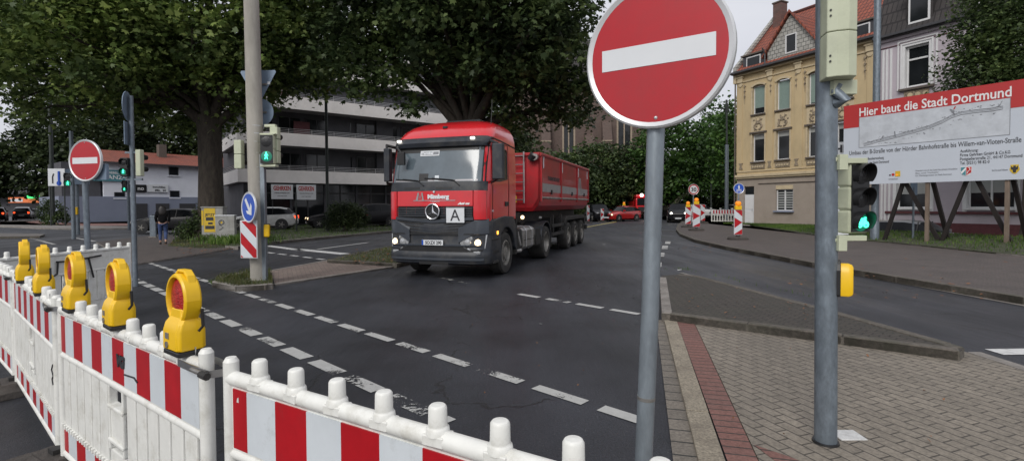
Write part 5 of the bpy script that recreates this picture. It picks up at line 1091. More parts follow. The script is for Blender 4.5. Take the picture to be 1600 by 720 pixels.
# bumper, shaped dark body below the grille wrapping round the corners
def bring(z, w_, y0, r, yb=1.0):
    n = 8; pts = [(-w_, yb, z)]
    xs = [-w_ + r * (1 - math.cos(i / n * math.pi / 2)) for i in range(n + 1)]
    xx = xs + [-(w_ - r) + 2 * (w_ - r) * i / 8 for i in range(1, 8)] + [-x for x in xs[::-1]]
    for x in xx:
        e = abs(x) - (w_ - r); y = y0 + .10 * (x / w_) ** 2 + (r - math.sqrt(max(0, r * r - min(e, r) ** 2)) if e > 0 else 0); pts.append((x, y, z))
    return pts + [(w_, yb, z)]
b = MB(); b.loft([bring(z, w_, y, r) for z, w_, y, r in ((.33, 1.20, .12, .3), (.37, 1.23, .04, .3), (.52, 1.25, .0, .3), (.60, 1.25, .02, .3), (.64, 1.25, .05, .3), (.98, 1.25, .06, .32), (1.12, 1.245, .05, .33), (1.30, 1.235, .05, .33), (1.36, 1.22, .09, .33))], 'anthracite')
bp = b.build('bumper', tk, smooth=40)
def by_(x, y0=.05, w_=1.25, r=.32): e = abs(x) - (w_ - r); return y0 + .10 * (x / w_) ** 2 + (r - math.sqrt(max(0, r * r - min(e, r) ** 2)) if e > 0 else 0)
b = MB(); b.loft([[(x, by_(x) - .012, z) for x in [-.80 + 1.60 * i / 10 for i in range(11)]] for z in (.50, .74)], 'black', cap=False, closed=False); b.loft([[(x, by_(x) - .018, z) for x in [-.36 + .72 * i / 6 for i in range(7)]] for z in (.34, .5)], 'black', cap=False, closed=False)
b.loft([[(x, by_(x) - .03, z + (.0)) for x in [-.95 + 1.9 * i / 10 for i in range(11)]] for z in (1.0, 1.03)], 'black', cap=False, closed=False)
for x in (-.98, .98): b.loft([[(q, by_(q) - .01, z) for q in [x - .2 * (1 if x > 0 else 1) + .4 * i / 6 for i in range(7)]] for z in (.56, .68)], 'black', cap=False, closed=False)
b.build('air_intake', bp)
b = MB()
for sg in (-1, 1):
    xs5 = [sg * (.60 + .62 * i / 8) for i in range(9)]
    b.loft([[(x, by_(x) - o, z0_ - (.0 if abs(x) > .95 else (.95 - abs(x)) * .55)) for x in xs5] for z0_, o in ((1.00, .0), (1.02, .028), (1.30, .032), (1.35, .0))], 'bumper_face', cap=False, closed=False)
b.loft([[(x, by_(x) - o, z) for x in [-1.1 + 2.2 * i / 16 for i in range(17)]] for z, o in ((.745, .0), (.75, .03), (.775, .035), (.79, .0))], 'bumper_face', cap=False, closed=False)
b.loft([[(x, by_(x) - .012 - o, z) for x in [-1.15 + 2.3 * i / 16 for i in range(17)]] for z, o in ((.42, .0), (.44, .05), (.48, .05), (.50, .0))], 'bumper_face', cap=False, closed=False); b.build('bumper_trim', bp, smooth=30)
b = MB(); y = by_(0) - .045; b.box(-.265, .255, y - .012, y, .77, .885, 'sign_white').box(-.265, -.225, y - .014, y - .012, .772, .883, 'sign_blue'); pl = b.build('licence_plate', bp); b = MB(); b.text('SO:ZX 290', .105, .02, .79, 'text_dark', y=y - .013, align='CENTER', sx=.82, bold=.003); b.build('lettering', pl, rec=False)
for s in (-1, 1):
    hl_ = sub('headlight', bp)
    def hp_(x, z, o): return (x, by_(x) - o, z)
    o2 = [(s * .60, .93), (s * .66, .76), (s * .86, .66), (s * 1.16, .70), (s * 1.195, 1.0), (s * .84, .965)]
    b = MB(); b.add([hp_(x, z, .014) for x, z in o2] + [hp_(x, z, -.05) for x, z in o2], [(0, 1, 2, 3, 4, 5)] + [(i, (i + 1) % 6, (i + 1) % 6 + 6, i + 6) for i in range(6)], 'lamp_glass'); b.build('housing', hl_)
    b = MB(); x = s * 1.02; b.lathe([(0, -.03), (.06, -.02), (.078, .02)], 'y', (x, by_(x) - .01, .83), 'lamp_warm', 16); b.build('lamp', hl_, smooth=40)
    b = MB(); x = s * .85; b.lathe([(0, -.02), (.07, -.01), (.085, .02)], 'y', (x - s * .05, by_(x) - .012, .83), 'lamp_glass', 14); b.build('reflector', hl_, smooth=40)
    b = MB(); x = s * 1.0; b.box(x - .07, x + .09, by_(x) - .03, by_(x) + .02, .585, .645, 'lamp_glass'); b.build('fog_lamp', bp, bevel=.01)
# cab side: door seams, window, handle, fender, steps (both sides)
for s in (-1, 1):
    X = lambda y, z, o=.006, s=s: (s * (ip(WS, z) + o), y, z)
    win = [(.50, 2.18), (.50, 2.40), (.56, 2.92), (1.42, 2.95), (1.46, 2.89), (1.46, 2.26), (1.0, 2.20)]
    b = MB(); b.add([X(y, z, .008) for y, z in [(.45, 2.08), (.46, 2.40), (.52, 3.0), (1.48, 3.03), (1.54, 2.96), (1.54, 2.18), (1.02, 2.12)]], [(0, 1, 2, 3, 4, 5, 6)], 'truck_red'); b.build('door_frame', cab)
    b = MB(); b.add([X(y, z, .014) for y, z in win], [tuple(range(7))], 'glass'); g_ = b.build('side_window', cab); b = MB(); b.tube([X(y, z, .014) for y, z in win + win[:1]], .014, 'black', 6); b.build('frame', g_)
    b = MB(); b.tube([X(.50, 1.32), X(.50, 2.0), X(.52, 3.03), X(1.58, 3.07), X(1.60, 2.0), X(1.60, 1.32)], .007, 'black', 5); b.tube([X(.52, 3.15, .002), X(1.2, 3.13, .002), X(2.14, 3.07, .002)], .018, 'black', 6); b.build('door_seam', cab)
    b = MB(); b.box(s * 1.215, s * 1.26, 1.32, 1.52, 1.62, 1.73, 'black'); b.build('handle', cab, bevel=.015)
    # mirrors on arms
    mr = sub('mirror', cab); b = MB(); mx_ = 1.47 if s > 0 else -1.26
    b.loft([[(mx_ + a * (.13 if s > 0 else .08), .20 + c * .07 + (.03 if abs(a) > .5 else 0), z) for a, c in ((-1, 1), (-.9, -1), (.9, -1), (1, 1), (.5, 1.3), (-.5, 1.3))] for z in (2.20, 2.24, 2.92, 2.97)], 'anthracite'); b.build('housing', mr, bevel=.02)
    b = MB(); b.tube([(s * 1.16, .45, 3.0), (s * 1.3, .24, 3.04), (mx_, .2, 2.96)], .035, 'black', 8); b.tube([(s * 1.2, .5, 2.16), (s * 1.32, .3, 2.16), (mx_, .2, 2.22)], .03, 'black', 8); b.build('mirror_arm', mr)
    # front fender
    b = MB(); cy, cz = 1.44, .52; arc = [(cy + .62 * math.cos(a), cz + .60 * math.sin(a)) for a in [rad(172) - rad(164) * i / 16 for i in range(17)]]; out = [(.80, .52), (.55, .62), (.50, 1.30), (.9, 1.38), (1.25, 1.40), (2.0, 1.37), (2.18, 1.1), (2.2, .46), (2.08, .46)]
    poly = [(.50, .48)] + [(.52, 1.30), (.9, 1.36), (1.3, 1.39), (1.95, 1.36), (2.14, 1.15), (2.2, .48)] + arc[::-1]
    b.prism([(y, z) for y, z in poly], 'x', s * 1.04, s * 1.245, 'anthracite'); fd = b.build('fender', tk, bevel=.02)
    b = MB(); b.box(s * 1.20, s * 1.262, .42, .80, .86, .90, 'black').box(s * 1.10, s * 1.258, .46, .84, .56, .64, 'black').box(s * .95, s * 1.25, .5, .85, .34, .40, 'chassis'); b.build('step', tk, bevel=.008)
    b = MB(); b.box(s * 1.24, s * 1.265, .72, .80, .98, 1.06, 'orange_lit'); b.build('indicator', fd, bevel=.012)
    b = MB(); b.prism([(2.15, .4), (2.2, 1.3), (2.26, 1.3), (2.22, .4)], 'x', s * .98, s * 1.23, 'rubber'); b.build('mud_flap', tk)
# dash of small script on the door, stone-grey rear wall of the cab
b = MB(); b.text('1843', .06, .45, 1.5, 'text_white', xm=lambda p: Vector((ip(WS, 1.5) + .006 - p.y, p.x, p.z))); b.build('lettering', cab, rec=False)
b = MB(); b.box(-1.0, 1.0, 2.16, 2.3, 1.3, 2.9, 'chassis'); b.box(.75, 1.0, 2.2, 2.5, 2.85, 3.1, 'sign_white'); b.box(.8, 1.05, 2.3, 2.6, .9, 2.4, 'alu'); b.build('air_duct', tk, bevel=.02)
# chassis
b = MB(); b.box(-.45, -.3, .6, 7.0, .72, .98, 'chassis').box(.3, .45, .6, 7.0, .72, .98, 'chassis').box(-.9, .9, .25, .7, .45, .9, 'chassis').box(-1.0, 1.0, 1.35, 1.55, .45, .6, 'chassis').box(-.9, .9, 5.05, 5.35, .4, .65, 'chassis').box(-.6, .6, 4.6, 5.8, .98, 1.12, 'chassis'); b.build('chassis_frame', tk)
b = MB(); b.box(-1.15, 1.15, .5, 2.1, 1.0, 1.3, 'chassis').box(-.8, .8, 2.1, 2.9, .5, 1.2, 'chassis'); b.build('engine_block', tk)
b = MB(); b.loft([[(x, y, z) for x, z in ((.62, .5), (1.12, .44), (1.2, .52), (1.2, .96), (1.12, 1.03), (.62, 1.03))] for y in (2.85, 3.95)], 'alu'); 
for y in (3.1, 3.65): b.tube([(.6, y, 1.045), (1.14, y, 1.045), (1.215, y, .95), (1.215, y, .52), (1.1, y, .43)], .018, 'steel', 6)
b.tube([(1.205, 2.95, .7), (1.205, 3.85, .7)], .012, 'chassis', 5); b.build('fuel_tank', tk, bevel=.015)
b = MB(); b.box(.9, 1.18, 2.42, 2.78, .5, 1.0, 'chassis'); b.tube([(1.15, 2.5, .95), (1.2, 2.6, .6), (1.15, 2.75, .55)], .04, 'alu', 8); b.tube([(1.15, 2.4, .45), (1.2, 2.65, .45)], .05, 'alu', 8); b.build('side_tank', tk, bevel=.02)
b = MB(); b.box(-1.15, -.62, 2.6, 3.9, .45, 1.0, 'alu'); b.build('side_tank', tk, bevel=.03)
def fender_arc(x0, x1, cy, cz, R, a0, a1, k, t=.03, n=14):
    b = MB(); A = [rad(a0 + (a1 - a0) * i / n) for i in range(n + 1)]
    b.loft([[(x0, cy + R * math.cos(a), cz + R * math.sin(a)), (x1, cy + R * math.cos(a), cz + R * math.sin(a)), (x1, cy + (R + t) * math.cos(a), cz + (R + t) * math.sin(a)), (x0, cy + (R + t) * math.cos(a), cz + (R + t) * math.sin(a))] for a in A], k); return b
WD = 5.15
for s in (-1, 1):
    fender_arc(s * .62, s * 1.25, WD, .52, .60, 8, 172, 'anthracite').build('rear_fender', tk, smooth=40)
    b = MB(); b.box(s * .65, s * 1.24, WD + .6, WD + .63, .3, .75, 'rubber'); b.build('mud_flap', tk); b = MB(); b.box(s * .65, s * 1.24, WD - .64, WD - .61, .42, .75, 'rubber'); b.build('mud_flap', tk)
    b = MB(); b.box(s * 1.2, s * 1.24, 4.05, 4.45, .5, .95, 'chassis'); b.build('side_guard', tk)
for s in (-1, 1):
    wheel(tk, s * 1.07, 1.44, .50, .30, s, 'rim', detail='truck'); wheel(tk, s * 1.0, WD, .50, .5, s, 'rim', detail='dish')
AX = (8.5, 9.82, 11.14)
for y in AX:
    for s in (-1, 1): wheel(tk, s * 1.05, y, .50, .36, s, 'rim', detail='truck')
# trailer chassis
b = MB(); b.box(-.6, -.45, 4.4, 12.5, 1.12, 1.42, 'chassis').box(.45, .6, 4.4, 12.5, 1.12, 1.42, 'chassis'); 
for y in AX: b.box(-1, 1, y - .08, y + .08, .42, .58, 'chassis').box(-.6, .6, y - .2, y + .2, .6, 1.1, 'chassis')
b.box(-1.2, 1.2, 12.35, 12.5, .55, .75, 'chassis').box(-1.2, 1.2, 12.4, 12.55, .9, 1.05, 'chassis').box(.55, .9, 7.0, 7.25, .5, 1.2, 'chassis').box(-.9, -.55, 7.0, 7.25, .5, 1.2, 'chassis'); b.build('trailer_frame', tk)
for s in (-1, 1):
    b = MB(); b.prism([(7.85, .95), (7.9, 1.18), (8.1, 1.22), (11.6, 1.22), (11.78, 1.15), (11.8, .8), (11.7, .8), (11.55, 1.08), (8.1, 1.08), (7.98, .95)], 'x', s * .85, s * 1.24, 'chassis'); b.build('trailer_fender', tk, bevel=.015)
    b = MB(); b.box(s * 1.16, s * 1.2, 6.1, 7.8, .62, .72, 'chassis').box(s * 1.16, s * 1.2, 6.1, 7.8, .9, 1.0, 'chassis').box(s * 1.1, s * 1.18, 6.3, 6.4, .6, 1.3, 'chassis').box(s * 1.1, s * 1.18, 7.5, 7.6, .6, 1.3, 'chassis'); b.build('side_guard', tk)
    b = MB(); b.box(s * 1.15, s * 1.22, 4.62, 4.7, 1.24, 1.30, 'lamp_glass'); b.lathe([(0, 0), (.05, .01), (.06, .05)], 'y', (s * .75, 4.2, 1.28), 'lamp_warm', 10); b.build('work_lamp', tk)
# tipping body
Y0, Y1 = 4.42, 12.55
sec = [(-1.24, 3.14), (-1.24, 1.82), (-1.18, 1.62), (-1.02, 1.46), (1.02, 1.46), (1.18, 1.62), (1.24, 1.82), (1.24, 3.14)]
ins = [(1.18, 3.14), (1.18, 1.86), (1.0, 1.56), (-1.0, 1.56), (-1.18, 1.86), (-1.18, 3.14)]
b = MB(); ring = sec + ins; b.loft([[(x, y, z) for x, z in ring] for y in (Y0, Y1)], 'tip_red'); b.prism([(x, z) for x, z in sec], 'y', Y0 - .0, Y0 + .06, 'tip_red'); b.prism([(x, z) for x, z in sec], 'y', Y1 - .06, Y1, 'tip_red')
tb = b.build('tipper_body', tk, smooth=25)
b = MB()
for s in (-1, 1):
    b.tube([(s * 1.24, Y0, 3.14), (s * 1.24, Y1, 3.18)], .06, 'tip_red', 8)
    for y in (Y0 + .05, 7.1, 9.9, Y1 - .12): b.box(s * 1.2, s * 1.285, y, y + .09, 1.75, 3.12, 'tip_red')
b.tube([(-1.24, Y0, 3.14), (1.24, Y0, 3.14)], .06, 'tip_red', 8); b.build('top_rail', tb, smooth=40)
b = MB()
for s in (-1, 1):
    for y in (Y0 + .35, 7.3, 10.2, 12.2): b.box(s * 1.24, s * 1.27, y, y + .05, 2.75, 3.1, 'sign_white')
    for y in (Y0 + 1.3, 8.9, 11.4): b.box(s * 1.24, s * 1.29, y, y + .09, 1.98, 2.12, 'black')
b.build('tie_down', tb, bevel=.01)
b = MB()
for s in (-1, 1):
    b.box(s * 1.241, s * 1.25, Y0 + .2, Y1 - .2, 2.04, 2.30, 'silver_graphic'); b.tube([(s * 1.25, Y0 + .15, 1.86), (s * 1.25, Y1 - .1, 1.86)], .035, 'alu', 6)
    for q in (0, .55): 
        sgn = 1 if q == 0 else -1; y = 10.3 + q
        b.prism([(y - .25 * sgn, 2.02), (y - .1 * sgn, 2.1), (y + .1 * sgn, 2.72), (y + .24 * sgn, 2.72), (y + .1 * sgn, 2.1), (y + .2 * sgn, 2.02)], 'x', s * 1.242, s * 1.256, 'silver_graphic')
b.build('side_stripe', tb)
b = MB(); b.text('THERMOISOLIERT', .17, 5.35, 2.42, 'text_dark', sx=1.2, bold=.006, xm=lambda p: Vector((1.243 - p.y, p.x, p.z))); b.build('lettering', tb, rec=False)
b = MB(); b.box(.35, .52, Y0 - .012, Y0 - .002, 1.72, 1.92, 'poster_yellow'); b.build('label_plate', tb)
b = MB()
for x in (.42, .78): b.tube([(x, Y0 - .12, 1.7), (x, Y0 - .12, 3.22)], .025, 'steel', 8)
for i in range(6): b.tube([(.42, Y0 - .12, 1.8 + i * .26), (.78, Y0 - .12, 1.8 + i * .26)], .018, 'steel', 6)
for x in (-.05, .3): b.tube([(x, Y0 - .3, 1.4), (x, Y0 - .3, 2.5)], .025, 'steel', 8)
for i in range(4): b.tube([(-.05, Y0 - .3, 1.5 + i * .28), (.3, Y0 - .3, 1.5 + i * .28)], .018, 'steel', 6)
b.box(-.1, .35, Y0 - .5, Y0 - .1, 1.36, 1.42, 'alu'); b.build('ladder', tk)
b = MB(); b.tube([(1.0, Y0 - .1, 2.98), (1.1, Y0 - .15, 3.12)], .12, 'black', 10); b.tube([(1.12, Y0 - .18, 3.05), (1.12, Y0 - .05, 3.05)], .1, 'alu', 12); b.build('cover_motor', tb)
b = MB(); b.tube([(0, 4.15, 1.1), (0, 4.2, 2.8)], [.16, .12], 'chassis', 12); b.build('lift_ram', tk)
# ================================================================== SITE BARRIERS
def face(n): return math.atan2(n[1], n[0]) + rad(90)      # rz so that local -y points along n
KN = [None]
def make_barrier(label, loc, rz, flip=False):
    """2 m plastic fence panel, x from 0 to 2 along the fence, striped side towards -y"""
    t = thing('barrier_panel', label, 'barrier', loc, rz, 'white plastic barrier panels joined in a line')
    b = MB(); Lp = 2.0
    for x in (.03, Lp - .03):
        b.tube([(x, 0, .02), (x, 0, 1.035)], .027, 'white', 14); b.tube([(x, 0, 1.035), (x, 0, 1.05)], [.027, .018], 'white', 14)
    def rail(z, r, ry=None): b.tube([(.03, 0, z), (Lp - .03, 0, z)], r, 'white', 12)
    rail(.975, .027); rail(.70, .021); rail(.27, .017); rail(.09, .022)
    b.box(.04, Lp - .04, -.012, .012, .70, .975, 'white'); b.box(.04, Lp - .04, -.010, .010, .09, .27, 'white')
    b.build('frame', t, smooth=40)
    n = 9; k0_ = None
    for i in range(n):
        x = 0; b = MB()
        b.lathe([(.034, -.012), (.032, .006), (.0265, .012), (.0255, .060), (.021, .068), (0, .070)], 'z', (x, 0, 1.0), 'white', 14)
        b.box(x - .034, x + .034, -.029, .029, .962, .992, 'white')
        if KN[0] is None: KN[0] = b.build('knob', t, smooth=40, bevel=.004); k0_ = KN[0]
        else: k0_ = KN[0].copy(); COL.objects.link(k0_); k0_.parent = t
        k0_.location = (.205 + i * .199, 0, 0); k0_.rotation_euler = (0, 0, random.uniform(-.1, .1))
    b = MB(); R = random.Random(int(loc[0] * 100))
    for i in range(14):
        if i == 6 or i == 7: continue
        x = .10 + i * .1305; b.box(x, x + .114, -.017, .017, .27, .70, 'white')
    b.box(.885, 1.10, -.012, .012, .27, .36, 'white').box(.885, 1.10, -.012, .012, .42, .58, 'white').box(.885, 1.10, -.024, .024, .575, .595, 'white').box(.885, 1.10, -.024, .024, .40, .42, 'white').box(.885, .905, -.02, .02, .36, .7, 'white').box(1.08, 1.10, -.02, .02, .36, .7, 'white')
    b.build('slats', t, bevel=.006)
    b = MB(); sw = .162; x = .065; i = 0; xe = Lp - .065; ws_ = []
    first = .085; edges = [x, x + first]; 
    while edges[-1] + sw < xe - .02: edges.append(edges[-1] + sw)
    edges.append(xe)
    for i in range(len(edges) - 1): b.box(edges[i], edges[i + 1], -.0165, -.012, .728, .945, 'sheet_red' if i % 2 == 0 else 'sheet_white')
    b.build('striped_board', t)
    b = MB(); 
    for i in range(len(edges) - 1): b.box(edges[i], edges[i + 1], -.0145, -.010, .118, .25, 'sheet_red' if i % 2 == 0 else 'sheet_white')
    b.build('lower_striped_board', t)
    b = MB()
    for i in range(44): x = .07 + i * .0425; b.box(x, x + .018, -.028, .0, .262, .288, 'white')
    b.build('ribs', t, bevel=.003)
    return t
LIFT = .045
def clamp(par, x):
    b = MB(); 
    pts = [(x - .16, .045, 1.0 - .015), (x - .02, .05, .985), (x + .12, .04, .985), (x + .14, 0, .985), (x + .12, -.045, .985), (x - .02, -.052, .985), (x - .14, -.05, .985)]
    b.loft([[(p[0], p[1] - .002, p[2] - .014), (p[0], p[1] + .002, p[2] - .014), (p[0], p[1] + .002, p[2] + .014), (p[0], p[1] - .002, p[2] + .014)] for p in pts], 'steel'); b.tube([(x + .09, -.062, .985), (x + .14, -.062, .985)], .014, 'rubber', 8)
    b.tube([(x + .0, -.058, .985), (x + .12, -.058, .985)], .009, 'alu', 8); b.tube([(x - .03, -.03, 1.06), (x - .03, -.03, 1.02), (x + .03, -.03, 1.06), (x + .03, -.03, 1.02)], .003, 'steel', 5); b.build('clamp', par, smooth=35)
def foot(label, loc, rz, first=[None]):
    if first[0] is None:
        t = thing('rubber_foot', label, 'base plate', loc, rz, 'recycled rubber feet under the barriers')
        b = MB(); pr = [(-.20, 0), (-.20, .06), (-.14, .12), (.14, .12), (.20, .06), (.20, 0)]
        b.loft([[(x, y, z * s) for x, z in pr] for y, s in ((-.42, .55), (-.36, .95), (-.1, 1), (.1, 1), (.36, .95), (.42, .55))], 'rubber_foot'); b.box(-.13, .13, -.34, -.12, .118, .128, 'rubber_foot').box(-.13, .13, .12, .34, .118, .128, 'rubber_foot').box(-.03, .03, -.32, -.30, .12, .14, 'rubber_foot')
        b.build('foot_block', t, bevel=.012); b = MB(); b.box(-.04, .04, -.06, .06, .12, .15, 'chassis'); b.build('socket', t); first[0] = t; return t
    return dup(first[0], loc, rz, label)
C1 = G(355, 545, .99); 
FP = {'B': Vector((P(337, 575, 1.90).x, 1.90, 0)), 'C': Vector((-2.66, 3.0, 0)), 'D': Vector((-4.38, 4.33, 0)), 'E': Vector((-6.10, 5.86, 0)), 'F': Vector((-5.98, 7.90, 0))}
def rz_of(a, c): d = c - a; return math.atan2(d.y, d.x)
# front panel: from beside the lamp down to the right, out of the picture
a1 = Vector((-1.065, 1.855, 0)); d1 = Vector((1.165, -.69, 0)).normalized()
bp1 = make_barrier('barrier panel with small white chips on its red end stripe, no lamp on it', a1, math.atan2(d1.y, d1.x))
for _o in ():
    pass
def panel_between(lab, a, c, g=.04):
    d = (c - a).normalized(); m = (a + c) / 2; return make_barrier(lab, m - d * 1.0, math.atan2(d.y, d.x))
B2 = Vector((-1.175, 1.935, 0)); d2 = (B2 - FP['C']).normalized()
bp2 = make_barrier('barrier panel with a scribble carrying the nearest yellow lamp at its right end', B2 - d2 * 2.0, math.atan2(d2.y, d2.x)); C2 = B2 - d2 * 2.05
d3 = (C2 - Vector((-4.42, 4.45, 0))).normalized(); bp3 = make_barrier('barrier panel below the middle pair of yellow lamps', C2 - d3 * 2.02, math.atan2(d3.y, d3.x)); C3 = C2 - d3 * 2.07
d4 = (C3 - Vector((-6.15, 5.80, 0))).normalized(); bp4 = make_barrier('barrier panel running out of the picture at the left edge', C3 - d4 * 2.02, math.atan2(d4.y, d4.x)); C4 = C3 - d4 * 2.07
E0 = Vector((-5.98, 7.86, 0)); d5 = (E0 - Vector((-6.13, 5.9, 0))).normalized()
bp5 = make_barrier('rear barrier panel showing its plain white back with black cable', E0, math.atan2(-d5.y, -d5.x) , True)
bp5.location = E0 - d5 * 2.0; bp5.rotation_euler = (0, 0, math.atan2(d5.y, d5.x)); 
# stripes of the rear panel look away from the viewer: turn it round
bp5.location = E0; bp5.rotation_euler = (0, 0, math.atan2(-d5.y, -d5.x))
for p_ in (bp1, bp2, bp3, bp4, bp5): p_.location.z = LIFT
for p_, x in ((bp2, 2.0), (bp3, 2.0), (bp4, 2.0)): clamp(p_, x - .02)
b = MB(); b.text('VG', .075, .45, .82, 'text_dark', y=-.019, bold=.006, shear=.2)
sx = 2.0 - .62; b.v = [Vector((v.x + sx - .45 - .35, v.y, v.z)) for v in b.v]; b.tube([(sx - .25, -.019, .79), (sx - .12, -.019, .80), (sx - .08, -.019, .785)], .004, 'text_dark', 4); b.build('scribble', bp2, rec=False)
b = MB(); b.tube([(1.9, -.019, .6), (1.86, -.02, .56), (1.91, -.02, .53), (1.87, -.02, .5), (1.9, -.02, .47)], .005, 'text_dark', 4); b.build('scribble', bp3)
b = MB()
for x, z, s in ((.09, .90, .012), (.79, .745, .016)): b.prism([(x, z), (x + s, z), (x + s * .9, z + s * 1.6), (x + .3 * s, z + s * 1.2)], 'y', -.0175, -.0165, 'litter')
b.build('chips', bp1)
# cable on the back of the rear panel (hooked rods)
t = thing('black_cable', 'black cable hooked over the rear barrier panel', 'cable', bp5.location, bp5.rotation_euler.z)
b = MB(); b.tube([(.55, .03, .90), (1.0, .035, .87), (1.22, .035, .88)], .012, 'black', 6); b.tube([(.75, .03, .88), (.7, .05, .6)], .012, 'black', 6); b.tube([(1.2, .035, .88), (1.22, .04, .72), (1.45, .035, .62)], .012, 'black', 6); b.build('cable_run', t)
foot('black rubber foot where the nearest two striped panels meet at the bottom left', Vector((C2.x, C2.y, 0)), math.atan2(d2.y, d2.x) + .1)
foot('black rubber foot cut by the left edge below the panels', Vector((C3.x, C3.y, 0)), math.atan2(d3.y, d3.x))
foot('rubber foot beneath the nearest yellow lamp, below the frame of the clamp joint', Vector((-1.12, 1.9, 0)), math.atan2(d2.y, d2.x))
# ---- warning lamps
def make_lamp(label, loc, rz):
    t = thing('warning_lamp', label, 'lamp', loc, rz, 'yellow warning lamps on the barrier')
    b = MB(); b.box(-.074, .074, -.052, .052, .0, .022, 'black'); b.build('base', t, bevel=.006)
    def sec_(hw, hd, z, ch=.014): return [(-hw + ch, -hd, z), (hw - ch, -hd, z), (hw, -hd + ch, z), (hw, hd - ch, z), (hw - ch, hd, z), (-hw + ch, hd, z), (-hw, hd - ch, z), (-hw, -hd + ch, z)]
    b = MB(); b.loft([sec_(.074, .052, .022), sec_(.077, .056, .03), sec_(.076, .056, .10), sec_(.074, .048, .130), (sec_(.062, .032, .155)), sec_(.055, .03, .19)], 'yellow'); b.build('body', t, smooth=25, bevel=.006)
    b = MB(); cz = .226; pr = [(.092, -.032), (.100, -.032), (.106, -.025), (.106, .025), (.100, .032), (.092, .032), (.086, .022), (.086, -.022)]
    n = 32
    b.loft([[(r * math.cos(a) * .90, h, cz + r * math.sin(a)) for r, h in pr] for a in [2 * math.pi * i / n for i in range(n + 1)]], 'yellow', cap=False); b.build('lens_ring', t, smooth=35)
    b = MB(); hp2 = [(.075, .285), (.06, .325), (.03, .346), (-.03, .346), (-.06, .325), (-.075, .285)]
    b.loft([[(x, y, z) for y in (-.010, .022) for z in (zz_,)] + [(x * .86, y, z2) for y, z2 in ((.022, zz_ - .012), (-.010, zz_ - .012))] for x, zz_ in hp2], 'yellow'); b.build('carry_handle', t, bevel=.004)
    for s in (-1, 1):
        b = MB(); b.lathe([(.092, 0), (.075, s * .008), (.04, s * .016), (0, s * .019)], 'y', (0, s * .012, cz), 'lens_red', 28)
        b.v = [Vector((v.x * .92, v.y, v.z)) for v in b.v]; b.build('lens', t, smooth=50)
    b = MB(); b.box(-.03, .0, -.0600, -.055, .070, .094, 'alu'); b.build('label_plate', t); b = MB(); b.disc((-.02, .045), .013, 'y', -.061, -.054, 'alu', 12); b.build('lock_screw', t); b = MB(); b.tube([(.086, .02, .1), (.10, .03, .12), (.095, .03, .19)], .006, 'black', 6); b.build('latch', t)
    return t
lampsp = [('yellow warning lamp standing beside the bright steel clamp', bp2, d2, 1.80), ('yellow warning lamp on the scribbled panel, away from the steel clamp', bp2, d2, .98), ('yellow warning lamp above the joint of the scribbled panel and the next', bp2, d2, .12),
          ('yellow warning lamp between the panel joint and the farthest lamp', bp3, d3, .98), ('farthest of the five yellow warning lamps', bp3, d3, .10)]
lm0 = None
def fit_lamp(px, a, d):     # the place along a panel that sits under a picture column
    k = (px - 800) / FPX; return (k * a.y - a.x) / (d.x - k * d.y)
for i, ((lab, bp_, d_, _), px) in enumerate(zip(lampsp, (284, 182, 115, 65, 36))):
    a_ = bp_.location; s_ = fit_lamp(px, a_, d_); l_ = a_ + d_ * s_; l_.z = 1.045; r_ = math.atan2(d_.y, d_.x) + (.0, -.06, -.04, -.06, -.08)[i]
    if lm0 is None: lm0 = make_lamp(lab, l_, r_)
    else: dup(lm0, l_, r_, lab)

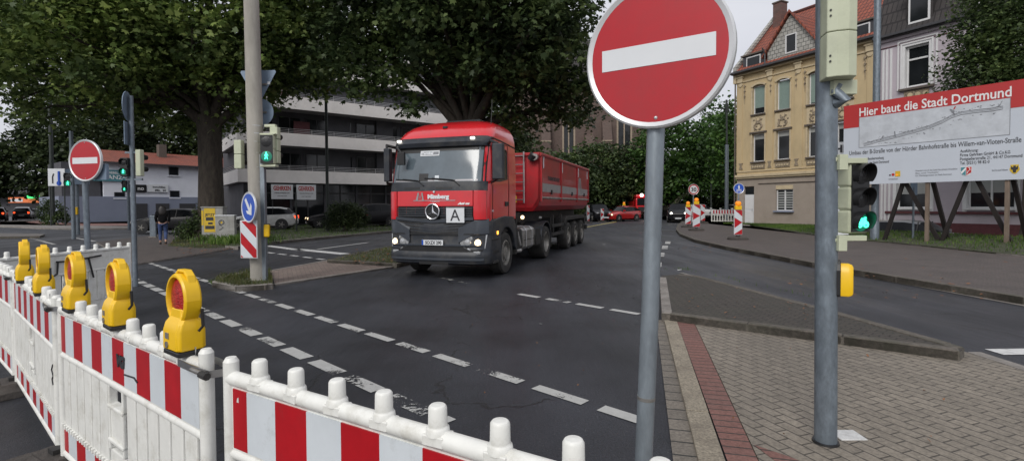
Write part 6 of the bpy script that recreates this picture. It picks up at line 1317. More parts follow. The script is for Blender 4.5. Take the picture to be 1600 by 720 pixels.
# ================================================================== SIGNS AND SIGNALS
def round_sign(par, c, n, D, kind, tilt=0, th=.022, z=None):
    """sign plate as a part: centre c (parent space), facing n"""
    h = sub('sign_plate', par, c, face(n)); r = D / 2
    b = MB(); b.lathe([(r - .012, -.004), (r + .006, -.012), (r + .014, -.006), (r + .014, th), (r + .004, th + .004), (r - .02, th)], 'y', (0, 0, 0), 'sign_rim', 56); b.build('rim', h, smooth=35)
    b = MB(); b.disc((0, 0), r, 'y', .0, th - .004, 'sign_back', 56); b.build('back_plate', h, smooth=30)
    b = MB()
    if kind == 'no_entry': 
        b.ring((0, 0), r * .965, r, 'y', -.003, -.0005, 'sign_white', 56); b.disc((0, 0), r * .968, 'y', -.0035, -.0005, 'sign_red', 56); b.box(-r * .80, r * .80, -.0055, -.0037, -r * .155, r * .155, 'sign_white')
        b.lathe([(0, -.008), (.006, -.007), (.009, -.003)], 'y', (0.0, 0, -r * .90), 'steel', 10); b.lathe([(0, -.008), (.006, -.007), (.009, -.003)], 'y', (0.0, 0, r * .90), 'steel', 10)
    elif kind == 'arrow':
        b.disc((0, 0), r * .99, 'y', -.003, -.0005, 'sign_blue', 48); b.ring((0, 0), r * .93, r * .99, 'y', -.005, -.0032, 'sign_white', 48)
        a = rad(-52); c_, s_ = math.cos(a), math.sin(a); rot = lambda u, v: (u * c_ - v * s_, u * s_ + v * c_)
        b.prism([rot(u * r, v * r) for u, v in ((-.72, -.13), (.2, -.13), (.2, -.13), (-.05, -.42), (.22, -.42), (.68, 0), (.22, .42), (-.05, .42), (.2, .13), (-.72, .13))], 'y', -.006, -.0035, 'sign_white')
    elif kind == '30':
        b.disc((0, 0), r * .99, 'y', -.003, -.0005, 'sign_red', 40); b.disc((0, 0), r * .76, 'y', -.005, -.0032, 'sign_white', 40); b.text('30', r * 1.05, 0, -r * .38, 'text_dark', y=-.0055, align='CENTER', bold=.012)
    elif kind == 'shared':
        b.disc((0, 0), r * .99, 'y', -.003, -.0005, 'sign_blue', 40); b.disc((0, r * .55), r * .12, 'y', -.006, -.003, 'sign_white', 14); b.prism([(-r * .2, r * .4), (r * .2, r * .4), (r * .12, 0), (r * .2, -.1 * r), (-r * .2, -.1 * r), (-r * .1, 0)], 'y', -.006, -.003, 'sign_white'); b.box(-r * .6, r * .6, -.006, -.003, -r * .2, -r * .15, 'sign_white')
        for x in (-.32, .32): b.ring((x * r, -r * .5), r * .15, r * .22, 'y', -.006, -.003, 'sign_white', 18)
        b.tube([(-.32 * r, -.004, -.5 * r), (-.05 * r, -.004, -.28 * r), (.2 * r, -.004, -.3 * r), (.32 * r, -.004, -.5 * r)], .012, 'sign_white', 4)
    if len(b.v): b.build('sign_face', h, rec=True)
    b = MB(); b.box(-.04, .04, th, th + .035, -r * .45, -r * .38, 'alu').box(-.04, .04, th, th + .035, r * .38, r * .45, 'alu').box(-.12, .12, th, th + .008, -r * .46, -r * .37, 'alu').box(-.12, .12, th, th + .008, r * .37, r * .46, 'alu'); b.build('bracket', h)
    return h
# --- big no entry sign
nb = Vector((-.54, -.84, 0)).normalized(); c = P(1025, 84, 2.12)
ft = Vector((.548, 2.17, 0)); t = thing('no_entry_sign', 'very large no entry sign on a galvanised post between road and red paving strip', 'road sign', ft)
b = MB(); tp = Vector((c.x - nb.x * .062, c.y - nb.y * .062, 0)) - ft; b.tube([(0, 0, 0), (tp.x * .5 + .004, tp.y * .5, 1.2), (tp.x, tp.y, 2.62)], .0375, 'galv', 28); b.tube([(tp.x, tp.y, 2.62), (tp.x, tp.y, 2.64)], .041, 'black', 20); b.build('post', t, smooth=60)
b = MB(); b.tube([(tp.x * .35 + .0002, tp.y * .35, .8), (tp.x * .36, tp.y * .36, .815)], .0385, 'alu', 28); b.build('post_band', t, smooth=60)
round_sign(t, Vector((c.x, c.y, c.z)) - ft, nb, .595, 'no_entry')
# --- left no entry sign
c = P(133, 251, 7.35); nl = Vector((-.225, -.974, 0)); ft = Vector((c.x - .10, c.y + .14, 0)); t = thing('no_entry_sign', 'smaller whole no entry sign on a grey post behind the rear barrier', 'road sign', ft)
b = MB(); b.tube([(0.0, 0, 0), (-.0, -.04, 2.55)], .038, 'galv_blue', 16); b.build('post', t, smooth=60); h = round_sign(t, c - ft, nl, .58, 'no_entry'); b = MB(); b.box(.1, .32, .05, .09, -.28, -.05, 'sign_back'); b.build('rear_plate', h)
# --- signal heads
def walker(b, cx, cz, s, k, y=-.006):
    b.disc((cx, cz + s * .78), s * .13, 'y', y, y + .004, k, 12)
    b.prism([(cx - s * .14, cz + s * .62), (cx + s * .14, cz + s * .62), (cx + s * .13, cz + s * .1), (cx + s * .34, cz - s * .62), (cx + s * .2, cz - s * .66), (cx + s * .0, cz - s * .08), (cx - s * .22, cz - s * .64), (cx - s * .38, cz - s * .6), (cx - s * .15, cz + s * .1)], 'y', y, y + .004, k)
    b.prism([(cx - s * .12, cz + s * .58), (cx - s * .36, cz + s * .22), (cx - s * .3, cz + s * .05), (cx - s * .22, cz + s * .08), (cx - s * .24, cz + s * .22), (cx - s * .08, cz + s * .42)], 'y', y - .0005, y + .003, k); b.prism([(cx + s * .12, cz + s * .58), (cx + s * .36, cz + s * .3), (cx + s * .42, cz + s * .12), (cx + s * .34, cz + s * .1), (cx + s * .26, cz + s * .26), (cx + s * .08, cz + s * .4)], 'y', y - .0005, y + .003, k)
def signal(par, c, n, H, W_, lamps, sym=None, body='cream', hood=.10, depth=.12, name='signal_head', lit=None, front='black'):
    """signal head part; c = centre of the housing front; lamps = number; lit = index from the top"""
    h = sub(name, par, c, face(n)); b = MB(); sh = H / lamps
    for i in range(lamps): z1_ = H / 2 - i * sh; b.box(-W_ / 2, W_ / 2, .0, depth, z1_ - sh + .003, z1_ - .003, body)
    b.box(-W_ / 2 + .01, W_ / 2 - .01, .01, depth - .01, -H / 2, H / 2, body); b.build('housing', h, bevel=.014)
    b = MB(); b.box(-W_ / 2 + .012, W_ / 2 - .012, -.012, .0, -H / 2 + .012, H / 2 - .012, front); b.build('front_mask', h)
    r = min(sh, W_) * .40
    for i in range(lamps):
        z = H / 2 - (i + .5) * sh; on = (i == lit)
        b = MB(); b.lathe([(0, -.022), (r * .7, -.018), (r, -.012)], 'y', (0, 0, z), ('green_glow' if on else 'lens_off'), 24); l_ = b.build('lens', h, smooth=50)
        if on and sym == 'walk': b = MB(); walker(b, 0, z, r * .88, 'green_lit', -.030); b.build('symbol', l_)
        if on and sym == 'bike':
            b = MB(); k = 'green_lit'; q = r * .85
            for x in (-.5, .5): b.ring((x * q, z - q * .32), q * .24, q * .40, 'y', -.031, -.025, k, 20)
            b.tube([(-.5 * q, -.028, z - .32 * q), (-.15 * q, -.028, z + .25 * q), (.35 * q, -.028, z + .25 * q), (.5 * q, -.028, z - .32 * q)], .007, k, 5); b.tube([(-.15 * q, -.028, z + .25 * q), (.05 * q, -.028, z - .3 * q), (.35 * q, -.028, z + .28 * q), (.25 * q, -.028, z + .5 * q), (.42 * q, -.028, z + .52 * q)], .007, k, 5); b.tube([(-.5 * q, -.028, z - .32 * q), (.05 * q, -.028, z - .3 * q)], .007, k, 5); b.tube([(-.3 * q, -.028, z + .35 * q), (-.05 * q, -.028, z + .35 * q)], .008, k, 5); b.build('symbol', l_)
        if hood:
            b = MB(); n2 = 22; A = [rad(-38 + 256 * j / n2) for j in range(n2 + 1)]; ro, ri = r * 1.16, r * 1.10
            def hd(a, y): s_ = .5 + .5 * math.sin(a); return y
            rings = []
            for y in (-.01, -hood * .5, -hood):
                rings.append([(rr_ * math.cos(a), (y if y > -hood * .9 else -hood * (.45 + .55 * max(0, .5 + .5 * math.sin(a)))), z + rr_ * math.sin(a)) for rr_ in (ro,) for a in A] + [(ri * math.cos(a), (y if y > -hood * .9 else -hood * (.45 + .55 * max(0, .5 + .5 * math.sin(a)))), z + ri * math.sin(a)) for a in A[::-1]])
            b.loft(rings, 'black'); b.build('hood', h, smooth=40)
    return h
# --- right hand mast
ft = G(1290, 690, zt); ft.z = zt; t = thing('signal_mast', 'thick grey signal mast with bicycle signal and yellow push button standing in the pavers', 'traffic light', ft)
b = MB(); b.tube([(0, 0, -.02), (-.012, 0, 1.6), (-.04, 0, 4.6)], [.068, .066, .062], 'galv_blue', 32); b.build('mast', t, smooth=60)
b = MB(); b.tube([(0, 0, -.03), (0, 0, .012)], [.088, .08], 'black', 24); b.build('collar', t)
hc = P(1309, 60, 3.26) - ft; nn = Vector((.35, .94, 0)).normalized()
h = sub('signal_head', t, (hc.x + nn.x * .09, hc.y + nn.y * .09, 0), face(nn))
b = MB(); z0_ = P(1309, 125, 3.26).z - ft.z; sh = .285
for i in range(4):
    za = z0_ + i * sh; b.loft([[(x * .82, y, z) for x, y in ((-.108, .0), (.108, .0), (.112, .08), (.095, .175), (.03, .19), (-.05, .185), (-.112, .15), (-.112, .06))] for z in (za + .002, za + sh - .002)], 'cream')
b.build('housing', h, bevel=.006)
b = MB()
for i in range(4):
    for dz in (.10, .135): b.disc((.06, z0_ + i * sh + dz), .006, 'y', .165, .188, 'black', 10)
b.build('screws', h)
b = MB(); 
b = None
for i in range(4): b = MB(); b.lathe([(.07, -.08), (.075, -.0), (.0, .0)], 'y', (0, 0, z0_ + (i + .5) * sh), 'black', 20); b.build('hood', h, smooth=40)
b = MB(); e = hc; b.tube([(0.01, -.06, z0_ - .14), (.03, -.12, z0_ - .13), (e.x * .75, e.y * .8, z0_ - .07), (e.x + .02, e.y + .03, z0_ - .03)], [.035, .03, .03, .035], 'galv_blue', 12); b.box(e.x - .02, e.x + .13, e.y - .0, e.y + .12, z0_ - .09, z0_ + .0, 'cream'); b.build('bracket', t, bevel=.01, smooth=40)
nbk = Vector((.26, -.965, 0)); sc = P(1343, 310, 3.47) - ft
h = signal(t, sc, nbk, .485, .17, 3, 'bike', 'cream', hood=.085, depth=.105, lit=2)
for z in (sc.z + .255, sc.z - .275):
    b = MB(); b.tube([(.0, -.05, z), (sc.x - .04, sc.y + .05, z), (sc.x - .02, sc.y + .03, z + (.0))], .022, 'cream', 10); b.box(sc.x - .13, sc.x + .03, sc.y - .035, sc.y + .085, z - .015, z + .02, 'cream'); b.box(.02, .075, -.085, -.03, z - .07, z + .03, 'cream'); b.build('bracket', t, bevel=.006, smooth=40)
pc_ = P(1311, 432, 3.44) - ft; h = sub('push_button', t, (.060, -.022, pc_.z), rad(58))
b = MB(); b.loft([[(x, y, z) for x, z in ((-.045, -.115), (.045, -.115), (.05, -.10), (.05, .06), (.035, .10), (.02, .125), (-.02, .125), (-.035, .10), (-.05, .06), (-.05, -.10))] for y in (-.012, .022)], 'black'); b.build('back_shell', h, bevel=.004)
b = MB(); b.loft([[(x * s_, y, z * s_ - .005) for x, z in ((-.042, -.105), (.042, -.105), (.046, -.09), (.046, .05), (.03, .09), (.015, .11), (-.015, .11), (-.03, .09), (-.046, .05), (-.046, -.09))] for y, s_ in ((-.010, 1), (-.055, 1), (-.075, .92), (-.082, .8))], 'yellow'); b.build('cover', h, smooth=35, bevel=.004)

# --- concrete mast group on the left island
ft = G(405, 436, zl); ft.z = zl; t = thing('concrete_mast', 'tall pale concrete mast with green pedestrian signal, blue arrow sign and red striped board', 'mast', ft)
tp = P(392.5, 0, ft.y); b = MB(); b.tube([(0.0, 0, -.1), ((tp.x - ft.x) * .5 , 0, 2.9), ((tp.x - ft.x) * 1.0, 0, 6.1), ((tp.x - ft.x) * 1.7, 0, 10)], [.168, .158, .145, .13], 'concrete', 28); b.build('mast', t, smooth=60)
b = MB()
for py in (198, 210, 223, 240, 262, 285, 340, 352): z = P(400, py, ft.y).z - ft.z; x = (tp.x - ft.x) * z / 6.1; b.tube([(x, 0, z), (x, 0, z + .018)], .166 - z * .003, 'steel', 28)
b.build('strap', t, smooth=60)
pp = G(417.5, 435.5, zl); pp.y -= .1; pl_ = pp - ft; b = MB(); b.box(pl_.x - .05, pl_.x + .05, pl_.y - .05, pl_.y + .05, -.05, P(416, 242, pp.y).z - ft.z, 'galv'); b.build('steel_post', t, bevel=.012)
def SP(px, py, dy): return P(px, py, ft.y + dy) - ft
sc = SP(416.5, 233, -.26); signal(t, sc, Vector((.12, -1, 0)), .60, .27, 2, 'walk', 'cream', hood=.0, depth=.14, lit=1)
b = MB(); b.box(sc.x - .16, sc.x + .16, sc.y + .03, sc.y + .18, sc.z - .36, sc.z - .31, 'cream').box(sc.x - .16, sc.x + .16, sc.y + .03, sc.y + .18, sc.z + .30, sc.z + .33, 'cream'); b.build('signal_bracket', t, bevel=.01)
c1_ = SP(433, 228, .02); c2_ = SP(377, 242, .02)
for cc, wd, hh in ((c1_, .17, .76), (c2_, .16, .60)):
    h = sub('signal_head', t, cc, face(Vector((.1, 1, 0)))); b = MB()
    for i in range(3 if hh > .7 else 2): n_ = 3 if hh > .7 else 2; b.box(-wd / 2, wd / 2, 0, .13, -hh / 2 + i * hh / n_ + .003, -hh / 2 + (i + 1) * hh / n_ - .003, 'cream')
    b.build('housing', h, bevel=.015); b = MB(); 
    for i in range(2): b.lathe([(.06, -.12), (.07, 0), (0, 0)], 'y', (0, 0, -hh / 4 + i * hh / 2), 'black', 14)
    b.build('hood', h)
b = MB(); cc = SP(427, 197, 0); b.box(cc.x - .17, cc.x + .06, -.05, .05, cc.z - .03, cc.z + .03, 'cream'); b.build('signal_arm', t, bevel=.01)
cc = SP(388.5, 324, -.36); round_sign(t, cc, Vector((-.62, -.79, 0)), .60, 'arrow')
cc = SP(388.5, 374, -.32); h = sub('striped_board', t, cc, face(Vector((-.2, -1, 0))))
BWd, BHt = .40, .78; b = MB(); b.box(-BWd / 2, BWd / 2, 0, .02, -BHt / 2, BHt / 2, 'sign_rim'); b.build('backing', h, bevel=.01)
def stripes(b, w_, h_, k1, k2, n, sgn=1, y=-.004, pad=.02):
    """slanted stripes clipped to the board rectangle"""
    b.box(-w_ / 2 + pad, w_ / 2 - pad, y + .001, 0, -h_ / 2 + pad, h_ / 2 - pad, k1); st = (h_ + w_) / n
    X0, X1, Z0, Z1 = -w_ / 2 + pad, w_ / 2 - pad, -h_ / 2 + pad, h_ / 2 - pad
    def clip(poly, f):
        o = []
        for i in range(len(poly)):
            p, q = poly[i], poly[(i + 1) % len(poly)]; a, c = f(p), f(q)
            if a >= 0: o.append(p)
            if (a >= 0) != (c >= 0): s = a / (a - c); o.append((p[0] + (q[0] - p[0]) * s, p[1] + (q[1] - p[1]) * s))
        return o
    z = -h_ / 2 - w_ - st
    i = 0
    while z < h_ / 2 + w_ + st:
        poly = [(X0, z), (X1, z - sgn * (X1 - X0)), (X1, z - sgn * (X1 - X0) + st), (X0, z + st)]
        for f in (lambda p: p[1] - Z0, lambda p: Z1 - p[1]):
            if len(poly) > 2: poly = clip(poly, f)
        if len(poly) > 2: b.prism(poly, 'y', y, y + .0008, k2)
        z += 2 * st
b = MB(); stripes(b, BWd, BHt, 'sheet_white', 'sheet_red', 5.0, 1); b.build('stripes', h)
cc = SP(417, 360.5, -.16); h = sub('push_button', t, cc, face(Vector((.2, -1, 0)))); b = MB(); b.box(-.055, .055, -.05, .05, -.13, .13, 'yellow'); b.build('cover', h, bevel=.025); b = MB(); b.box(-.05, .05, -.0, .06, -.14, .14, 'black'); b.build('back_shell', h)
cc = SP(404, 134, .24); h = sub('triangle_sign', t, cc, face(Vector((.05, 1, 0)))); b = MB(); b.prism([(-.37, .32), (.37, .32), (.39, .28), (.03, -.36), (-.03, -.36), (-.39, .28)], 'y', 0, .01, 'sign_back').prism([(-.34, .30), (.34, .30), (0, -.31)], 'y', -.004, 0, 'sign_white'); b.box(-.2, .2, .01, .03, .0, .04, 'alu').box(-.26, -.2, .01, .014, .02, .08, 'sign_white'); b.build('sign_back_plate', h, bevel=.004)
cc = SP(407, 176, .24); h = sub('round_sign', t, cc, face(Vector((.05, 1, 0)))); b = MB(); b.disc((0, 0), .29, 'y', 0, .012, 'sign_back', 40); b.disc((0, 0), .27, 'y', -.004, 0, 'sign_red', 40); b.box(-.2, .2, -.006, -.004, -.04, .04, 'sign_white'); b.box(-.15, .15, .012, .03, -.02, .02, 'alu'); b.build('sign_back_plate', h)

# --- far left masts
def post_thing(name, label, cat, px, Y, pytop, r, k='galv_blue', zf=0.0, group=None):
    p = P(px, 340, Y); ft = Vector((p.x, Y, zf)); t = thing(name, label, cat, ft, 0, group); h = P(px, pytop, Y).z - zf; b = MB(); b.tube([(0, 0, 0), (0, 0, h)], [r * 1.1, r], k, 16); b.build('post', t, smooth=60); return t, ft
t, ft = post_thing('signal_mast', 'grey signal mast with large green walking man behind the rear barrier', 'traffic light', 209, 10.4, 150, .044)
sc = P(193.5, 261, 10.3) - ft; signal(t, sc, Vector((.1, -.99, 0)), .385, .155, 2, 'walk', 'black', hood=.07, depth=.12, lit=1)
sc = P(222, 255, 10.4) - ft; h = sub('signal_head', t, sc, face(Vector((.2, 1, 0)))); b = MB(); b.box(-.06, .06, 0, .10, -.27, .27, 'cream'); b.build('housing', h, bevel=.015); b = MB(); b.lathe([(.05, -.1), (.06, 0), (0, 0)], 'y', (0, 0, .12), 'black', 14); b.lathe([(.05, -.1), (.06, 0), (0, 0)], 'y', (0, 0, -.12), 'black', 14); b.build('hood', h)
h = sub('edge_on_sign', t, (-.07, .0, P(205, 170, 10.4).z), face(Vector((.93, .36, 0)))); b = MB(); b.disc((0, .05), .30, 'y', 0, .012, 'sign_back', 32); b.box(-.22, .22, 0, .012, -.75, -.28, 'sign_back'); b.build('sign_back_plate', h)
b = MB(); b.box(-.14, .2, -.02, .02, P(205, 282, 10.4).z, P(205, 279, 10.4).z, 'galv_blue').box(-.14, .2, -.02, .02, P(205, 240, 10.4).z, P(205, 237, 10.4).z, 'galv_blue'); b.build('signal_bracket', t)
t, ft = post_thing('signal_mast', 'thin signal mast with small green man left of the left no entry sign', 'traffic light', 114.5, 26, 205, .085); sc = P(106, 281, 25.9) - ft; signal(t, sc, Vector((.3, -.95, 0)), .72, .38, 2, 'walk', 'black', hood=.1, depth=.16, lit=1)
t, ft = post_thing('signal_mast', 'thin mast partly hidden behind the left no entry sign, orange button on it', 'traffic light', 121.5, 30, 285, .085); b = MB(); b.box(-.12, .12, -.18, -.08, 1.2, 1.65, 'yellow'); b.build('push_button', t, bevel=.03); b = MB(); b.box(-.5, .6, -.2, .2, 3.0, 3.9, 'sign_back'); b.build('rear_plate', t)
t, ft = post_thing('signal_mast', 'thin distant mast with small green man against the blue-grey wall', 'traffic light', 201.5, 36, 266, .085); sc = P(194.5, 291, 35.9) - ft; signal(t, sc, Vector((.1, -1, 0)), .85, .36, 2, 'walk', 'black', hood=.1, depth=.16, lit=1)
# lane guidance board
p = P(88, 277, 42); t = thing('lane_sign', 'white lane guidance board with blue arrow left of the small green man', 'road sign', (p.x, p.y, 0))
hb = p.z; b = MB(); b.box(-.7, .7, 0, .04, hb - .72, hb + .72, 'sign_white'); b.build('sign_board', t); b = MB(); b.tube([(-.3, -.01, hb - .5), (-.3, -.01, hb + .05), (-.2, -.01, hb + .3)], .05, 'text_dark', 4); b.tube([(.25, -.01, hb - .6), (.25, -.01, hb + .5)], .1, 'sign_blue', 4); b.disc((.22, hb - .5), .2, 'y', -.03, -.005, 'sign_blue', 16); b.build('symbol', t); b = MB(); b.tube([(-.6, .06, 0), (-.6, .06, hb + .7)], .05, 'green_post', 8); b.tube([(.6, .06, 0), (.6, .06, hb + .7)], .05, 'green_post', 8); b.build('post', t)
# lamp posts
t, ft = post_thing('lamp_post', 'tall dark green lamp post with a long thin arm at the far left', 'street lamp', 83, 44, 148, .14, 'green_post'); z = P(80, 148, 44).z; b = MB(); b.tube([(0, 0, z - .3), (-.3, 0, z), (-1.9, -.3, z + .15)], .06, 'green_post', 8); b.box(-2.7, -1.7, -.45, -.15, z + .08, z + .2, 'green_post'); b.build('lamp_head', t, bevel=.03)
t, ft = post_thing('lamp_post', 'slim dark lamp post standing before the flats', 'street lamp', 512, 31, 60, .085, 'green_post', zf=.1); b = MB(); b.tube([(0, 0, 0), (0, 0, 1.2)], .12, 'green_post', 12); b.build('sleeve', t)
t, ft = post_thing('thin_post', 'short thin grey post in the lawn strip left of the clipped bush', 'post', 463, 29, 300, .04, 'green_post', zf=.1)
t, ft = post_thing('lamp_post', 'round grey lamp post rising in front of the billboard', 'street lamp', 1367, 20.2, -160, .12, 'galv_blue', zf=.12); b = MB(); b.tube([(0, 0, 0), (0, 0, .75), (0, 0, .8)], [.155, .155, .13], 'galv_blue', 20); b.build('sleeve', t, smooth=50)
ft = P(1135, 340, 44); t = thing('lamp_post', 'distant grey lamp post with a cross arm above the guide beacons', 'street lamp', (ft.x, ft.y, .1)); b = MB(); zt_ = P(1133, 158, 44).z; b.tube([(0, 0, 0), (0, 0, P(1133, 228, 44).z)], .15, 'galv_blue', 12); b.tube([(0, 0, P(1133, 228, 44).z), (-.05, 0, zt_)], .08, 'green_post', 8); b.build('post', t, smooth=60); b = MB(); z = P(1133, 172, 44).z; b.tube([(0, 0, z), (-1.3, -.2, z + .05)], .06, 'green_post', 6); b.box(-.15, .1, -.1, .1, z - .3, z + .4, 'green_post'); b.build('lamp_head', t)
t, ft = post_thing('lamp_post', 'thin pole before the dark trees left of the distant grey lamp post', 'street lamp', 1111, 56, 268, .08, 'green_post')
t, ft = post_thing('thin_post', 'small grey sign seen edge on beneath the billboard braces', 'post', 1427, 19.6, 293, .035, 'galv_blue', zf=.2); b = MB(); b.box(-.13, .13, -.02, .0, 1.75, 2.35, 'sign_back'); b.build('sign_back_plate', t)
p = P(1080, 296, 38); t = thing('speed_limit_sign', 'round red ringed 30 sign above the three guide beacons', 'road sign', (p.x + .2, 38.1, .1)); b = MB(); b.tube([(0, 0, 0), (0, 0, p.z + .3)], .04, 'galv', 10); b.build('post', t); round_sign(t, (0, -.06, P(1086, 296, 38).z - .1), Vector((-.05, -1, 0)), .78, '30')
ft = P(1153.5, 340, 22.5); t = thing('shared_path_sign', 'round blue walking and cycling sign above the single guide beacon', 'road sign', (ft.x, ft.y, .13)); z = P(1153, 294.5, 22.4).z - .13; b = MB(); b.tube([(0, 0, 0), (0, 0, z + .25)], .03, 'galv', 10); b.build('post', t); round_sign(t, (0, -.05, z), Vector((-.1, -1, 0)), .44, 'shared')

# ================================================================== GUIDE BEACONS
def beacon(label, loc, s=1.0, wd=.36, rz=0, lampd=True, style=0):
    t = thing('guide_beacon', label, 'beacon', loc, rz, 'red and white guide beacons on black feet'); h = 1.06 * s
    b = MB(); b.loft([[(x * q, y * q2, z) for x, y in ((-.38, -.2), (.38, -.2), (.42, -.12), (.42, .12), (.38, .2), (-.38, .2), (-.42, .12), (-.42, -.12))] for z, q, q2 in ((0, 1, 1), (.06, 1, 1), (.12, .85, .8))], 'rubber_foot'); b.box(-.08, .08, -.05, .05, .12, .17, 'chassis'); b.build('foot', t, bevel=.01)
    b = MB(); b.box(-wd / 2, wd / 2, -.02, .02, .2, .2 + h, 'sign_rim'); b.tube([(0, 0, .1), (0, 0, .24)], .03, 'steel', 8); b.build('blade', t, bevel=.01)
    b = MB(); Z0, Z1 = .22, .18 + h; X = wd / 2 - .015; b.box(-X, X, -.024, -.021, Z0, Z1, 'sheet_white')
    if style == 0:   # chevron style pointing sideways
        m = (Z0 + Z1) / 2
        for cz, u in ((Z1 - .12, 0), (m, 1), (Z0 + .10, 2)):
            if u == 1: b.prism([(-X, cz + .20), (X, cz), (X, cz - .01), (-X, cz - .24)], 'y', -.027, -.0245, 'sheet_red')
            elif u == 0: b.prism([(-X + .02, Z1), (X, Z1), (X, Z1 - .26)], 'y', -.027, -.0245, 'sheet_red')
            else: b.prism([(-X, Z0), (X, Z0), (X, Z0 + .22), (-X, Z0 + .02)], 'y', -.027, -.0245, 'sheet_red')
    b.build('stripes', t)
    if lampd:
        b = MB(); z = .2 + h; b.box(-.14, .14, -.06, .06, z, z + .17, 'yellow'); b.build('lamp_body', t, bevel=.015); b = MB(); b.lathe([(0, -.11), (.07, -.1), (.105, -.07), (.11, .06), (.08, .09), (0, .1)], 'y', (0, 0, z + .26), 'amber', 18); b.build('lamp_lens', t, smooth=50)
    return t
p = G(1153, 374, .13); beacon('single guide beacon with amber lamp standing on the brown pavement', (p.x, p.y, .13), 1.0, .37, .1)
p = G(1088, 360, .13); beacon('nearest of the three clustered guide beacons below the speed limit sign', (p.x, p.y, .13), 1.22, .42, .0)
p = G(1075, 355, .13); beacon('left one of the three clustered guide beacons', (p.x, p.y, .13), 1.05, .36, -.1)
p = G(1098, 349, .13); beacon('rear right one of the clustered guide beacons without lamp', (p.x, p.y, .13), 1.2, .36, .1, lampd=False)
p = G(1083, 352, .13); beacon('narrow guide beacon wedged between the clustered beacons', (p.x, p.y, .13), 1.1, .3, .5, lampd=False)
p = G(975, 343.5); beacon('distant guide beacon with lamp in front of the red hatchback', (p.x, p.y, 0), 1.25, .38, 0)
p = G(941, 347.5); beacon('distant guide beacon without lamp between tipper and red hatchback', (p.x, p.y, 0), 1.0, .34, .4, lampd=False)
p = G(919, 349); beacon('white looking guide beacon close behind the tipper wheels', (p.x, p.y, 0), 1.3, .36, .8, lampd=False)
# far site fence
p = P(1112, 340, 43); q = P(1151, 340, 42.5); p.z = q.z = .13; dd = (q - p).normalized(); t = thing('site_fence', 'short red and white topped site fence beside the yellow house', 'fence', (p.x, p.y, .13), math.atan2(dd.y, dd.x)); Lf = (q - p).length
b = MB(); n = 9
for i in range(n + 1): x = Lf * i / n; b.box(x - .04, x + .04, -.02, .02, 0, 1.0, 'white')
b.box(0, Lf, -.03, .03, .03, .1, 'white').box(0, Lf, -.02, .02, .6, .66, 'white'); b.build('frame', t); b = MB()
for i in range(n * 2): b.box(Lf * i / (2 * n), Lf * (i + 1) / (2 * n), -.035, -.022, .68, .98, 'sheet_red' if i % 2 else 'sheet_white')
b.build('striped_board', t)

# ================================================================== CABINETS, PERSON, SMALL THINGS
p = G(333, 375, .06); t = thing('utility_cabinet', 'grey utility cabinet with yellow posters beside the big tree trunk', 'cabinet', (p.x, p.y, .06), .12)
b = MB(); b.box(-.5, .45, 0, .45, .25, 1.52, 'box_grey').box(-.53, .48, -.03, .48, 1.52, 1.58, 'box_grey').box(-.48, .43, .02, .43, -.1, .25, 'kerb'); b.build('case', t, bevel=.015); b = MB(); b.box(-.38, .12, -.012, -.004, .38, 1.50, 'poster_yellow').box(-.49, -.40, -.012, -.004, .7, 1.40, 'poster_yellow').box(-.30, .04, -.016, -.012, .92, 1.08, 'text_dark').box(-.33, .08, -.016, -.012, .52, .68, 'text_dark').box(-.2, .0, -.016, -.012, .74, .84, 'text_dark'); b.build('poster', t)
b = MB(); b.text('JETZT', .16, -.32, 1.14, 'text_dark', y=-.014, bold=.006); b.build('lettering', t)
p = G(353, 376, .06); t = thing('utility_cabinet', 'smaller white utility cabinet with a round scribble', 'cabinet', (p.x, p.y - .1, .06), .25)
b = MB(); b.box(-.38, .42, 0, .35, .12, 1.14, 'box_grey').box(-.40, .44, -.02, .37, 1.14, 1.19, 'sign_white').box(-.36, .40, .02, .33, -.1, .12, 'kerb'); b.build('case', t, bevel=.015); b = MB(); b.ring((-.12, .85), .09, .12, 'y', -.008, -.002, 'text_dark', 18); b.tube([(-.12, -.006, .95), (-.2, -.006, .75), (-.05, -.006, .62), (-.22, -.006, .5)], .012, 'text_dark', 4); b.disc((-.12, .85), .05, 'y', -.009, -.003, 'poster_yellow', 12); b.build('graffiti', t)
p = P(239, 345, 26); t = thing('grey_bollard', 'flat grey bollard standing left of the walking woman', 'bollard', (p.x, p.y, .05)); b = MB(); b.box(-.16, .16, -.05, .05, 0, 1.15, 'galv_blue').box(-.2, .2, -.09, .09, -.02, .06, 'kerb'); b.build('body', t, bevel=.03)
# woman walking away
def skinned(name, V, E, R_, k, par, sub_=2):
    me = bpy.data.meshes.new(name); me.from_pydata(V, E, []); me.materials.append(M[k]); o = bpy.data.objects.new(name, me); COL.objects.link(o); o.parent = par
    m = o.modifiers.new('s', 'SKIN'); m.use_smooth_shade = True; 
    for i, v in enumerate(me.skin_vertices[0].data): v.radius = R_[i] if isinstance(R_[i], tuple) else (R_[i], R_[i]); v.use_root = (i == 0)
    s = o.modifiers.new('u', 'SUBSURF'); s.levels = sub_; s.render_levels = sub_; return o
p = G(255, 381.5, .05); t = thing('person', 'woman with long dark hair, black jacket and blue jeans walking away', 'person', (p.x, p.y, .05), rad(30))
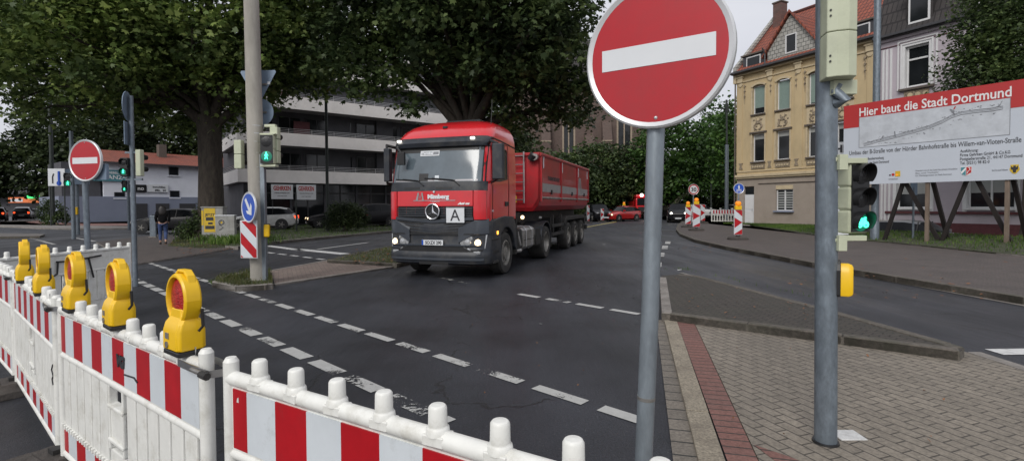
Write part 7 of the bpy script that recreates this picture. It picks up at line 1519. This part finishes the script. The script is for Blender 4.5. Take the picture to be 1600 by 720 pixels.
# x right, y forward (away), z up; left foot forward
body = [(0, 0, .93), (0, .0, 1.12), (0, .02, 1.32), (0, .03, 1.43), (0, .04, 1.50), (0, .05, 1.60),
        (-.18, .02, 1.36), (-.23, .0, 1.12), (-.21, .10, .90), (.18, .02, 1.36), (.22, -.04, 1.12), (.20, .02, .90),
        (-.09, 0, .86), (-.10, .08, .50), (-.10, .02, .10), (-.10, .16, .05), (.09, 0, .86), (.10, .04, .50), (.11, -.22, .14), (.11, -.14, .05)]
be = [(0, 1), (1, 2), (2, 3), (3, 4), (4, 5), (2, 6), (6, 7), (7, 8), (2, 9), (9, 10), (10, 11), (0, 12), (12, 13), (13, 14), (14, 15), (0, 16), (16, 17), (17, 18), (18, 19)]
br_ = [(.15, .11), (.13, .10), (.16, .10), .06, .05, .09, .055, .042, .03, .055, .042, .03, .085, .058, .038, .03, .085, .058, .038, .03]
skinned('body', body, be, br_, 'skin', t)
skinned('jacket', [(0, 0, .84), (0, 0, 1.1), (0, .02, 1.34), (0, .03, 1.44), (-.19, .02, 1.36), (-.245, .0, 1.12), (-.22, .09, .93), (.19, .02, 1.36), (.235, -.04, 1.12), (.215, .01, .93)], [(0, 1), (1, 2), (2, 3), (2, 4), (4, 5), (5, 6), (2, 7), (7, 8), (8, 9)], [(.19, .14), (.165, .125), (.185, .125), .09, .078, .062, .048, .078, .062, .048], 'jacket', t)
skinned('jeans', [(0, 0, 1.0), (-.09, 0, .82), (-.10, .08, .50), (-.10, .03, .14), (.09, 0, .82), (.10, .04, .50), (.11, -.19, .18)], [(0, 1), (1, 2), (2, 3), (0, 4), (4, 5), (5, 6)], [(.17, .125), .103, .074, .055, .103, .074, .055], 'jeans', t)
for V in ([(-.10, .0, .05), (-.10, .18, .035)], [(.11, -.25, .10), (.11, -.13, .03)]): skinned('shoe', V, [(0, 1)], [(.055, .05), (.05, .035)], 'black', t, 1)
skinned('hair', [(0, .04, 1.63), (0, -.02, 1.5), (0, -.06, 1.36), (0, -.08, 1.22)], [(0, 1), (1, 2), (2, 3)], [(.13, .13), (.15, .10), (.16, .07), (.11, .04)], 'hair', t)
# ================================================================== TREES
LEAF = np.array([(0, 0), (.28, -.02), (.5, .2), (.32, .3), (.52, .62), (.2, .55), (0, 1.0), (-.2, .55), (-.52, .62), (-.32, .3), (-.5, .2), (-.28, -.02)])
SIMPLE = np.array([(0, 0), (.3, .25), (.33, .6), (0, 1.0), (-.33, .6), (-.3, .25)])
def leaves_mesh(name, centers, size, k, parent, R, shape, droop=.35):
    """one closed set of single leaves around the given points (numpy)"""
    n = len(centers); m = len(shape)
    nrm = R.normal(0, 1, (n, 3)); nrm[:, 2] = np.abs(nrm[:, 2]) + .6; nrm /= np.linalg.norm(nrm, axis=1)[:, None]
    t = R.normal(0, 1, (n, 3)); t[:, 2] -= droop; t -= nrm * (t * nrm).sum(1)[:, None]; t /= np.linalg.norm(t, axis=1)[:, None]
    b = np.cross(nrm, t); s = size * (.5 + 1.0 * R.uniform(0, 1, n) ** 1.3)
    V = centers[:, None, :] + s[:, None, None] * (shape[None, :, 0, None] * b[:, None, :] + shape[None, :, 1, None] * t[:, None, :] - (shape[None, :, 0, None] ** 2 * .5 + shape[None, :, 1, None] ** 2 * .18) * nrm[:, None, :])
    V = V.reshape(-1, 3).astype(np.float32)
    me = bpy.data.meshes.new(name); me.vertices.add(n * m); me.vertices.foreach_set('co', V.ravel())
    me.loops.add(n * m); me.loops.foreach_set('vertex_index', np.arange(n * m, dtype=np.int32))
    me.polygons.add(n); me.polygons.foreach_set('loop_start', np.arange(0, n * m, m, dtype=np.int32)); me.polygons.foreach_set('loop_total', np.full(n, m, dtype=np.int32))
    me.materials.append(M[k]); me.update(); o = bpy.data.objects.new(name, me); COL.objects.link(o); o.parent = parent; return o
def tree(name, label, loc, lobes, trunk_r, fork, n_leaf, size, k, shape=LEAF, seed=1, clump=.55, per=55, group=None, limbs=14, trunk_top=None, lean=(0, 0), keep=None, shell=.62, cat='tree'):
    """lobes: (x, y, z, rx, ry, rz) relative to the foot"""
    R = np.random.default_rng(seed); root = thing(name, label, cat, loc, 0, group)
    vol = np.array([l[3] * l[4] * l[5] for l in lobes]); pr = vol / vol.sum(); nc = max(6, n_leaf // per)
    C = []
    while len(C) < nc:
        i = R.choice(len(lobes), p=pr); l = lobes[i]; d = R.normal(0, 1, 3); d /= np.linalg.norm(d); r = shell + (1 - shell) * R.uniform(0, 1) ** .6
        r *= 1 + .13 * math.sin(d[0] * 5 + i) * math.sin(d[1] * 4 + d[2] * 6 + seed)
        p = np.array(l[:3]) + d * r * np.array(l[3:6])
        if keep is None or keep(p): C.append(p)
    C = np.array(C); cs = clump * R.uniform(.5, 1.25, nc)
    idx = np.repeat(np.arange(nc), per); off = R.normal(0, 1, (len(idx), 3)) * cs[idx][:, None] * np.array([1, 1, .55])
    leaves_mesh('crown', C[idx] + off, size, k, root, R, shape)
    b = MB(); tt = fork; lx, ly = lean
    top = Vector((lx, ly, tt)); pts = [Vector((lx * t, ly * t, tt * t)) + Vector((math.sin(t * 5 + seed) * .05, math.cos(t * 4) * .05, 0)) * trunk_r for t in (0, .04, .12, .3, .55, .8, 1)]
    b.tube(pts, [trunk_r * f for f in (1.7, 1.35, 1.12, 1.0, .94, .92, 1.0)], 'bark', 16)
    zt_ = max(l[2] + l[5] for l in lobes)
    for i in range(limbs):
        e = C[R.integers(nc)]; e = Vector(e); a = top - Vector((0, 0, R.uniform(0, .12) * tt)); rr0 = trunk_r * R.uniform(.28, .55)
        mid = a.lerp(e, .45) + Vector((R.normal(0, .3), R.normal(0, .3), abs(R.normal(0, .8)) + .06 * (e - a).length * 2))
        q = [a.lerp(mid, t) * (1 - t) + mid.lerp(e, t) * t for t in (0, .2, .4, .6, .8, 1)]
        b.tube(q, [rr0 * f for f in (1, .8, .62, .42, .25, .08)], 'bark', 8)
        for j in range(3):
            s = q[2 + j % 3]; e2 = Vector(C[np.argmin(((C - np.array(s + (e - a) * .25)) ** 2).sum(1) + R.uniform(0, 6, nc))]); 
            b.tube([s, s.lerp(e2, .5) + Vector((0, 0, .3)), e2], [rr0 * .35, rr0 * .2, rr0 * .05], 'bark', 6)
    b.build('trunk', root, smooth=60); return root

TA = G(331, 373, .06)
# near plane trees: (lobes are relative to the foot)
tree('plane_tree', 'large plane tree with a thick dark trunk rising behind the yellow poster cabinet', TA,
     [(-.5, 0, 11.8, 6.4, 5.6, 5.0), (-5.0, .5, 9.2, 3.7, 3.4, 3.4), (-3.0, -3.4, 8.9, 3.9, 2.8, 3.1), (2.4, -2.4, 9.6, 3.2, 2.8, 3.0), (4.3, .8, 9.9, 2.6, 2.8, 2.2), (-6.2, -1.5, 7.4, 2.4, 2.2, 2.0), (-.4, 1.2, 7.4, 2.8, 2.4, 2.4), (4.4, .3, 8.3, 1.5, 1.4, 1.3), (6.0, 0, 9.4, 1.5, 1.3, 1.3), (5.4, 0, 7.9, 1.4, 1.2, 1.0), (3.2, 0, 7.6, 1.1, 1.1, .9)],
       .56, 6.0, 84000, .20, 'leaf_plane', seed=11, clump=.43, per=42, limbs=26)
TB = G(735, 373, .1)
tree('plane_tree', 'tall dark plane tree standing directly behind the red truck cab', TB,
     [(.6, 0, 13.0, 6.0, 6, 5.2), (-3.6, -.5, 11.0, 2.9, 3.0, 2.8), (3.2, -1.5, 9.6, 3.8, 3.6, 3.9), (.8, -3, 9.6, 3.9, 2.8, 3.4), (4.9, 0, 7.8, 2.2, 2.4, 2.9), (2.4, 0, 6.6, 2.2, 2, 1.9), (-5.5, 0, 14, 3.6, 3, 3.0), (-5.2, -1, 9.6, 1.6, 1.4, 1.2), (-5.5, -1, 7.7, 1.5, 1.3, 1.0), (-7.0, -.5, 8.8, 1.4, 1.2, 1.3), (-3.6, -1, 7.1, 1.1, 1.2, 1.1), (-4.4, -1.2, 6.9, .9, 1.1, 1.2), (-4.9, -1, 8.3, 1.3, 1.3, 1.2), (-4.3, -1, 7.6, 1.1, 1.2, 1.2), (-2.8, -1, 6.4, .8, 1.0, .9)],
     .55, 5.0, 90000, .20, 'leaf_dark', keep=lambda p: p[0] < 5.3 - .16 * max(0, p[2] - 8), seed=23, clump=.43, per=42, limbs=26)
TC = P(-95, 340, 26); TC.z = .1
tree('plane_tree', 'dark plane tree overhanging the left edge of the street', TC,
     [(0, 0, 13, 6.0, 5, 4.6), (4.6, -1, 12.2, 3.8, 3, 3.1), (-1.5, -1, 9.5, 4, 4, 4.0), (-4, -6, 15, 6, 6, 3.5)], .5, 5.0, 60000, .24, 'leaf_dark', seed=31, clump=.6, per=45, limbs=16)
p = P(1600, 200, 19.5)
tree('street_tree', 'dark leafy tree behind the billboard in front of the lilac house', (p.x + .2, p.y, .3),
     [(-.3, 0, 6.9, 2.5, 2.4, 2.3), (-1.6, -.2, 6.1, 1.6, 1.4, 1.0), (-.8, -.2, 5.7, 2.0, 1.5, 1.0), (-1.7, -.2, 8.0, 1.2, 1.2, 1.3), (.2, -.3, 7.6, 2.2, 1.8, 1.8), (1.2, 0, 5.6, 2.6, 2.2, 1.9), (1.0, .6, 3.2, 1.3, 1.1, .9), (-.2, 0, 9.2, 2.2, 2, 2.0)],
     .16, 3.4, 44000, .125, 'leaf_dark', shape=SIMPLE, seed=41, clump=.32, per=45, limbs=14)
# trees and shrubs behind
far_trees = [
 # px, Y, height, radius, label, mat, size
 (-45, 58, 10.5, 5, 'dark tree behind the queue of cars at the left edge', 'leaf_deep', .42),
 (118, 62, 17, 6.2, 'dark tree rising behind the tall green lamp post', 'leaf_deep', .42),
 (170, 70, 19, 8, 'dark tree behind the tiled roof, above the left no entry sign', 'leaf_deep', .45),
 (255, 72, 20, 8, 'dark tree behind the middle of the tiled roof', 'leaf_deep', .45),
 (345, 74, 16, 6.5, 'dark tree at the right end of the tiled roof', 'leaf_deep', .45),
 (742, 60, 16, 7, 'dark tree between the flats and the church', 'leaf_deep', .42),
 (838, 56, 7.5, 4.0, 'dark tree behind the front of the red tipper', 'leaf_deep', .36),
 (885, 60, 8.0, 3.6, 'broad dark tree behind the rear of the tipper in front of the church', 'leaf_dark', .36),
 (930, 62, 9.2, 4.0, 'dark conifer-like tree below the pointed church window', 'leaf_dark', .36),
 (985, 64, 9.0, 4.2, 'round dark tree left of the near signpost below the church', 'leaf_deep', .36),
 (1046, 62, 13.5, 4.8, 'green tree just right of the near no entry post', 'leaf_mid', .38),
 (1088, 66, 16.0, 4.6, 'tallest light green tree above the speed limit sign', 'leaf_light', .38),
 (1132, 70, 14.5, 4.4, 'green tree behind the grey mast beside the yellow house', 'leaf_mid', .38),
 (1158, 56, 13.5, 3.0, 'tree half hidden by the corner of the yellow house', 'leaf_mid', .36)]
for i, (px, Y, h, r, lab, k, s) in enumerate(far_trees):
    x = (px - 800) / FPX * Y
    tree('deciduous_tree', lab, (x, Y, 0), [(0, 0, h * .62, r, r * .8, h * .36), (-r * .45, -r * .3, h * .42, r * .6, r * .6, h * .24), (r * .45, -r * .3, h * .45, r * .6, r * .6, h * .26), (0, -r * .4, h * .3, r * .7, r * .5, h * .18)],
         .28, h * .3, 15000 if k == 'leaf_deep' else 9500, s, k, shape=SIMPLE, seed=50 + i, clump=.75, per=26, limbs=7, group='trees in the background')
def shrub(name, label, loc, lobes, n, size, k, seed, group=None, per=30, clump=.22, cat='shrub'):
    R = np.random.default_rng(seed); root = thing(name, label, cat, loc, 0, group); vol = np.array([l[3] * l[4] * l[5] for l in lobes]); pr = vol / vol.sum(); nc = max(4, n // per); C = []
    for _ in range(nc):
        l = lobes[R.choice(len(lobes), p=pr)]; d = R.normal(0, 1, 3); d /= np.linalg.norm(d); d[2] = d[2] if d[2] > -.7 else -d[2]; C.append(np.array(l[:3]) + d * (.5 + .5 * R.uniform() ** .5) * np.array(l[3:6]))
    C = np.array(C); idx = np.repeat(np.arange(nc), per); off = R.normal(0, 1, (len(idx), 3)) * clump; pts = C[idx] + off; pts[:, 2] = np.maximum(pts[:, 2], .03)
    leaves_mesh('foliage', pts, size, k, root, R, SIMPLE)
    b = MB()
    for i in range(9):
        e = Vector(C[R.integers(nc)]); b.tube([(R.normal(0, .08), R.normal(0, .08), 0), e * .5 + Vector((0, 0, .1)), e], [.03, .02, .006], 'bark', 6)
    b.build('stem', root); return root
for i, (px, Y, r, h, lab, k) in enumerate([
    (800, 48, 2.8, 4.4, 'dark bushy shrub behind the tipper front', 'leaf_deep'), (858, 50, 3, 4.8, 'dark shrub rising behind the middle of the tipper', 'leaf_deep'), (895, 66, 3, 5.0, 'bright leaved bush above the tipper tailgate', 'leaf_mid'),
    (950, 72, 3.6, 4.6, 'dark hedge bush behind the red hatchback', 'leaf_deep'), (1000, 72, 3.6, 4.6, 'dark hedge bush behind the red lorry', 'leaf_deep'), (1055, 70, 3.6, 4.6, 'dark hedge bush behind the digger', 'leaf_deep'),
    (1105, 66, 3.4, 4.2, 'dark hedge bush right of the speed limit sign', 'leaf_deep'), (1150, 62, 3.0, 4.4, 'dark hedge bush beside the yellow house door', 'leaf_deep'),
    (700, 50, 4, 5.5, 'dark undergrowth bush behind the truck cab', 'leaf_deep'), (640, 56, 4, 6, 'dark bush at the right end of the flats', 'leaf_deep')]):
    shrub('background_shrub', lab, ((px - 800) / FPX * Y, Y, 0), [(0, 0, h * .38, r, r * .7, h * .42), (-r * .6, -.3, h * .3, r * .6, r * .5, h * .3), (r * .6, -.3, h * .3, r * .6, r * .5, h * .32)], 3600, .3, k, 80 + i, 'shrubs below the church', 24, .4)
p = P(540, 340, 30.5); shrub('clipped_bush', 'dense dark clipped bush on the lawn strip before the flats', (p.x, p.y, .12), [(0, 0, .85, 1.15, .7, .85), (-.7, 0, .6, .7, .6, .65), (.7, 0, .65, .7, .6, .7)], 9000, .09, 'leaf_deep', 101, per=30, clump=.12, cat='bush')
p = P(82, 341, 44.5); shrub('rounded_bush', 'round dark bush at the left end of the blue-grey wall', (p.x, p.y, .1), [(0, 0, 1.1, 1.0, .9, 1.1), (.2, 0, .5, 1.2, .9, .6)], 3500, .14, 'leaf_dark', 103, per=30, clump=.16, cat='bush')
p = G(303, 374, .06); shrub('root_shoots', 'leafy shoots growing around the foot of the big plane tree', (p.x, p.y, .06), [(0, 0, .4, .8, .5, .5), (.5, .2, .8, .5, .4, .8), (-.5, 0, .2, .5, .4, .25)], 2600, .11, 'leaf_dark', 104, per=26, clump=.14)
